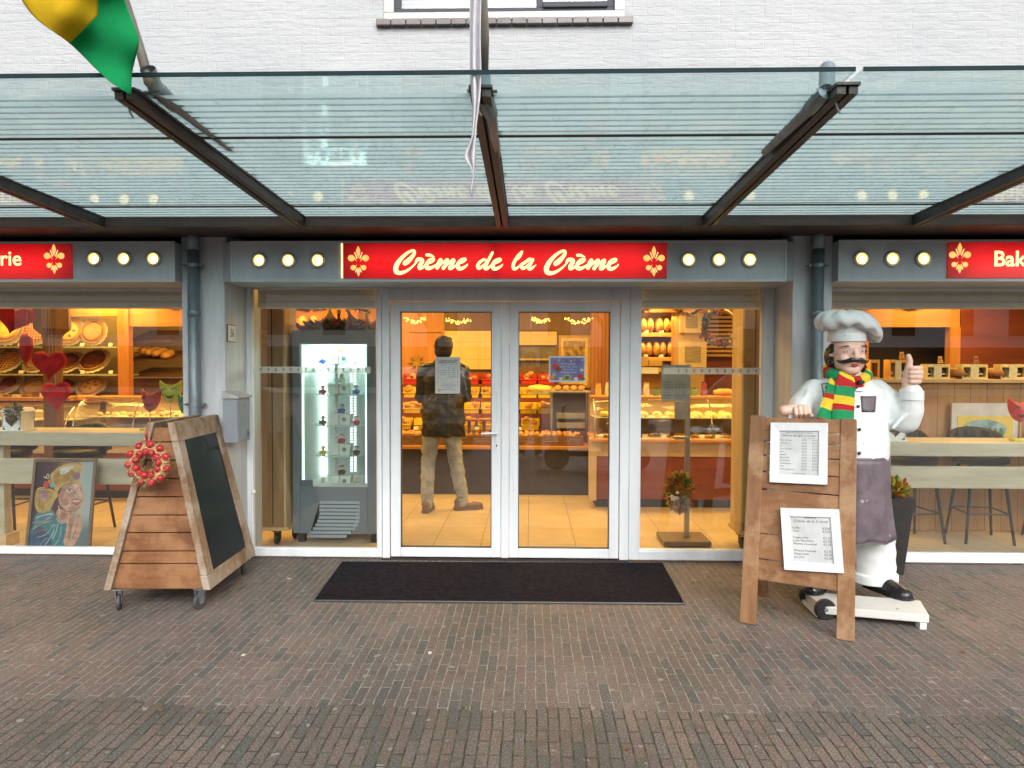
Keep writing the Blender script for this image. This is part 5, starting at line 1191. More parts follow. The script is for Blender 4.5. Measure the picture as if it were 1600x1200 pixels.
# ---- party masks on sticks ----
def maskmb(s_):
    pts = [(-.50, .55), (-.30, .40), (0, .34), (.30, .40), (.50, .55), (.52, .2), (.44, -.15), (.28, -.42), (0, -.56), (-.28, -.42), (-.44, -.15), (-.52, .2)]
    P = catmull([(x * s_, 0, z_ * s_) for x, z_ in pts], 4, closed=True); n = len(P); m = MB()
    R1 = [Vector((p.x, .0 + .25 * abs(p.x), p.z)) for p in P]; c_ = [Vector((p.x * .6, -.012 + .1 * abs(p.x), p.z * .6)) for p in P]; c3 = [Vector((p.x * .02, -.016, p.z * .02)) for p in P]
    R2 = [p + Vector((0, .01, 0)) for p in R1]; c2 = [p + Vector((0, .012, 0)) for p in c_]; c4 = [p + Vector((0, .012, 0)) for p in c3]
    return m.loft([c3, c_, R1, R2, c2, c4])
def pmask(px_, py_, col, lab, seed, zt_, Y=.40, basecol=None):
    m_ = mat('glossy party mask ' + lab.split()[0], col, .45, var=.15, scale=10); dk = mat('mask cutout ' + lab.split()[0], tuple(v * .12 for v in col), .6, var=0)
    c = at(px_, py_, Y); o = thing('party_mask', lab, 'mask', (c.x, c.y, zt_), random.Random(seed).uniform(-.2, .2), 'party masks on sticks'); z0 = c.z - zt_; s_ = .18
    mm = maskmb(s_); mm.v = [(v[0], v[1], v[2] + z0) for v in mm.v]; mm.build('face', m_, o, smooth=True)
    c_ = MB()
    for sx in (-1, 1): c_.tube(catmull([(sx * .062, -.004, z0 + .012), (sx * .04, -.017, z0 + .035), (sx * .016, -.0175, z0 + .022)], 5), .0035, 6)
    c_.build('eye_slit', dk, o)
    c_ = MB(); c_.prism([(x * s_, -.019, z_ * s_ + z0) for x, z_ in ((-.22, -.12), (-.1, -.2), (.1, -.2), (.22, -.12), (.12, -.30), (0, -.34), (-.12, -.30))], (0, .004, 0)); c_.build('mouth', dk, o)
    MB().tube([(0, .008, 0), (0, .008, z0 - .07)], .005, 8).build('stick', LW, o)
    MB().box(-.07, .07, -.04, .05, 0, .022).build('base', mat('mask base', basecol or (.5, .5, .04), .4), o, bevel=.003)
zl = Z(676, .2, 150); zr = Z(692, .2, 1450)
pmask(233, 625, (.36, .035, .03), 'red smiling party mask on a stick on the left bar table', 1, zl)
pmask(265.5, 612, (.42, .46, .05), 'lime smiling party mask on a stick, tallest on the left bar table', 2, zl, .44)
pmask(291, 632, (.02, .22, .10), 'green smiling party mask on a stick half hidden by the column', 3, zl, .36)
pmask(1596, 641, (.50, .03, .02), 'red smiling party mask on a lime base on the right bar table', 4, zr, .36)
# small ball and rabbit figure beside the masks
o = MB().ball((0, 0, 0), .032).build('orange_ball', mat('orange painted ball', (.5, .12, .03), .3), smooth=True); o.location = at(268, 647, .42); o.location.z = zl + .032; tag(o, 'small orange ball on the left bar table below the lime mask', 'ball')

# ---- framed painting leaning on the left window sill ----
pq = [at(55, 717, .11), at(152.5, 717, .11), at(142, 858, .075), at(40, 858, .075)]
paint = thing('framed_painting', 'framed portrait of a smiling lady in a yellow feathered hat, leaning in the left window', 'painting', (pq[3] + pq[2]) / 2)
def pp(u_, v_, out=0):      # u across, v down
    p = (pq[0] * (1 - u_) + pq[1] * u_) * (1 - v_) + (pq[3] * (1 - u_) + pq[2] * u_) * v_; return p + Vector((0, -out, 0))
PFR = wood('brown painting frame', (.14, .085, .055), (.22, .14, .09), 'Z', 8, .5)
def prect(u0, v0, u1, v1, o0, o1): return [pp(u0, v1, o0), pp(u1, v1, o0), pp(u1, v0, o0), pp(u0, v0, o0)], [pp(u0, v1, o1), pp(u1, v1, o1), pp(u1, v0, o1), pp(u0, v0, o1)]
for r_ in ((0, 0, 1, .03), (0, .97, 1, 1), (0, .03, .045, .97), (.955, .03, 1, .97)): MB().hexa(*prect(*r_, -.004, .016)).build('frame', PFR, paint, world=True)
def artbg():
    m = bpy.data.materials.new('painted canvas'); m.use_nodes = True; t = m.node_tree; b = t.nodes['Principled BSDF']; tc = t.nodes.new('ShaderNodeTexCoord'); sp = t.nodes.new('ShaderNodeSeparateXYZ'); t.links.new(tc.outputs['Generated'], sp.inputs[0]); n = nz(t, tc.outputs['Generated'], 3.5, 5)
    f_ = mth(t, 'ADD', mth(t, 'MULTIPLY', sp.outputs['X'], 1.0), mth(t, 'MULTIPLY', mth(t, 'SUBTRACT', n.outputs['Fac'], .5), .55)); r = ramp(t, f_, [(.1, (.025, .010, .018)), (.42, (.085, .030, .045)), (.6, (.26, .15, .09)), (.76, (.42, .36, .28)), (.92, (.30, .37, .38))])
    g_ = mth(t, 'MULTIPLY', mth(t, 'SUBTRACT', 1, sp.outputs['Z']), 1); t.links.new(mixc(t, ramp(t, mth(t, 'ADD', g_, mth(t, 'MULTIPLY', n.outputs['Fac'], .3)), [(.75, (0, 0, 0)), (1.05, (.8, .8, .8))]).outputs[0], r.outputs[0], (.05, .10, .12)), b.inputs['Base Color']); b.inputs['Roughness'].default_value = .5; return m
MB().hexa(*prect(.045, .03, .955, .97, 0, .003)).build('canvas', artbg(), paint, world=True)
AC = {k: mat('paint ' + k, c, .5, var=.30, scale=16, detail=8) for k, c in dict(yellow=(.42, .29, .10), ochre=(.34, .19, .05), skin=(.46, .27, .19), rose=(.38, .17, .13), line=(.13, .07, .05), white=(.44, .42, .40), teal=(.05, .16, .18), blue=(.03, .07, .13), red=(.40, .05, .04), lilac=(.30, .16, .24), aqua=(.20, .45, .42), orange=(.55, .22, .05), pale=(.52, .33, .25), shade=(.34, .18, .12)).items()}
lay = [0.0]
def pblob(pts, col, name='brushwork', closed=True, wd=.01):
    lay[0] += 1; o_ = .0034 + lay[0] * .00006; m = MB()
    if closed: P = catmull([(a, b2, 0) for a, b2 in pts], 4, closed=True); m.prism([pp((p.x - 200) / 600, (p.y - 350) / 735, o_) for p in P], (0, -.0003, 0))
    else:
        P = catmull([(a, b2, 0) for a, b2 in pts], 4)
        for a, b2 in zip(P, P[1:]):
            d = (b2 - a).normalized(); n_ = Vector((-d.y, d.x, 0)) * wd; m.quad(*[pp((v.x - 200) / 600, (v.y - 350) / 735, o_) for v in (a - n_, b2 - n_, b2 + n_, a + n_)])
    return m, col
strokes = []
def S_(pts, col, closed=True, wd=5):
    strokes.append(pblob(pts, AC[col], closed=closed, wd=wd * .62))
# coordinates read in the zoomed picture (frame 200..800 across, 350..1085 down), sheared frame removed below
def sh(pts): return [(200 + (x - (270 - (y - 350) * .085)) / (1 - 0) * 600 / 530, y) for x, y in pts]
for pts, col in (([(290, 600), (340, 580), (430, 600), (475, 640), (440, 690), (400, 780), (330, 800), (290, 760), (275, 680)], 'yellow'), ([(320, 610), (400, 610), (430, 640), (380, 700), (340, 760), (305, 720)], 'ochre'), ([(330, 620), (370, 612), (390, 640), (350, 690), (325, 680)], 'lilac'), ([(400, 480), (470, 420), (560, 385), (650, 390), (668, 420), (655, 480), (640, 545), (560, 545), (500, 580), (470, 620), (440, 600), (425, 540)], 'yellow'), ([(430, 490), (480, 450), (560, 430), (600, 450), (560, 520), (500, 560), (460, 580)], 'ochre'), ([(485, 440), (540, 415), (600, 410), (560, 450), (500, 480)], 'white'),
                 ([(480, 640), (520, 570), (580, 545), (640, 550), (670, 590), (680, 660), (665, 720), (620, 770), (560, 775), (500, 740), (478, 700)], 'skin'), ([(470, 760), (530, 765), (570, 790), (560, 850), (500, 860), (460, 810)], 'skin'), ([(500, 680), (540, 670), (560, 710), (520, 730)], 'rose'), ([(585, 690), (620, 675), (665, 690), (640, 725), (600, 715)], 'rose'), ([(592, 690), (640, 684), (655, 694), (610, 704)], 'white'), ([(535, 600), (570, 588), (595, 605), (560, 618)], 'white'), ([(630, 600), (655, 590), (668, 608), (645, 618)], 'white'), ([(556, 596), (572, 594), (576, 608), (560, 610)], 'blue'), ([(645, 598), (657, 598), (656, 612), (646, 610)], 'blue'),
                 ([(345, 560), (365, 530), (395, 545), (390, 580), (360, 590)], 'red'), ([(385, 530), (410, 515), (425, 540), (400, 555)], 'orange'), ([(400, 560), (430, 535), (445, 565), (420, 585)], 'aqua'), ([(600, 470), (640, 460), (655, 500), (625, 520), (595, 500)], 'lilac'),
                 ([(290, 800), (360, 790), (430, 770), (480, 860), (540, 900), (520, 1060), (240, 1060), (230, 1000), (270, 900)], 'teal'), ([(240, 1060), (250, 960), (330, 900), (420, 1000), (400, 1062)], 'blue'),
                 ([(545, 880), (570, 800), (600, 780), (610, 850), (640, 800), (665, 830), (670, 900), (640, 990), (600, 1050), (530, 1055), (520, 1000), (540, 940)], 'skin')): S_(sh(pts), col)
for pts, col in (([(600, 560), (645, 565), (668, 600), (672, 650), (655, 690), (640, 640), (610, 600)], 'pale'), ([(500, 600), (530, 580), (520, 640), (495, 690), (482, 660)], 'shade'), ([(560, 740), (620, 745), (655, 725), (620, 768), (565, 772)], 'shade'), ([(480, 790), (540, 790), (555, 830), (500, 845)], 'shade'), ([(560, 860), (585, 830), (580, 960), (555, 1000)], 'shade'), ([(605, 640), (625, 650), (615, 664)], 'white')):
    S_(sh(pts), col)
for pts, col, wd in (([(530, 612), (560, 585), (600, 606)], 'line', 4), ([(625, 598), (650, 582), (668, 600)], 'line', 4), ([(530, 580), (565, 562), (600, 578)], 'line', 4), ([(625, 575), (650, 562), (668, 578)], 'line', 3), ([(600, 610), (622, 645), (605, 655)], 'line', 3), ([(582, 690), (615, 676), (664, 688)], 'red', 5), ([(590, 705), (625, 722), (655, 705)], 'red', 5), ([(478, 640), (476, 720), (520, 768), (600, 775), (660, 735)], 'line', 4), ([(290, 790), (275, 680), (310, 600), (400, 590)], 'line', 4), ([(400, 480), (480, 410), (600, 375), (668, 400)], 'line', 4), ([(470, 620), (520, 560), (640, 545)], 'line', 4), ([(455, 830), (500, 870), (560, 860)], 'white', 6), ([(478, 730), (482, 770), (490, 800)], 'white', 7), ([(600, 790), (590, 880), (570, 960)], 'line', 3), ([(640, 800), (630, 900), (590, 1000)], 'line', 3), ([(622, 860), (612, 940), (590, 990)], 'line', 2),
                     ([(290, 830), (380, 800), (430, 800)], 'white', 6), ([(260, 870), (340, 860), (420, 820)], 'lilac', 6), ([(270, 920), (330, 880), (430, 850)], 'yellow', 5), ([(300, 990), (380, 960), (440, 880)], 'white', 4), ([(370, 1050), (430, 960), (450, 880)], 'aqua', 6), ([(430, 1000), (460, 940), (470, 880)], 'white', 5), ([(450, 1050), (490, 980), (500, 900)], 'aqua', 5), ([(330, 1050), (360, 1010), (410, 990)], 'lilac', 5), ([(280, 960), (330, 930), (380, 930)], 'red', 4), ([(480, 1050), (515, 990), (512, 920)], 'blue', 6), ([(370, 500), (385, 470), (395, 500)], 'white', 6), ([(350, 495), (375, 505), (400, 510)], 'white', 5)): S_(sh(pts), col, False, wd)
pm_ = MB(); cols_ = []
for m_, c_ in strokes:
    if c_ not in cols_: cols_.append(c_)
    pm_.cur = cols_.index(c_); pm_.add(m_.v, m_.f)
o = pm_.build('portrait', cols_, paint, world=True)

# ---- pillar, pie display ----
solo(MB().lathe([(.10, 0), (.10, 1.88), (.105, 1.9)], 8, Matrix.Translation((X(74, 2.2), 2.3, 0))).lathe([(.10, 1.90), (.12, 1.93), (.19, 1.99), (.19, 2.6)], 8, Matrix.Translation((X(74, 2.2), 2.3, 0))), 'wooden_pillar', DBR, 'brown wooden pillar with flared capital behind the hanging hearts', 'pillar')
DY = 3.1; disp = thing('pie_display', 'orange cherry wood wall display with lit glass shelves of pies', 'display shelf', (X(90, DY), DY, 0))
WB(-260, 190, 463, 494, DY - .12, DY + .0).build('valance', OR2, disp, world=True); WB(184, 201, 480, 622, DY - .13, DY - .03).build('post', OR3, disp, world=True)
WB(201, 300, 478, 510, DY - .1, DY - .05).build('valance', OR2, disp, world=True)
WB(-260, 200, 470, 640, DY + .66, DY + .7).build('back_panel', CREAMT, disp, world=True)
GS = mat('glass shelf edge', (.35, .36, .25), .2, var=.05)
for q in (541, 584): WB(-260, 183, q, q + 2.5, DY, DY + .5).build('glass_shelf', GS, disp, world=True)
WB(-260, 110, 621, 626, DY - .45, DY + .6).build('counter_shelf', OR2, disp, world=True)
sl_ = bpy.data.lights.new('shelf_lamp', 'AREA'); sl_.shape = 'RECTANGLE'; sl_.size = 3.4; sl_.size_y = .06; sl_.energy = 13; sl_.color = (1, .55, .13); so_ = bpy.data.objects.new('shelf_lamp', sl_); COL.objects.link(so_); so_.location = (X(40, DY), DY + .05, Z(496, DY, 90))
DOILY = mat('white paper doily', (.66, .62, .50), .7, var=.04); PIEY = mat('yellow custard pie filling', (.70, .42, .08), .5, scale=14, col2=(.80, .55, .16)); PIEB = mat('dark cherry pie filling', (.14, .04, .015), .35, scale=30, col2=(.30, .10, .04)); PIEC = mat('crumble pie top', (.45, .24, .08), .8, scale=40, col2=(.70, .45, .2), bump=.8, bscale=60)
def pie(kind):
    o = thing('round_pie', 'p', 'pie'); c = MB(); n = 40; r_ = .165
    pts = [Vector(((r_ + .03 + .007 * math.cos(20 * a)) * math.cos(a), (r_ + .03 + .007 * math.cos(20 * a)) * math.sin(a), -.003)) for a in [2 * PI * i / 120 for i in range(120)]]; c.prism(pts, (0, 0, .003)); c.build('doily', DOILY, o)
    MB().lathe([(.13, .0), (.162, .028), (.165, .034), (.155, .036), (.148, .026), (.001, .024)], 36).build('crust', CRUST, o, smooth=True)
    fm = {'lattice': PIEB, 'custard': PIEY, 'crumble': PIEC, 'choc': PIEB, 'star': PIEY}[kind]
    MB().lathe([(.148, .0262), (.1, .029), (.001, .031)], 30).build('filling', fm, o, smooth=True)
    c = MB()
    if kind == 'lattice':
        for k in (-.10, -.06, -.02, .02, .06, .10):
            L = math.sqrt(.148 ** 2 - k * k); c.box(k - .007, k + .007, -L, L, .030, .036); c.box(-L, L, k - .0069, k + .0069, .033, .039)
        c.build('lattice', CRUST, o)
    elif kind == 'star':
        for k in range(5): a = k * 2 * PI / 5; c.ball((.07 * math.cos(a), .07 * math.sin(a), .03), (.026, .016, .006), 10, 6, Matrix.Rotation(a, 3, 'Z'))
        c.build('fruit_slices', PIEB, o, smooth=True)
    elif kind == 'choc':
        for k in range(110): rr = .14 * math.sqrt((k + .5) / 110); a = k * 2.4; c.ball((rr * math.cos(a), rr * math.sin(a), .031), .006, 5, 4)
        c.build('cherries', PIEB, o, smooth=True)
    return o
prow = [(515, 541, 1.35, [(12, 'custard', 1.25), (55, 'lattice', .95), (109, 'star', 1.0), (146, 'crumble', .95), (-60, 'lattice', 1), (-110, 'custard', 1)]), (565, 584, .85, [(12, 'lattice', 1.05), (60, 'crumble', 1), (107, 'choc', .95), (147, 'choc', 1.05), (-60, 'choc', 1), (-110, 'star', 1)]), (606, 621, .7, [(8, 'choc', 1.0), (54, 'crumble', .9), (100, 'choc', .9), (143, 'star', .95), (-60, 'star', 1)])]
pl = {'custard': 'plain yellow custard pie', 'lattice': 'lattice topped pie', 'star': 'pie with five fruit slices', 'crumble': 'crumble topped pie', 'choc': 'dark cherry pie'}
protop = {}
for py_, sy_, tilt_, lst in prow:
    for px_, kind, sc_ in lst:
        if kind not in protop: protop[kind] = pie(kind); o = protop[kind]
        else: o = dup(protop[kind])
        o.location = at(px_, py_, DY + .22); o.rotation_euler = (tilt_, 0, 0); o.scale = (sc_,) * 3
        z_s = Z(sy_, DY, 90); o.location.z = z_s + .195 * sc_ * math.sin(tilt_) + .01
        o['label'] = f"{pl[kind]} on a white doily, {'left edge' if px_ < 30 else 'near left' if px_ < 70 else 'third' if px_ < 120 else 'rightmost'} of the {'top' if py_ < 530 else 'middle' if py_ < 580 else 'bottom'} shelf"; o['category'] = 'pie'; o['group'] = 'pies on the glass shelves'
# small rolls along the shelf edge
def roll_mb(rx=.05, ry=.035, rz_=.028, n=12): return MB().ball((0, 0, rz_ * .8), (rx, ry, rz_), n, 8)
def waffle(): 
    c = MB(); c.lathe([(.001, .012), (.045, .012), (.05, .006), (.045, 0), (.001, 0)], 14); return c
bk = waffle().build('waffle', CRUST, smooth=True); bk.location = at(115, 618, DY - .35); bk.location.z = Z(621, DY - .45, 90) + .002; tag(bk, 'golden waffle in the row along the counter below the pies', 'waffle', 'waffles along the counter')
for i in range(1, 9): o = bk.copy(); COL.objects.link(o); o.location = bk.location + Vector((.075 * i, 0, .004 * (i % 2)))
# ---- bread rack seen through the opening ----
rack = thing('bread_rack', 'brown wooden bread rack with sloping shelves behind the orange post', 'rack', (X(240, 4.4), 4.4, 0))
WB(195, 330, 500, 640, 5.1, 5.15).build('back_board', INW, rack, world=True)
def slope(p0, p1, qa, qb, Ya, Yb, th=.02, mt=BRN):
    pm = (p0 + p1) / 2; x0, x1 = X(p0, Ya), X(p1, Ya); za, zb2 = Z(qb, Ya, pm), Z(qa, Yb, pm); m = MB()
    m.hexa([(x0, Ya, za - th), (x1, Ya, za - th), (x1, Yb, zb2 - th), (x0, Yb, zb2 - th)], [(x0, Ya, za), (x1, Ya, za), (x1, Yb, zb2), (x0, Yb, zb2)]); return m.build('sloping_shelf', mt, rack, world=True)
slope(201, 272, 516, 532, 4.2, 4.8); slope(201, 275, 548, 562, 4.2, 4.8); slope(201, 280, 574, 588, 4.2, 4.8)
WB(198, 300, 589, 591, 3.4, 3.5).build('metal_edge', MET, rack, world=True); WB(198, 300, 591, 622, 3.5, 3.6).build('lower_panel', BRN, rack, world=True)
def loaf_mb(L=.13, w_=.06, h_=.07, n=14):
    m = MB(); rings = []
    for i in range(9):
        t_ = i / 8; k = math.sin(PI * (.08 + .84 * t_)) ** .35; rings.append([Vector((w_ * k * math.cos(a), -L + 2 * L * t_, h_ * .45 + h_ * k * (math.sin(a) * (.9 if math.sin(a) > 0 else .45)) + .004 * math.sin(i * 2.5))) for a in [2 * PI * j / n for j in range(n)]])
    return m.loft(rings)
lo1 = loaf_mb(.14, .065, .075).build('bagged_loaf', CRUST, smooth=True); tag(lo1, 'bagged brown loaf on the bread rack behind the orange post', 'loaf', 'bagged loaves on the bread rack'); pos = [(206, 545), (217, 547), (228, 548), (239, 550), (250, 552), (262, 555)]
for i, (a, b2) in enumerate(pos):
    o = lo1 if i == 0 else lo1.copy()
    if i: COL.objects.link(o)
    o.location = at(a, b2 + 3, 4.3); o.rotation_euler = (.25, .1 * (i % 2), random.Random(i).uniform(-.2, .2))
# ---- glass showcase left ----
def showcase(p0, p1, q0, q1, Ya, Yb, lab, ztop=None, base=True):
    x0, x1 = X(p0, Ya), X(p1, Ya); pm = (p0 + p1) / 2; z1, z0 = Z(q0, Ya, pm), Z(q1, Ya, pm); o = thing('glass_showcase', lab, 'showcase', ((x0 + x1) / 2, Ya, 0), group=None)
    n = 8; prof = [(Ya + .30 * (1 - math.cos(PI / 2 * k / n)), z0 + (z1 - z0) * math.sin(PI / 2 * k / n)) for k in range(n + 1)]
    c = MB(); vs = [(x0, y, z_) for y, z_ in prof] + [(x1, y, z_) for y, z_ in prof]; c.add(vs, [(k, k + 1, n + 2 + k, n + 1 + k) for k in range(n)]); g_ = c.build('curved_glass', CLEAR, o, world=True, smooth=True, recalc=False); mm = g_.modifiers.new('t', 'SOLIDIFY'); mm.thickness = .005
    for xx in (x0, (x0 + x1) / 2, x1): MB().tube([(xx, y - .004, z_) for y, z_ in prof], .008, 6).build('glass_post', MET, o, world=True)
    MB().box(x0 - .01, x1 + .01, Ya + .28, Yb, z1, z1 + .03).build('top_shelf', OR2, o, world=True, bevel=.004)
    MB().box(x0, x1, Ya + .12, Yb - .05, z0 + (z1 - z0) * .5, z0 + (z1 - z0) * .5 + .008).build('middle_shelf', GS, o, world=True)
    MB().box(x0, x1, Yb - .03, Yb, z0, z1).build('back', LW, o, world=True)
    MB().box(x0 - .03, x1 + .03, Ya - .04, Yb, z0 - .04, z0).build('counter_edge', OR2, o, world=True, bevel=.01)
    if base:
        MB().box(x0, x1, Ya + .03, Yb, z0 - .20, z0 - .041).build('upper_front', LW, o, world=True); MB().box(x0, x1, Ya + .05, Yb, .10, z0 - .201).build('front_panel', MAH, o, world=True); MB().box(x0 + .02, x1 - .02, Ya + .10, Yb, .003, .099).build('plinth', PLINTH, o, world=True)
    l = bpy.data.lights.new('showcase_lamp', 'AREA'); l.shape = 'RECTANGLE'; l.size = x1 - x0 - .1; l.size_y = .05; l.energy = 4.5 * (x1 - x0); l.color = (1, .6, .16); lo = bpy.data.objects.new('showcase_lamp', l); COL.objects.link(lo); lo.location = ((x0 + x1) / 2, Ya + .34, z1 - .01)
    return o, x0, x1, z0, z1
sA = showcase(112, 300, 626, 682, 2.4, 3.1, 'curved glass pastry showcase behind the left bar stools')
sB = showcase(-260, 100, 634, 682, 2.5, 3.2, 'low glass showcase of chocolates behind the white lantern')
rnd = random.Random(9)
def scatter(base, lab, grp, cat, x0, x1, y0, y1, z_, n, rows=2, scj=.15, rot=True):
    for k in range(n):
        o = base if (k == 0 and not base.get('placed')) else base.copy()
        if o is not base: COL.objects.link(o)
        base['placed'] = 1
        rr = k % rows; cc = k // rows; nc = math.ceil(n / rows); o.location = (x0 + (x1 - x0) * (cc + .5) / nc + rnd.uniform(-.01, .01), y0 + (y1 - y0) * (rr + .5) / rows, z_); o.rotation_euler = (0, 0, rnd.uniform(0, 3) if rot else rnd.uniform(-.1, .1)); o.scale = (1 + rnd.uniform(-scj, scj),) * 3; tag(o, lab, cat, grp)
croi = MB(); croi.chain([((-.055, .02, .014), .009), ((-.03, -.004, .02), .017), ((0, -.012, .024), .022), ((.03, -.004, .02), .017), ((.055, .02, .014), .009)], 10); CRO = croi.build('pastry', CRUST, smooth=True)
scatter(CRO, 'golden croissant in the left glass showcase', 'croissants in the left showcase', 'pastry', sA[1] + .05, sA[2] - .05, 2.55, 2.95, sA[3] + .004, 18, 3)
CRO2 = roll_mb(.045, .03, .025).build('pastry', PIEC, smooth=True); scatter(CRO2, 'sugared roll on the middle shelf of the left glass showcase', 'rolls on the middle shelf of the left showcase', 'pastry', sA[1] + .05, sA[2] - .05, 2.62, 2.95, (sA[3] + sA[4]) / 2 + .01, 14, 2)
CRO3 = roll_mb(.04, .03, .03).build('pastry', PIEB, smooth=True); scatter(CRO3, 'red topped praline in the low left showcase', 'pralines in the low left showcase', 'praline', sB[1] + 1.5, sB[2] - .05, 2.6, 2.9, sB[3] + .004, 16, 2)
# cellophane bags on the low showcase
for i, (px_, fill) in enumerate(((8, CRUST2), (22, LPK), (38, CRUST2))):
    z_ = sB[4] + .03; o = thing('gift_bag', ['clear bag of dark chocolates on the low showcase, left of three', 'clear bag of white chocolates between two dark ones', 'clear bag of dark chocolates on the low showcase, right of three'][i], 'gift bag', (X(px_, 2.85), 2.88, z_), 0, 'gift bags on the low showcase')
    MB().hexa([(-.05, -.035, 0), (.05, -.035, 0), (.05, .035, 0), (-.05, .035, 0)], [(-.045, -.01, .17), (.045, -.01, .17), (.045, .01, .17), (-.045, .01, .17)]).build('cellophane', CLEAR, o)
    MB().hexa([(-.046, -.032, .003), (.046, -.032, .003), (.046, .032, .003), (-.046, .032, .003)], [(-.043, -.022, .09), (.043, -.022, .09), (.043, .022, .09), (-.043, .022, .09)]).build('filling', fill, o, bevel=.01)
z_ = sB[4] + .03; o = solo(WB(49, 78, 612, 630, 2.85, 2.95), 'chocolate_box', BRN, 'brown chocolate box with pale label on the low showcase', 'box')
MB().box(X(61, 2.84), X(76, 2.84), 2.845, 2.849, Z(628, 2.84, 60), Z(614, 2.84, 60)).build('label_card', DOILY, o)

# ---- right zone: board wall, ledge, boxes ----
BOARD = wood('honey wood wall boards', (.30, .15, .05), (.42, .23, .08), 'Z', 6, .5)
bw_ = thing('board_partition', 'honey coloured vertical board partition with a ledge behind the right bar table', 'partition', (4.4, 1.2, 0)); rnd = random.Random(12)
x = 2.45; zt_ = Z(598, 1.15, 1450)
tile_lines(BOARD, .155, 0, .04, 0, .005, (.05, .025, .01), ax='XZY')
MB().box(x, 6.6, 1.15, 1.19, .012, zt_).build('boards', BOARD, bw_, world=True)
MB().box(2.42, 6.6, 1.10, 1.42, zt_, zt_ + .035).build('ledge', LW, bw_, world=True, bevel=.004)
JB = mat('cream juice gift box', (.62, .56, .30), .5, var=.12, scale=12); JO = mat('orange gift box', (.62, .33, .06), .5, var=.1, scale=12); BOT = mat('dark juice bottle', (.03, .012, .012), .15, var=.1); BOT2 = mat('amber juice bottle', (.35, .12, .02), .15, var=.1)
def giftbox(p0, p1, q0, mt, lab, nb=2):
    x0, x1 = X(p0, 1.2), X(p1, 1.2); h_ = Z(q0, 1.2, (p0 + p1) / 2) - zt_ - .035; o = thing('juice_gift_box', lab, 'gift box', ((x0 + x1) / 2, 1.2, zt_ + .0352), 0, 'juice gift boxes on the ledge'); w_ = (x1 - x0) / 2
    MB().box(-w_, w_, .0, .11, 0, .02).box(-w_, w_, .0, .11, h_ - .03, h_).box(-w_, -w_ + .015, 0, .11, .02, h_ - .03).box(w_ - .015, w_, 0, .11, .02, h_ - .03).box(-w_ + .015, w_ - .015, .095, .11, .02, h_ - .03).build('carton', mt, o)
    if nb >= 2: MB().box(-w_ * .35, w_ * .30, -.003, .001, .0, h_ - .01).build('printed_panel', mat('pale printed panel', (.50, .52, .42), .5, var=.2, scale=30), o)
    for k in range(nb):
        xx = -w_ + (2 * w_) * (k + .5) / nb if nb != 2 else (-w_ * .66 if k == 0 else w_ * .62); b_ = MB().lathe([(.001, .021), (.026, .021), (.027, .03), (.027, h_ * .5), (.012, h_ * .66), (.012, h_ * .76), (.001, h_ * .77)], 14, Matrix.Translation((xx, .05, 0))).build('bottle', BOT if k % 2 or mt is JB else BOT2, o, smooth=True)
        MB().lathe([(.0275, .04), (.0275, h_ * .38)], 14, Matrix.Translation((xx, .05, 0)), caps=False).build('bottle_label', DOILY, b_)
giftbox(1359, 1374, 562, JO, 'small orange gift box on the ledge beside the chef’s head', 0); giftbox(1389, 1418, 562, JO, 'orange gift box with two juice bottles behind the raised thumb', 2)
giftbox(1447, 1484, 569, JB, 'cream juice gift box on the ledge, first right of the thumb', 2); giftbox(1503, 1543, 569, JB, 'cream juice gift box in the middle of the ledge', 2); giftbox(1563, 1603, 569, JB, 'cream juice gift box at the right edge of the photo', 2)
for i, (px_, w_) in enumerate(((1493, .07), (1552, .085))):
    o = loaf_mb(.11, w_, .07).build('plaited_basket_loaf', CRUST2, smooth=True); o.location = (X(px_, 1.26), 1.28, zt_ + .05); tag(o, ['round dark loaf between the first two cream gift boxes', 'round dark loaf between the last two cream gift boxes'][i], 'loaf')
BEAR = mat('tan toy plush', (.45, .28, .12), .9, var=.2, scale=30)
for i, px_ in enumerate((1408, 1468, 1524)):
    z_ = Z((562, 569, 569)[i], 1.2, px_); c = MB(); c.ball((0, 0, .022), (.02, .018, .022)); c.ball((0, 0, .055), .018)
    for s_ in (-1, 1): c.ball((s_ * .014, 0, .07), .007); c.ball((s_ * .02, -.01, .012), (.008, .014, .008)); c.ball((s_ * .02, -.004, .032), (.006, .006, .014))
    o = c.build('toy_bear', [BEAR, BEAR, CRUST2][i], remesh=.004); o.location = (X(px_, 1.25), 1.25, z_ + .001); tag(o, ['tiny yellow toy bear on the orange box beside the thumb', 'tiny pale toy bear on the first cream gift box', 'tiny dark toy bear on the middle cream gift box'][i], 'toy')
cab = thing('cherry_cabinet', 'orange cherry wood service hatch behind the right ledge', 'cabinet', (X(1420, 3), 3.0, 0))
WB(1345, 1500, 474, 511, 3.0, 3.1).build('header', OR2, cab, world=True); WB(1340, 1357, 470, 640, 2.98, 3.12).build('post', OR3, cab, world=True); WB(1484, 1500, 511, 640, 2.99, 3.1).build('post', OR3, cab, world=True); WB(1500, 1800, 470, 640, 3.0, 3.05).build('side_panel', MAH, cab, world=True); WB(1300, 1340, 470, 640, 3.05, 3.1).build('side_panel', OR3, cab, world=True); WB(1357, 1484, 511, 640, 3.5, 3.55).build('dark_hatch', DARKP, cab, world=True)
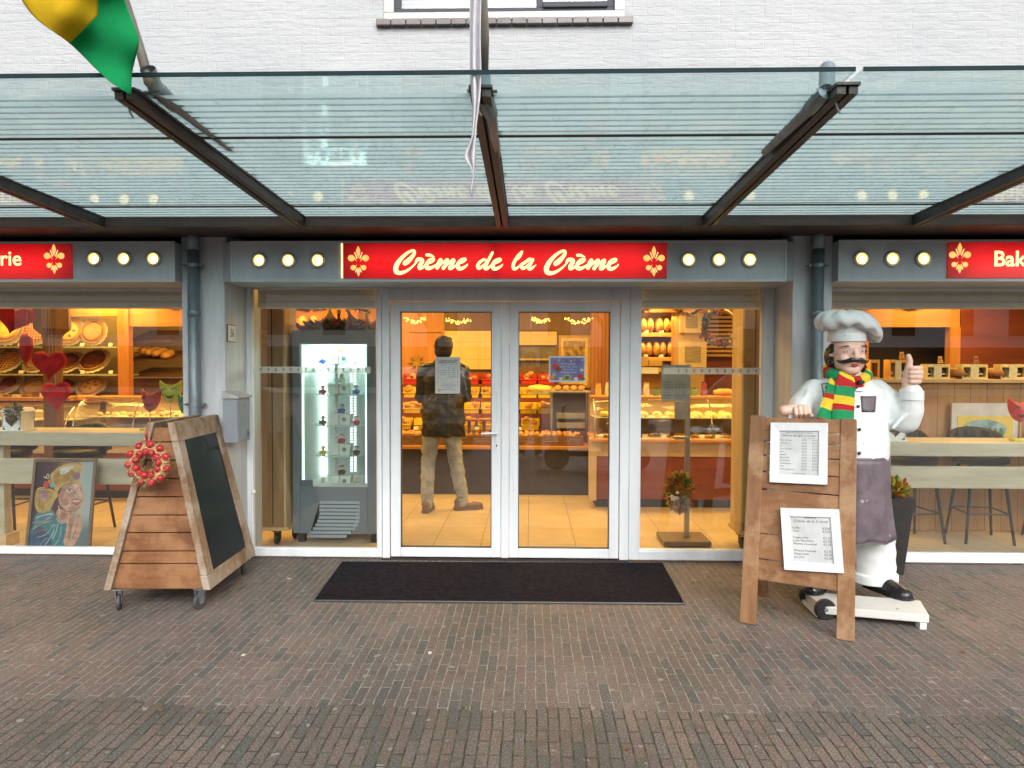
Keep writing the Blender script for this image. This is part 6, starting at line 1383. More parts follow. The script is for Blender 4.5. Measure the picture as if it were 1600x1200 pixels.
# poster standing behind the stools
po = thing('yellow_poster', 'white framed poster with yellow picture and blue oval scene behind the bar stools', 'poster', (X(1540, 1.08), 1.08, 0))
WB(1487, 1590, 630, 700, 1.08, 1.10).build('frame', mat('light grey frame', (.50, .50, .50), .4), po, world=True); WB(1496, 1583, 650, 700, 1.076, 1.08).build('yellow_print', mat('yellow print', (.60, .45, .06), .5, var=.08), po, world=True)
c = MB(); cc = at(1538, 672, 1.07); c.prism([(cc.x + .21 * math.cos(a), 1.074, cc.z + .10 * math.sin(a)) for a in [2 * PI * i / 32 for i in range(32)]], (0, .0015, 0)); c.build('blue_oval', mat('blue oval scene', (.20, .32, .33), .5, var=.4, scale=14), po, world=True)
rnd = random.Random(2)
for i in range(7):
    x_ = cc.x - .16 + .053 * i; hgt = rnd.uniform(.05, .09); c = MB(); c.prism([(x_ - .02, 1.0725, cc.z - .07), (x_ + .02, 1.0725, cc.z - .07), (x_ + .012, 1.0725, cc.z - .07 + hgt), (x_, 1.0725, cc.z - .05 + hgt), (x_ - .014, 1.0725, cc.z - .07 + hgt)], (0, .0012, 0)); c.build('painted_figure', [MAH, LPK, REDC, BRN, LGR, BRN, LGR][i], po, world=True)
# planter outside behind the chef
pl_ = thing('tall_planter', 'tall tapered black planter with red and yellow tipped plant behind the chef statue', 'planter', (X(1394, -.2), -.22, 0))
c = MB(); c.hexa([(-.07, -.07, 0), (.07, -.07, 0), (.07, .07, 0), (-.07, .07, 0)], [(-.118, -.118, .60), (.118, -.118, .60), (.118, .118, .60), (-.118, .118, .60)]); c.build('pot', mat('black woven pot', (.014, .013, .013), .6, bump=.8, bscale=90, var=.3), pl_, bevel=.005)
leaves(420, (-.01, -.03, .64), (.10, .08, .085), .055, 5, [LGR, LYL, LRD, LOR, LYL], 'foliage', pl_, up=.6)

# ---- wheeled cabinets ----
def wcab(p0, p1, pside, Ya, lab, front, dep, z0=.16, right=True):
    x0, x1 = X(p0, Ya), X(p1, Ya); o = thing('wheeled_cabinet', lab, 'cabinet', ((x0 + x1) / 2, Ya + dep / 2, 0))
    MB().box(x0, x1, Ya, Ya + dep, z0, 2.14).build('body', front, o, world=True, bevel=.003)
    MB().box(x0 - .004, x0 + .012, Ya - .005, Ya + dep + .005, z0, 2.15).build('side_panel', LWZ, o, world=True); MB().box(x1 - .012, x1 + .004, Ya - .005, Ya + dep + .005, z0, 2.15).build('side_panel', LWZ, o, world=True)
    MB().box(x0 - .02, x1 + .03, Ya - .02, Ya + dep + .02, z0 - .03, z0 - .001).build('base_shelf', LW, o, world=True)
    c = MB(); c.box((x0 + x1) / 2 - .004, (x0 + x1) / 2 + .004, Ya - .002, Ya + .002, z0 + .02, 2.1); c.build('door_gap', DARK, o, world=True)
    return o, x0, x1
CANV = wood('brown laminate front', (.20, .125, .06), (.27, .175, .09), 'Z', 6, .45)
o, x0, x1 = wcab(405, 445, 455, .42, 'tall brown cabinet on black castors left of the drinks fridge', CANV, .30)
def bcast(o, x, y, r=.052):
    c = MB(); c.box(-.04, .04, -.04, .04, .118, .128, Matrix.Translation((x, y, 0))); c.box(-.022, -.018, -.03, .03, .04, .118, Matrix.Translation((x, y, 0))); c.box(.018, .022, -.03, .03, .04, .118, Matrix.Translation((x, y, 0)))
    q = c.build('castor', BLKP, o); q.data.transform(Matrix.Translation(-Vector(o.location)))
    w_ = MB().lathe([(.001, -.014), (r * .9, -.014), (r, -.008), (r, .008), (r * .9, .014), (.001, .014)], 22, Matrix.Translation((x, y - .01, r)) @ Matrix.Rotation(PI / 2, 4, 'Y')).build('wheel', BLKP, q); w_.data.transform(Matrix.Translation(-Vector(o.location)))
bcast(o, x0 + .14, .46); bcast(o, x1 + .0, .68)
o, x0, x1 = wcab(1160, 1200, 1148, .42, 'tall brown cabinet with pale side on castors right of the opening hours stand', CANV, .30)
bcast(o, x0 + .02, .46); bcast(o, x1 - .05, .68)
solo(WB(392, 403, 452, 848, .26, .34), 'inner_post', INW, 'cream inner wall post beside the left of the fridge window', 'post')
# ---- drinks fridge with gift shelves ----
FY_ = .50; fx0, fx1 = X(456, FY_), X(573.5, FY_) + .075; fz0, fz1 = .085, Z(516, FY_, 510)
FG_ = mat('slate grey fridge shell', (.14, .17, .20), .35, var=.05, scale=2, rvar=.08); WINT = mat('white fridge interior', (.62, .68, .65), .5, var=.02)
fr = thing('display_fridge', 'tall slate grey glass display fridge with brightly lit round shelves of gifts', 'fridge', ((fx0 + fx1) / 2, FY_, 0)); D = .62
gx0, gx1 = X(468.5, FY_), fx1 - .075; gz0, gz1 = Z(761, FY_, 510), Z(536, FY_, 510)
MB().box(fx0, gx0, FY_, FY_ + D, fz0, fz1).build('side_post', FG_, fr, world=True, bevel=.006); MB().box(gx1, fx1, FY_, FY_ + D, fz0, fz1).build('side_post', FG_, fr, world=True, bevel=.006)
MB().box(gx0, gx1, FY_ + .001, FY_ + D, gz1, fz1 - .001).build('top_panel', FG_, fr, world=True); MB().box(gx0, gx1, FY_ + .001, FY_ + D, fz0 + .001, gz0).build('lower_panel', FG_, fr, world=True)
# louvres
lx0, lx1 = X(498, FY_ - .01), X(561, FY_ - .01); c = MB(); LV = mat('blue grey louvre', (.19, .235, .28), .3, var=.03)
for i in range(10):
    zt__ = Z(783, FY_, 530) - i * .0335; a = lx0 - (0 if i < 4 else (i - 3) ** 1.6 * .0065); b2 = lx1 - (0 if i < 5 else (i - 4) ** 1.9 * .0055)
    c.hexa([(a, FY_ - .014, zt__ - .024), (b2, FY_ - .014, zt__ - .024), (b2, FY_ - .003, zt__ - .024), (a, FY_ - .003, zt__ - .024)], [(a, FY_ - .004, zt__), (b2, FY_ - .004, zt__), (b2, FY_ - .003, zt__), (a, FY_ - .003, zt__)])
c.build('louvres', LV, fr, world=True)
for i in range(10):
    pass
MB().hexa([(lx0 - .10, FY_ - .0015, Z(783, FY_, 530) - .33), (lx1 - .085, FY_ - .0015, Z(783, FY_, 530) - .33), (lx1 - .085, FY_ - .0005, Z(783, FY_, 530) - .33), (lx0 - .10, FY_ - .0005, Z(783, FY_, 530) - .33)], [(lx0, FY_ - .0015, Z(783, FY_, 530)), (lx1, FY_ - .0015, Z(783, FY_, 530)), (lx1, FY_ - .0005, Z(783, FY_, 530)), (lx0, FY_ - .0005, Z(783, FY_, 530))]).build('vent_shade_plate', DARK, fr, world=True)  # flat black backing, paints the shade between the louvres; nothing is recessed
MB().box(X(469, FY_), X(488, FY_), FY_ - .004, FY_, Z(760, FY_, 480), Z(750, FY_, 480)).build('display_badge', mat('small grey display', (.12, .14, .17), .3), fr, world=True)
MB().box(gx0, gx1, FY_ + .008, FY_ + .014, gz0, gz1).build('front_glass', CLEAR, fr, world=True)
MB().box(gx0 + .001, gx1 - .001, FY_ + .02, FY_ + D - .02, gz0, gz0 + .01).build('floor_plate', WINT, fr, world=True); MB().box(gx0 + .001, gx1 - .001, FY_ + .02, FY_ + D - .02, gz1 - .012, gz1 - .001).build('ceiling_plate', WINT, fr, world=True)
LED2 = mat('soft white light strip', (1, 1, 1), .5, emit=.9, ecol=(.80, 1.0, .93), var=0); LED = mat('cool white light strip', (1, 1, 1), .5, emit=3.2, ecol=(.80, 1.0, .93), var=0); BKP = mat('mirrored rear wall', (.62, .66, .65), .3, metal=.25, var=.1, scale=8, stretch=(6, 1, .3))
MB().box(gx0, gx1, FY_ + D - .012, FY_ + D - .002, gz0, gz1).build('rear_wall', BKP, fr, world=True)
for xx in (gx0 + .001, gx1 - .009): MB().box(xx, xx + .008, FY_ + .02, FY_ + D - .014, gz0 + .011, gz1 - .013).build('side_liner', WINT, fr, world=True)
for xx in (gx0 + .012, gx1 - .024): MB().box(xx, xx + .012, FY_ + .03, FY_ + .045, gz0 + .03, gz1 - .03).build('light_strip', LED2, fr, world=True)
MB().box(X(496, FY_ + .55), X(507, FY_ + .55), FY_ + D - .03, FY_ + D - .013, gz0 + .02, gz1 - .02).build('light_strip', LED, fr, world=True)
c = MB()
for k in range(46):
    zz = gz0 + .05 + k * (gz1 - gz0 - .1) / 46
    for px_ in (477, 485, 545, 551): c.box(X(px_, FY_ + .55), X(px_ + 3, FY_ + .55), FY_ + D - .02, FY_ + D - .013, zz, zz + .012)
c.build('led_dots', mat('led dots', (1, 1, 1), .5, emit=1.6, ecol=(.9, 1, .95), var=0), fr, world=True)
MB().box(X(522, FY_ + .2), X(527, FY_ + .2), FY_ + .22, FY_ + .235, gz0 + .012, gz1 - .014).build('centre_pole', mat('perforated alloy pole', (.55, .58, .57), .4, metal=.3, var=.3, scale=60), fr, world=True)
fcx = X(537, FY_ + .32); fcy = FY_ + .31; SHL = mat('glass shelf rim', (.45, .60, .56), .2, var=.05)
for i, q in enumerate((570, 616, 663, 709, 757)):
    z_ = Z(q, fcy, 530); MB().lathe([(.001, 0), (.262, 0), (.262, .007), (.001, .007)], 40, Matrix.Translation((fcx, fcy, z_))).build('round_shelf', SHL, fr, world=True)
    bx = solo(MB().hexa([(fcx - .09, fcy - .15, z_ + .008), (fcx + .09, fcy - .15, z_ + .008), (fcx + .09, fcy - .05, z_ + .008), (fcx - .09, fcy - .05, z_ + .008)], [(fcx - .105, fcy - .155, z_ + .105), (fcx + .105, fcy - .155, z_ + .105), (fcx + .105, fcy - .045, z_ + .105), (fcx - .105, fcy - .045, z_ + .105)]), 'white_gift_box', WINT, 'white gift box on the ' + ['top', 'second', 'third', 'fourth', 'lowest'][i] + ' round shelf in the fridge', 'gift box', 'white gift boxes in the fridge')
    MB().box(fcx - .003, fcx + .001, fcy - .158, fcy - .154, z_ + .01, z_ + .10).build('ribbon', RIB, bx); MB().lathe([(.001, 0), (.02, 0), (.02, .002), (.001, .002)], 16, Matrix.Translation((fcx + .045, fcy - .1535, z_ + .058)) @ Matrix.Rotation(PI / 2, 4, 'X')).build('seal', GALV, bx)
    cols = [(.05, .10, .40), (.55, .42, .05), (.45, .03, .04), (.6, .57, .5), (.10, .04, .02)]
    for k, (dx, dz_) in enumerate(((-.155, 0), (.15, 0), (.01, .105))):
        ci = (i * 2 + k * 3) % 5; b_ = thing('toy_figure', f"small {['blue', 'yellow', 'red', 'cream', 'brown'][ci]} knitted doll {['left of', 'right of', 'on top of'][k]} the box on the {['top', 'second', 'third', 'fourth', 'lowest'][i]} fridge shelf", 'toy', (fcx + dx, fcy - .13 if k < 2 else fcy - .10, z_ + .008 + dz_), 0, 'knitted dolls in the fridge')
        mt = mat('doll wool', cols[ci], .9, var=.2, scale=40); c = MB(); c.ball((0, 0, .022), (.026, .022, .024)); 
        for s_ in (-1, 1): c.ball((s_ * .02, -.02, .009), (.010, .018, .009)); c.ball((s_ * .026, -.006, .024), (.009, .009, .016))
        c.build('body', mt, b_, smooth=True); MB().ball((0, -.002, .058), (.019, .018, .019)).build('head', LPK, b_, smooth=True); MB().ball((0, .004, .068), (.021, .019, .014)).build('hat', mt, b_, smooth=True)
for s_ in (fx0 + .04, fx1 - .05): MB().box(s_, s_ + .06, FY_ + .02, FY_ + .1, .003, fz0).build('foot', BLKP, fr, world=True)
fl_ = bpy.data.lights.new('fridge_lamp', 'AREA'); fl_.shape = 'RECTANGLE'; fl_.size = .4; fl_.size_y = .4; fl_.energy = 11; fl_.color = (.85, 1, .95); fo = bpy.data.objects.new('fridge_lamp', fl_); COL.objects.link(fo); fo.location = (fcx, fcy, gz1 - .02)
for q in ():
    fl2 = fl_.copy(); fl2.size = .04; fl2.size_y = 1.1; fl2.energy = 1.2; fo = bpy.data.objects.new('fridge_lamp', fl2); COL.objects.link(fo); fo.location = (gx0 + .03 if q == 0 else gx1 - .03, FY_ + .06, (gz0 + gz1) / 2); fo.rotation_euler = (PI / 2, 0, -.6 if q == 0 else .6); fo.rotation_euler = (R_(80), 0, R_(-25) if q == 0 else R_(25))
# feather garland + bottles on top
o = leaves(900, (0, 0, 0), (.36, .07, .028), .07, 21, [LGR, LRD, LOR, LYL, LGR], 'feather_garland', None, up=.25); o.location = ((fx0 + fx1) / 2, FY_ + .14, fz1 + .03); tag(o, 'red green and orange feather garland along the top of the fridge', 'garland')
def bottle(px_, h_, mt, lab, wd=.04, cap=LPK, lean=0):
    o = thing('dressed_bottle', lab, 'bottle', (X(px_, FY_ + .2), FY_ + .2, fz1), 0, 'dressed bottles on the fridge'); M = Matrix.Rotation(lean, 4, 'Y')
    MB().lathe([(.001, 0), (wd * .8, .002), (wd, .03), (wd, h_ * .45), (wd * .4, h_ * .68), (.014, h_ * .75), (.014, h_ * .9), (.001, h_ * .91)], 18, M).build('body', mt, o, smooth=True)
    c = MB(); c.ball(M @ Vector((0, 0, h_ * .94)), .022); c.build('knob', cap, o, smooth=True)
bottle(516, .24, LPK, 'plump cream dressed bottle standing left on the fridge', .055); bottle(530, .19, BOT, 'slim black bottle in the middle on top of the fridge', .028); bottle(556, .22, BRN, 'leaning brown dressed bottle at the right on the fridge', .05, lean=-.35); bottle(545, .12, DOILY, 'short white jar between the bottles on the fridge', .045); bottle(574, .16, BEAR, 'small tan dressed bottle behind the window post on the fridge', .045)
# ---- back shelves with bagged bread (left of door and right) ----
YB = 4.6
GOLDW = wood('golden lit shelf wood', (.50, .30, .09), (.62, .40, .14), 'X', 6, .5)
def shelfunit(p0, p1, lab, boards, q0, q1, Y=YB, back=GOLDW):
    o = thing('bread_shelves', lab, 'shelving', (X((p0 + p1) / 2, Y), Y, 0))
    WB(p0, p1, q0, q1, Y + .35, Y + .38).build('back_panel', back, o, world=True)
    for q in boards: WB(p0, p1, q, q + 6, Y, Y + .35).build('shelf', GOLDW, o, world=True, bevel=.003)
    for pe in (p0, p1 - 5): WB(pe, pe + 5, q0, q1, Y - .01, Y + .35).build('side', OR3, o, world=True)
    l = bpy.data.lights.new('shelf_lamp', 'AREA'); l.shape = 'RECTANGLE'; l.size = abs(X(p1, Y) - X(p0, Y)) * .9; l.size_y = .06; l.energy = 6.5; l.color = (1, .58, .13); q_ = bpy.data.objects.new('shelf_lamp', l); COL.objects.link(q_); q_.location = (X((p0 + p1) / 2, Y), Y - .05, Z(q0 + 4, Y, (p0 + p1) / 2)); q_.rotation_euler = (R_(-25), 0, 0)
    return o
shelfunit(440, 600, 'lit wall shelves with bagged bread above the fridge', (516, 560, 605), 470, 700)
solo(WB(380, 600, 452, 482, YB - .15, YB - .1), 'shelf_valance', OR2, 'dark orange wooden valance above the shelves behind the fridge', 'valance')
bg_ = loaf_mb(.10, .085, .15).build('bread_bag', CRUST, smooth=True)
def row(base, pxs, q, Y, lab, grp, cat, rz_=PI / 2 * 0, rx=0, sc_=(1, 1, 1), dz_=0):
    for i, px_ in enumerate(pxs):
        o = base if not base.get('placed') else base.copy()
        if o is not base: COL.objects.link(o)
        base['placed'] = 1
        o.location = (X(px_, Y), Y, Z(q, Y - .1, px_) + dz_); o.rotation_euler = (rx, 0, rz_ + random.Random(i).uniform(-.12, .12)); o.scale = sc_; tag(o, lab, cat, grp)
row(bg_, (457, 474, 491), 514, YB + .14, 'golden bagged bread on the lit shelf behind the fridge', 'bagged bread behind the fridge', 'bread')
row(bg_, (585, 571), 514, YB + .14, 'golden bagged bread on the shelf end beside the door', 'bagged bread beside the door', 'bread')
shelfunit(996, 1054, 'lit wall shelves with two rows of tall loaves behind the counter', (520, 558, 575), 488, 640)
tl_ = loaf_mb(.12, .085, .16).build('tall_loaf', CRUST, smooth=True)
row(tl_, (1003, 1015, 1028, 1040, 1050), 519, YB + .12, 'golden loaf in the upper row on the wall shelves', 'upper row of loaves', 'loaf', sc_=(.68, 1, 1.05))
row(tl_, (1002, 1013, 1024, 1035, 1046), 556, YB + .12, 'golden loaf in the lower row on the wall shelves', 'lower row of loaves', 'loaf', sc_=(.66, 1, .98))
solo(WB(980, 1150, 450, 488, YB - .1, YB - .05), 'shelf_valance', OR2, 'orange wooden valance above the loaves right of the door', 'valance')
for i, (a, b2, c_) in enumerate(((1000, 1013, 557), (1014, 1035, 563))): solo(WB(a, b2, c_, 572, YB - .3, YB - .2), 'cardboard_box', GOLDW, ['small wooden box under the lower loaves, left one', 'small wooden box under the lower loaves, right one'][i], 'box')
# framed price lists on pale column
solo(WB(1054, 1101, 455, 640, YB - .02, YB + .1), 'pale_column', mat('pale brown column', (.40, .28, .17), .6, var=.06), 'pale brown column between the loaves and the slatted wall', 'pillar')
for i, (a, b2, c_, d_) in enumerate(((1062, 1099, 486, 520), (1061, 1104, 534, 574))):
    o = thing('wall_price_list', ['upper framed price list on the pale column', 'lower cream framed price list on the pale column'][i], 'price list', (X((a + b2) / 2, YB - .05), YB - .05, 0)); WB(a, b2, c_, d_, YB - .05, YB - .025).build('frame', mat('cream frame', (.60, .50, .34), .5), o, world=True); WB(a + 9, b2 - 9, c_ + 7, d_ - 7, YB - .053, YB - .05).build('page', mat('grey list page', (.30, .25, .22), .6, var=.3, scale=30, stretch=(.3, 1, 4)), o, world=True)
sw_ = thing('slatted_wall', 'lit golden slatted wall rack behind the hanging flower wreath', 'slatted rack', (X(1125, YB), YB, 0)); WB(1101, 1150, 470, 640, YB + .3, YB + .33).build('back_panel', MAH, sw_, world=True)
for k in range(13): WB(1102, 1149, 474 + k * 6.6, 474 + k * 6.6 + 3.8, YB + .1, YB + .16).build('slat', GOLDW, sw_, world=True)
o = MB().tube([(.15 * math.cos(2 * PI * i / 30), 0, .15 * math.sin(2 * PI * i / 30)) for i in range(31)], .014, 8, caps=False).build('flower_wreath', LW, smooth=True); o.location = at(1125, 510, 1.0); o.scale = (1, 1, 1.05); tag(o, 'colourful flower wreath hanging in the window right of the door', 'wreath')
for k in range(5):
    pass
wl2 = []
m_ = MB(); rnd = random.Random(8)
tot = [MB() for _ in range(6)]
for i in range(620):
    a = rnd.uniform(PI * .45, PI * 1.75); rr = .15 + rnd.gauss(0, .016); p = Vector((rr * math.cos(a), rnd.gauss(-.01, .012), rr * math.sin(a))); k = rnd.randrange(6) if rnd.random() < .4 else int((a / PI * 6 + rnd.random()) % 6); s_ = Vector((rnd.gauss(0, 1), rnd.gauss(0, 1), rnd.gauss(0, 1))).normalized(); u_ = s_.cross(Vector((0, 1, .2))).normalized(); L = .016
    tot[k].add([p - s_ * L, p + u_ * L, p + s_ * L, p - u_ * L], [(0, 1, 2, 3)])
mm_ = MB()
for k, q in enumerate(tot): mm_.cur = k; mm_.add(q.v, q.f)
mm_.build('petals', [LGR, LRD, LPK, LOR, LYL, mat('blue petal', (.08, .12, .30), .6)], o, recalc=False)
# ---- tinsel garlands ----
TIN1 = mat('gold tinsel', (.55, .33, .08), .3, metal=.6, var=.3); TIN2 = mat('dark copper tinsel', (.12, .06, .03), .35, metal=.5, var=.3)
def tinsel(pts, Y, lab, seed, n=1500, r_=.034):
    P = catmull([tuple(at(a, b2, Y)) for a, b2 in pts], 12); rnd = random.Random(seed); a_ = MB(); b_ = MB()
    c0 = P[len(P) // 2].copy()
    for i in range(n):
        t_ = rnd.random() * (len(P) - 2); k = int(t_); p = P[k].lerp(P[k + 1], t_ - k) - c0; d = Vector((rnd.gauss(0, 1), rnd.gauss(0, 1), rnd.gauss(0, 1))).normalized(); s_ = d.orthogonal().normalized() * .0032; (a_ if rnd.random() < .5 else b_).add([p - s_, p + s_, p + d * r_ + s_ * .5, p + d * r_ - s_ * .5], [(0, 1, 2, 3)])
    m = MB(); m.add(a_.v, a_.f); m.cur = 1; m.add(b_.v, b_.f); o = m.build('tinsel_garland', [TIN1, TIN2], recalc=False); o.location = c0; tag(o, lab, 'garland', 'tinsel garlands under the ceiling'); return o
tinsel([(397, 472), (420, 470), (450, 477), (480, 484), (510, 480), (535, 472), (550, 480), (578, 488)], .9, 'tinsel swag above the fridge', 1)
tinsel([(110, 470), (140, 468), (175, 473), (215, 469), (240, 475), (283, 482)], .9, 'tinsel swag above the pies in the left window', 2, r_=.035)
tinsel([(1000, 488), (1025, 478), (1045, 474), (1060, 484), (1080, 490), (1098, 478), (1112, 474)], .9, 'tinsel swag left of the flower wreath', 3)
FAIRY = mat('amber fairy light', (1, .5, .1), .4, emit=3.0, ecol=(1, .42, .08), var=0)
def fairy(pts, Y, lab):
    P = catmull([tuple(at(a, b2, Y)) for a, b2 in pts], 7); c0 = P[0].copy(); o = MB().tube([p - c0 for p in P], .003, 5).build('fairy_lights', BRN); o.location = c0; tag(o, lab, 'fairy lights', 'fairy light swags in the doors'); m = MB(); rnd = random.Random(int(pts[0][0]))
    for p in P:
        for k in range(3): m.ball(p - c0 + Vector((rnd.uniform(-.03, .03), 0, rnd.uniform(-.03, .01))), .007, 6, 4)
    m.build('bulbs', FAIRY, o)
fairy([(636, 497), (650, 502), (664, 497)], 2.0, 'amber fairy light swag above the customer'); fairy([(700, 498), (716, 503), (732, 498)], 2.0, 'amber fairy light swag above the long blind'); fairy([(832, 497), (844, 501), (856, 497)], 2.0, 'amber fairy light swag above the short blind'); fairy([(886, 496), (903, 503), (922, 496)], 2.0, 'amber fairy light swag above the gold picture')
tinsel([(1302, 478), (1340, 484), (1380, 476), (1420, 484), (1460, 478), (1500, 482)], .9, 'tinsel swag above the chef’s toque', 7, r_=.03)
# ---- back of the shop behind the doors ----
YW = 4.0
pan = thing('cherry_back_wall', 'orange cherry wood back wall around the service window', 'wall panel', (X(740, YW), YW, 0))
WB(560, 694, 486, 690, YW, YW + .05).build('left_panel', OR3, pan, world=True); WB(694, 872, 486, 516, YW + .001, YW + .05).build('header', BRN, pan, world=True); WB(868, 930, 486, 690, YW + .002, YW + .05).build('right_panel', BRN, pan, world=True); WB(694, 868, 574, 690, YW + .02, YW + .05).build('lower_panel', BRN, pan, world=True)
WB(640, 692, 516, 519, YW - .02, YW).build('trim', OR2, pan, world=True); WB(690, 695, 516, 580, YW - .03, YW).build('trim', OR3, pan, world=True)
swn = thing('service_window', 'cream tiled roller blinds over the back service window', 'blind', (X(780, YW), YW, 0))
BLD = mat('cream roller blind', (.66, .52, .25), .6, var=.05); tile_lines(BLD, .24, .24, .05, .02, .004, (.35, .24, .09), ax='XZY')
WB(695, 782, 517, 577, YW - .02, YW).build('long_blind', BLD, swn, world=True); WB(784, 870, 518, 539, YW - .02, YW).build('short_blind', BLD, swn, world=True); WB(784, 868, 539, 574, YW + .03, YW + .04).build('grey_pane', mat('grey back pane', (.16, .14, .12), .25, var=.3, scale=3), swn, world=True); WB(784, 870, 560, 563, YW - .03, YW + .03).build('ledge', LW, swn, world=True)
pc = thing('gold_picture', 'gold framed brown picture on the back wall behind the blue notice', 'picture', (X(897, YW), YW - .05, 0)); WB(873, 922, 524, 606, YW - .05, YW - .02).build('frame', mat('gold frame', (.45, .27, .06), .4, metal=.3, var=.1), pc, world=True); WB(877, 918, 528, 602, YW - .053, YW - .05).build('mount', mat('yellow mount', (.62, .48, .20), .6), pc, world=True); WB(880, 914, 533, 590, YW - .056, YW - .053).build('print', mat('speckled brown print', (.12, .06, .03), .6, scale=16, col2=(.50, .36, .14), detail=8), pc, world=True)
solo(WB(925, 950, 486, 690, 3.3, 3.6), 'slatted_column', tile_lines(wood('brown slatted wood', (.22, .085, .03), (.32, .13, .05), 'Z', 6, .4), .045, 0, 0, 0, .005, (.04, .015, .008), ax='XZY'), 'brown slatted column seen at the edge of the right door leaf', 'pillar')
st_ = thing('star_ornament', 'gold star ornament on the orange wall above the customer', 'ornament', at(651, 566, YW - .03)); c = MB(); P = []
for i in range(16): a = i * PI / 8 + PI / 2; r_ = .13 if i % 2 == 0 else .045; P.append((r_ * math.cos(a), 0, r_ * math.sin(a)))
c.prism(P, (0, .012, 0)); c.build('star', TIN1, st_)
# counter with dark front
ct = thing('bread_counter', 'low dark fronted counter with orange wooden edge behind the glass doors', 'counter', (X(760, 2.86), 2.86, 0))
cx0, cx1 = X(560, 2.86), X(921, 2.86); ctz = Z(700, 2.84, 760)
MB().box(cx0, cx1, 2.90, 4.0, .003, ctz - .02).build('front_panel', DARKP, ct, world=True); MB().box(cx0, cx1, 2.84, 4.0, ctz - .02, ctz + .028).build('counter_edge', OR2, ct, world=True, bevel=.012)
zt2 = ctz + .028
def tier(q, Ya, Yb, z_under): z_ = Z(q, Ya, 780); MB().box(cx0, cx1, Ya, Yb, z_under, z_).build('tier', MAH, ct, world=True); return z_
z2 = tier(672, 3.22, 3.45, zt2); z3 = tier(646, 3.46, 3.62, zt2); z4 = tier(621.5, 3.63, 3.78, zt2); z5 = tier(600, 3.79, 3.93, zt2)
def crate(mt, w_=.115, d_=.085, h_=.13):
    o = thing('bread_crate', 'c', 'crate'); c = MB(); t_ = .006; fl2 = .012
    b0 = [(-w_ + fl2, -d_ + fl2), (w_ - fl2, -d_ + fl2), (w_ - fl2, d_ - fl2), (-w_ + fl2, d_ - fl2)]; t0 = [(-w_, -d_), (w_, -d_), (w_, d_), (-w_, d_)]
    for i in range(4):
        j = (i + 1) % 4; hh = h_ if i != 0 else h_ * .45
        def L(p, q, f_): return (p[0] + (q[0] - p[0]) * f_, p[1] + (q[1] - p[1]) * f_)
        f_ = hh / h_; A, B = L(b0[i], t0[i], f_), L(b0[j], t0[j], f_)
        ins = lambda p: (p[0] * (1 - t_ / w_), p[1] * (1 - t_ / d_))
        c.hexa([(*b0[i], 0), (*b0[j], 0), (*ins(b0[j]), 0), (*ins(b0[i]), 0)], [(*A, hh), (*B, hh), (*ins(B), hh), (*ins(A), hh)])
    c.box(-w_ + fl2, w_ - fl2, -d_ + fl2, d_ - fl2, 0, .005); c.build('tub', mt, o)
    r_ = MB(); r_.tube([(-w_, -d_, h_ * .45), (-w_, d_, h_), (w_, d_, h_), (w_, -d_, h_ * .45), (-w_, -d_, h_ * .45)], .006, 6); r_.build('rim', mt, o); return o
cr = {'yellow': crate(YEL), 'red': crate(REDC)}; used_c = set()
bun = MB(); bun.ball((0, 0, .03), (.042, .036, .032), 14, 10); bun = bun.build('bread_roll', CRUST, smooth=True)
bag2 = MB(); bag2.chain([((-.06, 0, .03), .024), ((0, 0, .036), .03), ((.06, 0, .03), .024)], 10); BAGU = bag2.build('baguette_roll', CRUST, smooth=True, remesh=.006)
rnd = random.Random(44)
def lay_crates(pxs, Y, z_, col, word, skip=()):
    for i, px_ in enumerate(pxs):
        o = cr[col] if col not in used_c else dup(cr[col]); used_c.add(col); o.location = (X(px_, Y), Y, z_ + .001); tag(o, f"{col} plastic crate of rolls in the {word} row of the bread display, number {i + 1} from the left", 'crate', f'{col} bread crates'); o['label'] = f"{col} crate of rolls, {['first', 'second', 'third', 'fourth', 'fifth', 'sixth', 'seventh', 'eighth'][i]} from the left in the {word} row"
        n = rnd.choice((3, 4, 5)); src = bun if rnd.random() < .65 else BAGU
        for k in range(n):
            q = src if not src.get('placed') else src.copy()
            if q is not src: COL.objects.link(q)
            src['placed'] = 1; q.location = o.location + Vector((rnd.uniform(-.06, .06), rnd.uniform(-.045, .02), .01 + .024 * k)); q.rotation_euler = (rnd.uniform(-.3, .3), rnd.uniform(-.3, .3), rnd.uniform(-.6, .6)); s_ = rnd.uniform(.85, 1.1); q.scale = (s_,) * 3; tag(q, f'golden bread roll lying in a {col} crate of the {word} row', 'bread roll', f'rolls in the {word} row of {col} crates')
cols_px = [645, 675, 705, 735.5, 766, 796, 826, 853]
lay_crates(cols_px, 3.86, z5, 'red', 'top'); lay_crates(cols_px + [], 3.70, z4, 'yellow', 'upper'); lay_crates(cols_px, 3.54, z3, 'yellow', 'middle'); lay_crates([630, 662, 694, 728, 762, 796, 829], 3.34, z2, 'yellow', 'lower')
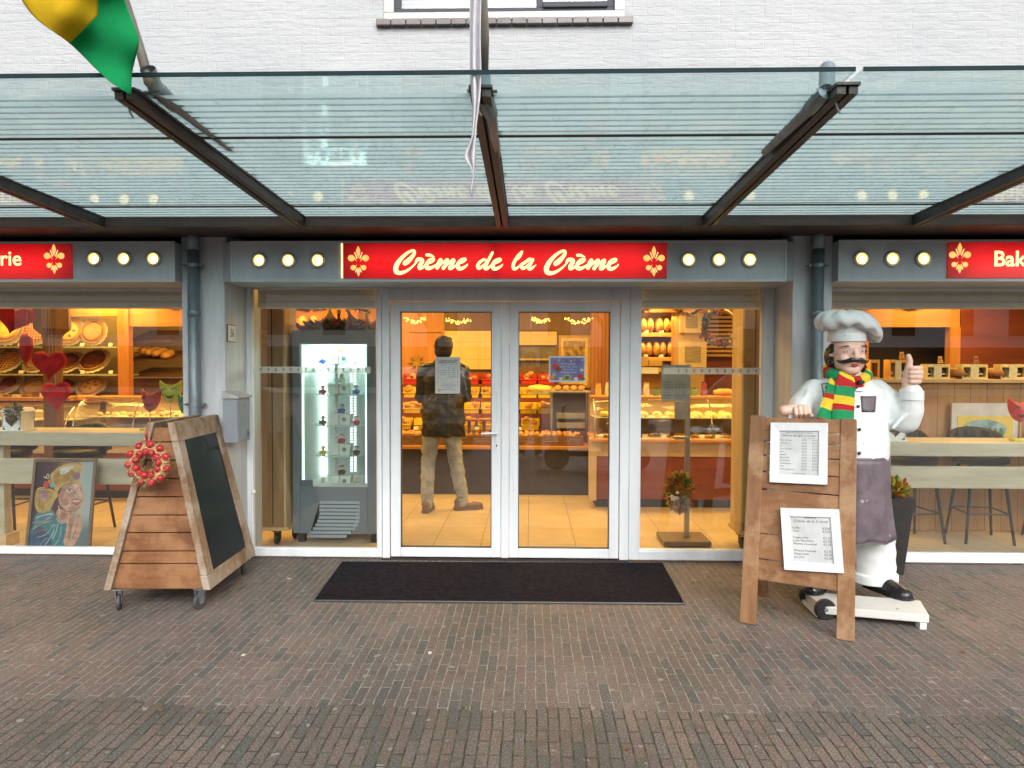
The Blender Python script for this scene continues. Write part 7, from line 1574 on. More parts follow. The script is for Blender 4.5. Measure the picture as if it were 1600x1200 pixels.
# wicker trays on the counter
WICK = mat('brown wicker', (.16, .075, .028), .6, scale=30, col2=(.34, .18, .07), var=0, bump=1, bscale=70, stretch=(.35, 1, 2.5))
def tray(p0, p1, lab):
    Ya = 2.88; x0, x1 = X(p0, Ya), X(p1, Ya); o = thing('wicker_tray', lab, 'basket', ((x0 + x1) / 2, Ya + .15, zt2 + .0005)); w_ = (x1 - x0) / 2; c = MB(); h_ = .115
    for (a, b2, c_, d_) in ((-w_, w_, -.15, -.135), (-w_, w_, .135, .15), (-w_, -w_ + .015, -.135, .135), (w_ - .015, w_, -.135, .135)): c.box(a, b2, c_, d_, 0, h_)
    c.box(-w_ + .015, w_ - .015, -.135, .135, 0, .01); c.build('weave', WICK, o, bevel=.006)
    for zz in (.012, .045, .08, .112): MB().tube([(-w_, -.152, zz), (w_, -.152, zz)], .006, 6).build('cane', WICK, o)
    return x0, x1
CELL = glass_mat('crinkled cellophane', refl=3.0, rough=.15, tint=(.97, .96, .92))
for (a, b2, lab) in ((600, 700, 'wicker tray of bagged pastries behind the customer'), (702, 770, 'wicker tray of bread beside the customer’s legs'), (786, 912, 'long wicker tray of bagged rolls behind the right door leaf')):
    x0, x1 = tray(a, b2, lab); n = int((x1 - x0) / .07)
    for k in range(n * 2):
        src = bun if k % 3 else BAGU; q = src.copy(); COL.objects.link(q); q.location = (x0 + .05 + (x1 - x0 - .1) * ((k // 2) + .5) / n, 2.95 + .12 * (k % 2), zt2 + .095 + .012 * (k % 2)); q.rotation_euler = (0, rnd.uniform(-.4, .4), rnd.uniform(0, 3)); q.scale = (rnd.uniform(.8, 1.05),) * 3; tag(q, 'golden roll heaped in the ' + lab.split(' of ')[0] + (' behind the customer' if a < 700 else ' beside the legs' if a < 750 else ' behind the right door'), 'bread roll', 'rolls in ' + lab)
# small wooden stand on the counter beside handle
sd = thing('wooden_stand', 'small red brown wooden stand on the counter beside the door handle', 'stand', (X(745, 3.0), 3.0, zt2)); x0, x1 = X(722, 3.0) - X(745, 3.0), X(768, 3.0) - X(745, 3.0); hS = Z(655, 3.0, 745) - zt2
MB().box(x0, x1, -.1, .1, hS - .02, hS).build('top', MAH, sd, bevel=.003)
for s_ in (x0 + .09, x1 - .09): MB().box(s_ - .02, s_ + .02, -.02, .02, 0, hS - .02).build('leg', MAH, sd)
# upright glass case right door
gc = thing('glass_case', 'upright glass case with metal posts and trays behind the right door leaf', 'showcase', (X(888, 2.95), 2.95, 0)); a, b2 = X(861, 3.0), X(922, 3.0); zc0, zc1 = zt2, Z(613, 3.0, 890)
for xx in (a, b2 - .02):
    for yy in (3.02, 3.4): MB().box(xx, xx + .02, yy, yy + .02, zc0, zc1).build('post', MET, gc, world=True)
MB().box(a - .02, b2 + .01, 3.0, 3.42, zc1, zc1 + .012).build('top_glass', GS, gc, world=True); MB().box(a + .02, b2 - .02, 3.41, 3.415, zc0, zc1).build('back_glass', mat('grey case back', (.15, .12, .09), .3), gc, world=True)
for q in (645, 660): WB(870, 914, q, q + 9, 3.05, 3.3).build('tray', MET, gc, world=True)
for i, px_ in enumerate((872, 885, 897, 909)):
    q = bun.copy(); COL.objects.link(q); q.location = (X(px_, 3.1), 3.12, zc1 + .013); q.scale = (1.1,) * 3; tag(q, 'golden bun on top of the upright glass case', 'bread roll', 'buns on the glass case')
o = solo(MB().lathe([(.001, .0), (.16, .0), (.17, .02), (.12, .06), (.02, .075), (.001, .076)], 24, Matrix.Diagonal((1, .7, 1, 1))), 'domed_cake', mat('glazed yellow cake', (.70, .45, .10), .3, var=.15), 'yellow glazed cake under the poster on the glass case', 'cake', smooth=True); o.location = (X(842, 3.2), 3.2, zc1 + .014)
solo(WB(826, 866, 613, 616, 3.05, 3.4), 'cake_shelf', GS, 'narrow glass shelf carrying the yellow cake', 'shelf')
# ---- curved counter with showcase on the right ----
sC = showcase(930, 1300, 626, 686, 2.1, 2.8, 'long curved glass showcase on the wooden counter behind the right shop window')
CRO4 = CRO.copy(); COL.objects.link(CRO4); CRO4['placed'] = 0; scatter(CRO4, 'golden croissant in the long right glass showcase', 'croissants in the right showcase', 'pastry', sC[1] + .05, sC[1] + 1.9, 2.2, 2.7, sC[3] + .003, 33, 3)
CRO5 = roll_mb(.06, .035, .03).build('pastry', PIEY, smooth=True); scatter(CRO5, 'yellow custard bun on the middle shelf of the right showcase', 'custard buns in the right showcase', 'pastry', sC[1] + .05, sC[1] + 1.9, 2.3, 2.65, (sC[3] + sC[4]) / 2 + .01, 24, 2)
o = loaf_mb(.13, .055, .06).build('plaited_loaf', CRUST, smooth=True); o.location = (X(1133, 2.6), 2.6, sC[4] + .035); o.rotation_euler = (0, 0, PI / 2); tag(o, 'shiny plaited loaf on top of the right showcase', 'loaf')
cpost = solo(WB(921, 932, 686, 782, 2.1, 2.25), 'counter_post', LWZ, 'beech end post of the counter at the edge of the right door', 'post')
# ---- opening hours stand ----
hs2 = thing('opening_hours_stand', 'brushed metal stand with printed opening hours and a dried bouquet inside the right window', 'stand', (X(1073, .62), .62, 0))
zz = .055; c = MB(); P4 = [gnd(1028, 846 + 4, .0), gnd(1110, 851, .0)]
MB().box(X(1036, .55), X(1110, .55), .45, .82, .012, .055).build('base_plate', mat('bronze grey base plate', (.15, .11, .085), .4, metal=.4, var=.1), hs2, world=True, bevel=.004)
MB().box(X(1071, .62), X(1079, .62), .61, .64, .055, Z(569, .62, 1075)).build('pole', MET, hs2, world=True, bevel=.003)
MB().box(X(1054, .60), X(1077, .60), .56, .66, Z(686, .6, 1065), Z(682, .6, 1065)).build('shelf', MET, hs2, world=True); MB().box(X(1055, .58), X(1074, .58), .58, .61, Z(655, .6, 1065), Z(627.2, .6, 1065)).build('leaflet_box', MET, hs2, world=True)
pa = MB().box(X(1033, .57), X(1075.5, .57), .57, .573, Z(627, .57, 1054), Z(570, .57, 1054)).build('hours_sheet', mat('blue grey printed sheet', (.30, .36, .38), .6, var=.05), hs2, world=True)
days = [('Maandag', 'Gesloten'), ('Dinsdag', '07.30-18.00'), ('Woensdag', '07.30-18.00'), ('Donderdag', '07.30-18.00'), ('Vrijdag', '07.30-18.00'), ('Zaterdag', '07.30-16.00'), ('Zondag', 'Gesloten')]
for i, (d1, d2) in enumerate(days):
    z_ = Z(597 + i * 4.1, .57, 1054)
    for s_, px_ in ((d1, 1037), (d2, 1055)): text(s_, .019, mat('grey print', (.07, .08, .09), .7, var=0) if i == 0 and px_ == 1037 else MATS['grey print'], TM((X(px_, .57), .5690, z_)), pa, 'lettering', ax='LEFT', ay='CENTER').data.transform(Matrix.Translation(-Vector(hs2.location)))
o = leaves(1500, (0, 0, 0), (.105, .08, .17), .05, 31, [LGR, LYL, LOR, LRD, LYL, LBR], 'dried_bouquet', None, up=-.1); o.location = at(1062, 768, .52); tag(o, 'orange and green dried bouquet tied to the opening hours stand', 'bouquet')
m_ = MB(); rnd = random.Random(4)
for k in range(7): m_.ball((rnd.uniform(-.09, -.03), -.09, rnd.uniform(-.06, .02)), .016, 8, 6)
m_.build('cotton_balls', LPK, o, smooth=True)
# ---- notices on the door glass ----
def notice(p0, p1, q0, q1, mt, lab, name):
    o = thing(name, lab, 'notice', (X((p0 + p1) / 2, .026), .026, 0)); WB(p0, p1, q0, q1, .0245, .0265).build('sheet', mt, o, world=True); return o
n1 = notice(680, 719, 558, 615, mat('off white notice paper', (.50, .51, .50), .7, var=.03), 'white notice headed GEZOCHT taped to the left door leaf', 'wanted_notice')
def nl(o, s_, px_, py_, sz, m_=INK, al='CENTER', w_=1, bold=0): 
    q = text(s_, sz, m_, TM((X(px_, .0235, py_), .0236, Z(py_, .0235, px_))), None, 'lettering', ax=al, ay='CENTER', width=w_, bold=bold); q.data.transform(Matrix.Translation(-Vector(o.location))); q.parent = o
nl(n1, 'GEZOCHT', 700, 565.5, .034, bold=.0008, w_=.95)
GRY = mat('notice grey ink', (.18, .19, .22), .7, var=0)
c = MB()
def rectl(x0, x1, y0, y1, th=.0012):
    a, b2, c_, d_ = X(x0, .0238), X(x1, .0238), Z(y1, .0238, 700), Z(y0, .0238, 700)
    c.box(a, b2, .0236, .0242, c_ - th, c_ + th); c.box(a, b2, .0236, .0242, d_ - th, d_ + th); c.box(a - th, a + th, .02365, .02415, c_, d_); c.box(b2 - th, b2 + th, .02365, .02415, c_, d_)
rectl(683.5, 716, 561, 569.5); rectl(703, 715, 573, 590); rectl(683.5, 716, 597, 601.5, .0006)
P = [(684, 574), (688, 574), (690, 571.5), (695, 571.5), (697, 574), (701, 574), (701, 590), (697, 590), (695, 594.5), (690, 594.5), (688, 590), (684, 590), (684, 574)]
for a, b2 in zip(P, P[1:]): c.tube([(X(a[0], .0238), .0238, Z(a[1], .0238, 700)), (X(b2[0], .0238), .0238, Z(b2[1], .0238, 700))], .0012, 5)
c.build('border_lines', GRY, n1, world=True)
c = MB(); rnd = random.Random(6)
for (x0, x1, ys) in ((686, 699, (579, 582.5, 585.5)), (705, 713, (576, 579, 582, 585, 588)), (686, 714, (600, 603, 606, 609))):
    for y in ys: w_ = rnd.uniform(.55, 1) * (x1 - x0) / 2; m0 = (x0 + x1) / 2; c.box(X(m0 - w_, .0238), X(m0 + w_, .0238), .0236, .0242, Z(y, .0238, 700) - .0018, Z(y, .0238, 700) + .0018)
c.build('text_lines', GRY, n1, world=True)
c = MB(); cc = at(686.5, 609.5, .0238); P = [(cc.x + (.022 if i % 2 == 0 else .009) * math.cos(i * PI / 8), .0237, cc.z + (.022 if i % 2 == 0 else .009) * math.sin(i * PI / 8)) for i in range(16)]; c.prism(P, (0, .0006, 0)); c.build('star_print', LOR, n1, world=True)
n2 = notice(857.5, 915, 556.5, 597, mat('white notice border', (.55, .57, .60), .6, var=.02), 'violet blue party notice with white text taped to the right door leaf', 'party_notice')
c = MB(); WB(860, 912.5, 559, 594.5, .0238, .0244).build('violet_field', mat('violet blue print', (.12, .12, .30), .6, var=.25, scale=9, col2=(.20, .19, .38)), n2, world=True)
WHT = mat('notice white ink', (.60, .60, .64), .7, var=0)
for i, s_ in enumerate(('Wij zijn gesloten', 'van zondag 2 maart', 'tot en met', 'woensdag 5 maart')): 
    q = text(s_, .018, WHT, TM((X(888, .0232), .0233, Z(568.5 + i * 4.3, .0232, 888))), None, 'lettering', ax='CENTER', ay='CENTER'); q.data.transform(Matrix.Translation(-Vector(n2.location))); q.parent = n2
for i, (px_, py_, r_, mt) in enumerate(((868, 573, .032, LRD), (872, 577, .026, MAH), (886, 590, .030, LYL), (886, 590, .020, LGR), (863, 590, .022, LOR), (907, 588, .026, RIB), (909, 578, .014, LPK), (900, 592, .018, LPK), (876, 592, .016, LPK), (866, 585, .014, LYL), (911, 592, .016, LGR))):
    p = at(px_, py_, .0236); MB().prism([(p.x + r_ * math.cos(a), .0236 - i * .00005, p.z + r_ * .8 * math.sin(a)) for a in [2 * PI * k / 16 for k in range(16)]], (0, .0003, 0)).build('printed_balloon', mt, n2, world=True)
for i in range(9): p = at(862 + i * 6, 561.5 + (i % 2) * 1.5, .0236); MB().prism([(p.x - .008, .0235, p.z), (p.x + .008, .0235, p.z), (p.x, .0235, p.z - .016)], (0, .0005, 0)).build('bunting', [LYL, RIB, WHT][i % 3], n2, world=True)
n3 = thing('counter_card', 'small white card standing on the right showcase', 'card', (X(1014, 2.3), 2.3, 0)); WB(1000, 1029, 574, 584, 2.3, 2.31).build('card', PAPER, n3, world=True)

# ---- price cards and small clutter on shelves ----
pcd = MB().hexa([(-.03, -.001, 0), (.03, -.001, 0), (.03, .001, 0), (-.03, .001, 0)], [(-.03, .012, .04), (.03, .012, .04), (.03, .014, .04), (-.03, .014, .04)]).build('price_card', PAPER); rnd = random.Random(77); k = 0
spots_ = [(X(px_, 3.2), 3.2 - .005, z2 + .002, 'lower tier') for px_ in (650, 716, 745, 812)] + [(X(px_, 2.1), 2.16, sC[3] + .002, 'right showcase') for px_ in (940, 1010, 1040, 1100, 1125)] + [(X(px_, 2.2), 2.24, (sC[3] + sC[4]) / 2 + .01, 'right showcase shelf') for px_ in (955, 1005, 1090, 1132)] + [(X(px_, 2.5), 2.5, sA[3] + .002, 'left showcase') for px_ in (130, 170, 200, 240)] + [(X(px_, DY), DY + .01, Z(q, DY, 90) + .002, 'pie shelf') for q in (541, 584) for px_ in (32, 84, 128, 172)] + [(X(px_, YB), YB + .01, Z(q, YB, 1025) + .002, 'loaf shelf') for q in (520, 558) for px_ in (1009, 1033)]
for i, (x, y, z_, wh) in enumerate(spots_):
    o = pcd if i == 0 else pcd.copy()
    if i: COL.objects.link(o)
    o.location = (x, y, z_); o.rotation_euler = (0, 0, rnd.uniform(-.3, .3)); tag(o, 'small white price card standing on the ' + wh, 'price card', 'price cards on the ' + wh)
PB = [mat('packet ' + n_, c_, .35, var=.3, scale=20) for n_, c_ in (('gold', (.55, .36, .08)), ('white', (.6, .57, .5)), ('green', (.10, .22, .06)), ('maroon', (.22, .03, .03)))]
for i in range(14):
    px_ = 935 + i * 15; h_ = rnd.uniform(.07, .15); c = MB(); c.hexa([(-.035, -.02, 0), (.035, -.02, 0), (.035, .02, 0), (-.035, .02, 0)], [(-.03, -.004, h_), (.03, -.004, h_), (.03, .004, h_), (-.03, .004, h_)]); c.quad((-.032, -.006, h_ + .02), (.032, -.006, h_ + .02), (.03, 0, h_), (-.03, 0, h_))
    if 1040 < px_ < 1080 or px_ > 1110: continue
    o = c.build('snack_packet', PB[i % 4], bevel=.004); o.location = (X(px_, 2.6), 2.6, sC[4] + .031); o.rotation_euler = (0, 0, rnd.uniform(-.4, .4)); tag(o, ['gold', 'white', 'green', 'maroon'][i % 4] + ' snack packet standing on top of the right showcase', 'packet', ['gold', 'white', 'green', 'maroon'][i % 4] + ' packets on the right showcase')

# ================= people =================
SKN = mat('human skin', (.42, .24, .17), .5, var=.08, scale=8, col2=(.50, .30, .22))
def wrinkle(o, st, size):
    tx = bpy.data.textures.new('folds', 'CLOUDS'); tx.noise_scale = size; tx.noise_depth = 2
    q = o.modifiers.new('d', 'DISPLACE'); q.texture = tx; q.strength = st; q.mid_level = .5; return o
def person(loc, rz, sc, pose, mats, lab):
    """pose: joints in metres, x right, y forward, z up (before scaling)"""
    o = thing('person', lab, 'person', loc, rz); o.scale = (sc,) * 3
    J = dict(hipl=(-.09, 0, .92), hipr=(.09, 0, .92), kneel=(-.11, .02, .50), kneer=(.11, .02, .50), ankl=(-.12, -.02, .09), ankr=(.12, -.02, .09), toel=(-.14, .14, .03), toer=(.14, .14, .03), shl=(-.19, 0, 1.44), shr=(.19, 0, 1.44), ell=(-.25, -.02, 1.15), elr=(.25, -.02, 1.15), wrl=(-.24, .10, .92), wrr=(.24, .10, .92), head=(0, .02, 1.66), neck=(0, -.01, 1.50))
    J.update(pose); V = {k: Vector(v) for k, v in J.items()}
    b = MB(); b.ball((0, 0, 1.30), (.15, .10, .2)); b.ball((0, 0, 1.0), (.15, .105, .14)); b.limb((0, 0, 1.35), .10, V['neck'], .055); b.limb(V['neck'], .055, V['head'] + Vector((0, -.01, -.06)), .055)
    hd = V['head']; b.ball(hd + Vector((0, -.005, .03)), (.075, .095, .10), 18, 12); b.ball(hd + Vector((0, .02, -.05)), (.058, .065, .06), 14, 10); b.ball(hd + Vector((0, .098, -.01)), (.014, .02, .02))
    for s_ in (-1, 1): b.ball(hd + Vector((s_ * .078, -.005, -.005)), (.010, .018, .03))
    for s_ in ('l', 'r'):
        b.chain([(V['sh' + s_], .055), (V['el' + s_], .042), (V['wr' + s_], .028)], 12); b.chain([(V['hip' + s_], .085), (V['knee' + s_], .058), (V['ank' + s_], .042)], 12); b.chain([(V['ank' + s_], .04), (V['toe' + s_], .03)], 10)
        d = (V['wr' + s_] - V['el' + s_]).normalized(); w0 = V['wr' + s_]; sd = d.cross(Vector((0, 1, 0))).normalized(); fw = sd.cross(d).normalized()
        b.limb(w0, .027, w0 + d * .07, .032)
        for k in range(4):
            q = w0 + d * .08 + fw * (.027 - .018 * k); b.chain([(q, .0095), (q + d * .035 + sd * .006, .009), (q + d * .06 + sd * .02, .0078)], 8)
        b.chain([(w0 + d * .03 + fw * .025, .011), (w0 + d * .065 + fw * .048, .0095), (w0 + d * .09 + fw * .045, .008)], 8)
    b.build('body', mats['skin'], o, remesh=.0065, sm=1)
    h = MB(); h.ball(hd + Vector((0, -.018, .045)), (.096, .108, .105), 20, 12); h.ball(hd + Vector((0, -.045, -.01)), (.09, .07, .085), 16, 10); h.chain([(hd + Vector((-.05, .06, .11)), .03), (hd + Vector((.05, .06, .11)), .03)], 10); wrinkle(h.build('hair', mats['hair'], o, remesh=.006), .022, .02)
    t = MB(); 
    for s_ in ('l', 'r'):
        hp, kn, an = V['hip' + s_], V['knee' + s_], V['ank' + s_]; t.chain([(hp, .108), (hp.lerp(kn, .5), .088), (kn, .072), (kn.lerp(an, .35), .072), (an + Vector((0, 0, .03)), .058), (an + Vector((0, 0, -.01)), .062)], 16)
        rnd = random.Random(5)
        for k in range(5): z_ = kn.lerp(an, .55 + .1 * k); t.ball(z_, (.068, .070, .014), 14, 6)
        for k in range(3): z_ = kn.lerp(hp, .1 * k - .1); t.ball(z_, (.078, .08, .012), 14, 6)
    t.ball((0, 0, .96), (.165, .125, .10)); wrinkle(t.build('trousers', mats['trousers'], o, remesh=.009, sm=2), .03, .055)
    j = MB(); hem = mats.get('hem', .80)
    j.ball((0, 0, 1.33), (.225, .15, .19), 20, 12); j.ball((0, 0, 1.12), (.215, .15, .24), 20, 12); j.tube([(0, 0, hem), (0, 0, hem + .08), (0, 0, 1.15)], [.225, .225, .205], 20); j.ball((0, -.10, 1.50), (.11, .07, .07)); j.chain([(V['shl'], .078), ((0, -.01, 1.47), .075), (V['shr'], .078)], 14); j.limb((0, -.01, 1.46), .08, V['neck'] + Vector((0, -.01, .0)), .072)
    for s_ in ('l', 'r'): j.chain([(V['sh' + s_], .078), (V['el' + s_], .062), (V['wr' + s_].lerp(V['el' + s_], .08), .048)], 14)
    wrinkle(j.build('jacket', mats['jacket'], o, remesh=.010, sm=2), .045, .09)
    for s_ in ('l', 'r'):
        a, tt = V['ank' + s_], V['toe' + s_]; d = Vector((tt.x - a.x, tt.y - a.y, 0)).normalized(); m = MB(); heel = Vector((a.x, a.y, 0)) - d * .05
        m.chain([(heel + Vector((0, 0, .045)), .040), (heel + d * .08 + Vector((0, 0, .055)), .044), (heel + d * .17 + Vector((0, 0, .042)), .040), (heel + d * .235 + Vector((0, 0, .036)), .032)], 14); m.limb(heel + Vector((0, 0, .085)), .042, heel + d * .07 + Vector((0, 0, .09)), .042); sh_ = m.build('shoe', mats['shoe'], o, remesh=.007, sm=1)
        m = MB(); s2 = Vector((-d.y, d.x, 0)); m.loft([[heel + d * t_ + s2 * w_ + Vector((0, 0, .0)), heel + d * t_ - s2 * w_ + Vector((0, 0, .0)), heel + d * t_ - s2 * w_ + Vector((0, 0, .028)), heel + d * t_ + s2 * w_ + Vector((0, 0, .028))] for t_, w_ in ((-.045, .028), (-.02, .042), (.08, .044), (.17, .050), (.23, .040), (.265, .018))]); m.build('sole', mats['sole'], sh_, bevel=.004)
    return o
JKT = mat('black quilted jacket', (.008, .008, .009), .5, var=.3, scale=6, bump=.3, bscale=30); JEAN = mat('washed beige jeans', (.20, .215, .235), .85, var=.12, scale=8, col2=(.34, .36, .39), bump=.5, bscale=26); TANS = mat('tan suede sneaker', (.17, .105, .07), .7, var=.2, scale=12); TANSO = mat('brown rubber sole', (.13, .085, .06), .6); HR = mat('short dark hair', (.02, .013, .009), .7, var=.4, scale=50, bump=.8, bscale=120)
fL, fR = gnd(668, 799), gnd(723, 797); bx_ = (fL.x + fR.x) / 2 - .02; by_ = (fL.y + fR.y) / 2; sc_ = 1.055
def loc_(p): return ((p.x - bx_) / sc_, (p.y - by_) / sc_)
l0, r0 = loc_(fL), loc_(fR)
cust = person((bx_, by_, .003), 0, sc_, dict(ankl=(l0[0], l0[1] - .03, .09), toel=(l0[0] + .02, l0[1] + .15, .03), ankr=(r0[0], r0[1], .09), toer=(r0[0] + .15, r0[1] + .05, .03), hipl=(-.11, 0, .92), hipr=(.07, 0, .92), kneel=(l0[0] + .0, .03, .50), kneer=(r0[0] - .07, .03, .50), elr=(.235, .04, 1.18), wrr=(.12, .27, 1.16), ell=(-.24, .03, 1.17), wrl=(-.12, .25, 1.10), head=(.0, .04, 1.655)), dict(skin=SKN, hair=HR, trousers=JEAN, jacket=JKT, shoe=TANS, sole=TANSO, hem=.78), 'customer in black jacket, beige jeans and tan sneakers standing with back turned inside the shop')
BT = mat('black trousers', (.010, .010, .012), .8); WS = mat('white sneaker', (.62, .62, .60), .5)
ph = person((.0, -6.22, 0), 0, 1.0, dict(ankl=(-.15, 0, .09), toel=(-.18, .15, .03), ankr=(.14, 0, .09), toer=(.18, .15, .03), elr=(.25, .18, 1.32), wrr=(.09, .36, 1.55), ell=(-.25, .18, 1.32), wrl=(-.09, .36, 1.55)), dict(skin=SKN, hair=HR, trousers=BT, jacket=JKT, shoe=WS, sole=WS, hem=.86), 'person in dark jacket, black trousers and white sneakers mirrored in the right door leaf')

# ================= street side (seen mirrored in the panes) =================
def hatchback(loc, rz, lab):
    o = thing('parked_car', lab, 'car', loc, rz); PA = mat('silver car paint', (.50, .54, .60), .25, metal=.0, var=.03, coat=.5); GLD = mat('dark car glass', (.015, .017, .02), .05, var=0); TL = mat('red tail lamp', (.30, .01, .012), .15, var=.1)
    # side profile: y from rear (0) forward to -4, z up ; stations across x
    prof = [(0.02, .32), (.0, .55), (-.02, .78), (-.06, .98), (-.30, 1.38), (-.42, 1.46), (-1.2, 1.53), (-2.1, 1.46), (-2.85, 1.02), (-3.7, .86), (-3.95, .62), (-3.95, .32), (-2.0, .24), (-.3, .26)]
    n = len(prof); m = MB(); rings = []
    for x_, k in ((-.86, .0), (-.80, 1), (.80, 1), (.86, .0)):
        ring = []
        for y, z_ in prof:
            tum = max(0, z_ - .95) * .30; xx = x_ - math.copysign(tum, x_); kz = z_ if k else (z_ * .94 + .03 if z_ > .5 else z_ + .03); ring.append(Vector((xx, y * (1 if k else .985) - (0 if k else .03), kz)))
        rings.append(ring)
    m.loft(rings); m.build('body', PA, o, bevel=.03, seg=3)
    m = MB(); m.prism([(-.60, -.105, 1.03), (.60, -.105, 1.03), (.50, -.295, 1.36), (-.50, -.295, 1.36)], (0, .035, .01)); m.build('rear_window', GLD, o, bevel=.01)
    for s_ in (-1, 1):
        x_ = s_ * .835; m = MB(); m.prism([(x_, -.5, 1.02), (x_, -2.55, 1.02), (x_ - s_ * .14, -1.95, 1.40), (x_ - s_ * .15, -.62, 1.40)], (s_ * .012, 0, 0)); m.build('side_window', GLD, o)
        m = MB(); m.prism([(s_ * .60, .0, .80), (s_ * .84, -.03, .80), (s_ * .80, -.06, 1.0), (s_ * .66, -.05, 1.02)], (0, .03, 0)); m.build('tail_lamp', TL, o, bevel=.008)
        for y in (-.75, -3.1): w_ = MB().lathe([(.16, -.09), (.30, -.09), (.315, -.05), (.315, .05), (.30, .09), (.16, .09)], 26, Matrix.Translation((s_ * .78, y, .315)) @ Matrix.Rotation(PI / 2, 4, 'Y')).build('wheel', BLKP, o); MB().lathe([(.001, -.08), (.19, -.085), (.19, .085), (.001, .08)], 16, Matrix.Translation((s_ * .78, y, .315)) @ Matrix.Rotation(PI / 2, 4, 'Y')).build('rim', GALV, w_)
    MB().box(-.82, .82, -.02, .035, .30, .52).build('bumper', BLKP, o, bevel=.03); MB().box(-.27, .27, .02, .032, .60, .71).build('number_plate', mat('yellow number plate', (.55, .40, .04), .4), o, bevel=.004)
    return o
hatchback((-1.95, -7.0, 0), 0, 'silver hatchback parked behind the photographer, mirrored in the left door leaf')
sco = thing('motor_scooter', 'black motor scooter mirrored low in the right door leaf', 'scooter', (.40, -4.95, 0), 0)
def sb_(m, name, mt=BLKP, par_=sco, **k): return m.build(name, mt, par_, **k)
for x_ in (0, 1.22):
    w_ = MB().lathe([(.11, -.045), (.17, -.045), (.195, -.02), (.195, .02), (.17, .045), (.11, .045)], 26, Matrix.Translation((x_, 0, .195)) @ Matrix.Rotation(PI / 2, 4, 'X')).build('wheel', RUBBER, sco); MB().lathe([(.001, -.03), (.12, -.03), (.12, .03), (.001, .03)], 10, Matrix.Translation((x_, 0, .195)) @ Matrix.Rotation(PI / 2, 4, 'X')).build('rim', GALV, w_)
m = MB(); m.prism([(-.24, -.06, .36), (-.05, -.06, .43), (.14, -.06, .37), (.2, -.06, .22), (.14, -.06, .30), (-.05, -.06, .39)], (0, .12, 0)); m.prism([(.12, -.16, .22), (.7, -.16, .22), (.7, -.16, .30), (.12, -.16, .30)], (0, .32, 0)); sb_(m, 'footboard', bevel=.01)
m = MB(); m.prism([(.06, -.17, .30), (.16, -.17, .30), (.12, -.17, .86), (.02, -.17, .86)], (0, .34, 0)); sb_(m, 'leg_shield', bevel=.02)
m = MB(); m.prism([(.66, -.14, .22), (1.2, -.14, .42), (1.5, -.14, .62), (1.45, -.14, .72), (.72, -.14, .66)], (0, .28, 0)); sb_(m, 'rear_body', bevel=.03)
m = MB(); m.prism([(.70, -.13, .665), (1.38, -.13, .725), (1.36, -.13, .79), (.74, -.13, .76)], (0, .26, 0)); sb_(m, 'saddle', STOOLM, bevel=.02)
m = MB(); m.tube([(.0, 0, .2), (.1, 0, .95)], .02, 8); m.tube([(.12, -.28, .98), (.09, 0, .95), (.12, .28, .98)], .014, 8); sb_(m, 'handlebar', BMET)
# opposite house row
OW = mat('white street facade', (.85, .85, .86), .8, var=.06); OG = mat('dark street window', (.03, .035, .045), .1, var=.2); OR_ = mat('dark roof tiles', (.05, .04, .038), .7, var=.2)
for i in range(4):
    x0 = -30 + i * 15; o = thing('street_house', ['white house far left across the street, mirrored in the left window', 'white house left of centre across the street, mirrored in the doors', 'white house right of centre across the street, mirrored in the doors', 'white house far right across the street, mirrored in the right window'][i], 'house', (x0 + 7.5, -32, 0), 0, 'white houses mirrored in the shop windows')
    MB().box(-7.49, 7.49, -8, 0, 0, 5.6).build('wall', OW, o); MB().prism([(-7.49, .3, 5.6), (-7.49, -8.3, 5.6), (-7.49, -4, 8.0)], (14.98, 0, 0)).build('roof', OR_, o)
    for k in range(5): 
        xw = -6 + k * 3; f_ = MB().box(xw - .7, xw + .7, .0, .05, 3.0, 4.6).build('window', OW, o); MB().box(xw - .6, xw + .6, .05, .06, 3.1, 4.5).build('pane', OG, f_)
    MB().box(-7, 7, .0, .08, .3, 2.5).build('shop_window', OG, o)
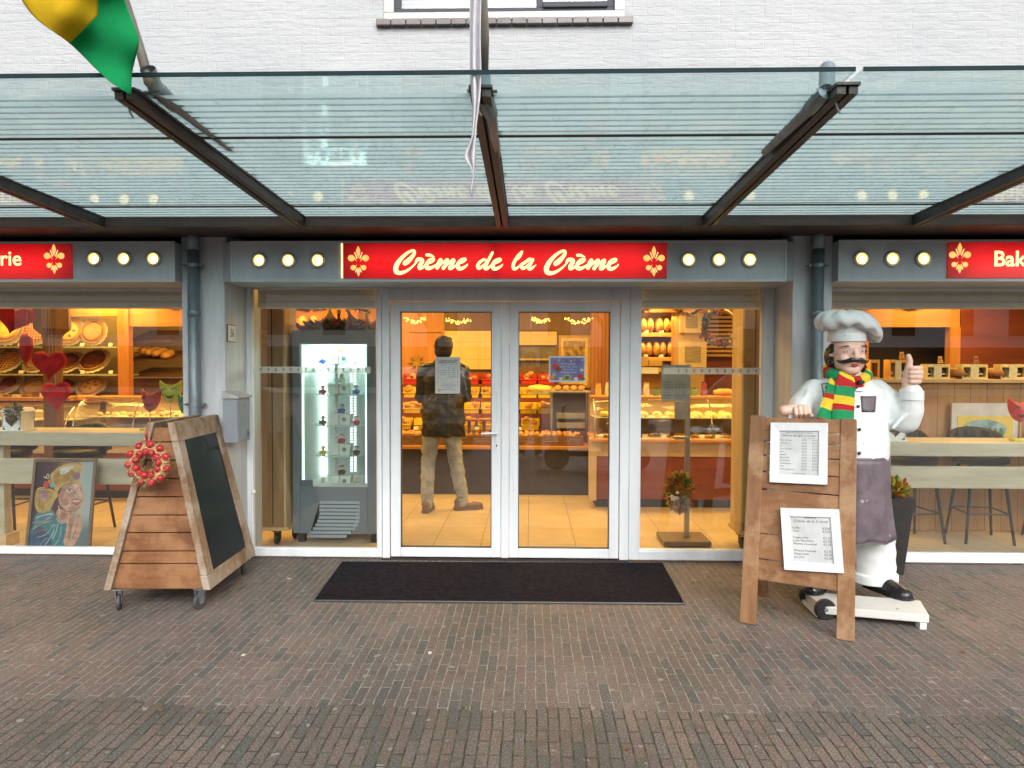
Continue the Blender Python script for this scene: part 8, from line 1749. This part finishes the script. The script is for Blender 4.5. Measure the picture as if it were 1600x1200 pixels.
def bare_tree(loc, lab, seed, h=7):
    o = thing('bare_tree', lab, 'tree', loc, 0, 'bare street trees'); rnd = random.Random(seed); tr_m = MB(); br = MB(); BK = MATS.get('grey bark') or mat('grey bark', (.07, .06, .05), .9, var=.3, bump=.6, scale=10, stretch=(1, 1, .2))
    tr_m.tube([(0, 0, 0), (.05, 0, 1.2), (0, .05, 2.6)], [.20, .16, .13], 10)
    def grow(p, d, L, r_, dep):
        q = p + d * L; mid = p.lerp(q, .5) + Vector((rnd.uniform(-.08, .08), rnd.uniform(-.08, .08), .03)) * L; br.tube([p, mid, q], [r_, r_ * .8, r_ * .6], 5 if dep > 1 else 4, caps=False)
        if dep == 0: return
        for k in range(3 if dep > 1 else 4): grow(mid.lerp(q, rnd.uniform(.3, 1)), (d + Vector((rnd.gauss(0, .45), rnd.gauss(0, .45), rnd.gauss(.12, .3)))).normalized(), L * rnd.uniform(.6, .8), r_ * .58, dep - 1)
    for k in range(5): a = k * 2 * PI / 5 + rnd.random(); grow(Vector((0, .03, 2.4)), Vector((math.cos(a) * .7, math.sin(a) * .7, 1)).normalized(), 1.5, .07, 4)
    tr_m.build('trunk', BK, o, smooth=True); br.build('crown', BK, o, smooth=True)
bare_tree((-2.6, -13, 0), 'bare street tree mirrored in the left door leaf', 1); bare_tree((1.9, -12, 0), 'bare street tree mirrored at the top of the right door leaf', 2); bare_tree((7.5, -15, 0), 'bare street tree mirrored in the right shop window', 3)

# ---- small litter on the paving ----
rnd = random.Random(19); LEAF = mat('dry fallen leaf', (.16, .09, .04), .8, var=.4); PETL = mat('pale paper scrap', (.55, .53, .48), .8, var=.1)
for i, (px_, py_, mt, w_) in enumerate(((380, 1025, PETL, 'pale'), (672, 1021, PETL, 'pale'), (61, 913, LEAF, 'brown'), (1200, 1060, LEAF, 'brown'), (452, 905, PETL, 'pale'), (980, 1170, LEAF, 'brown'), (250, 1110, LEAF, 'brown'), (1505, 1020, LEAF, 'brown'))):
    m = MB(); n = 9; m.prism([((.012 + rnd.uniform(-.004, .004)) * math.cos(2 * PI * k / n) * 1.5, (.012 + rnd.uniform(-.004, .004)) * math.sin(2 * PI * k / n), .002 + .004 * (k % 2)) for k in range(n)], (0, 0, .0015)); o = m.build('fallen_scrap', mt); o.location = gnd(px_, py_, .001); o.rotation_euler = (0, 0, rnd.uniform(0, 6)); tag(o, f"tiny {'pale paper scrap' if w_ == 'pale' else 'brown dry leaf'} lying on the paving", 'litter', w_ + ' litter on the paving')
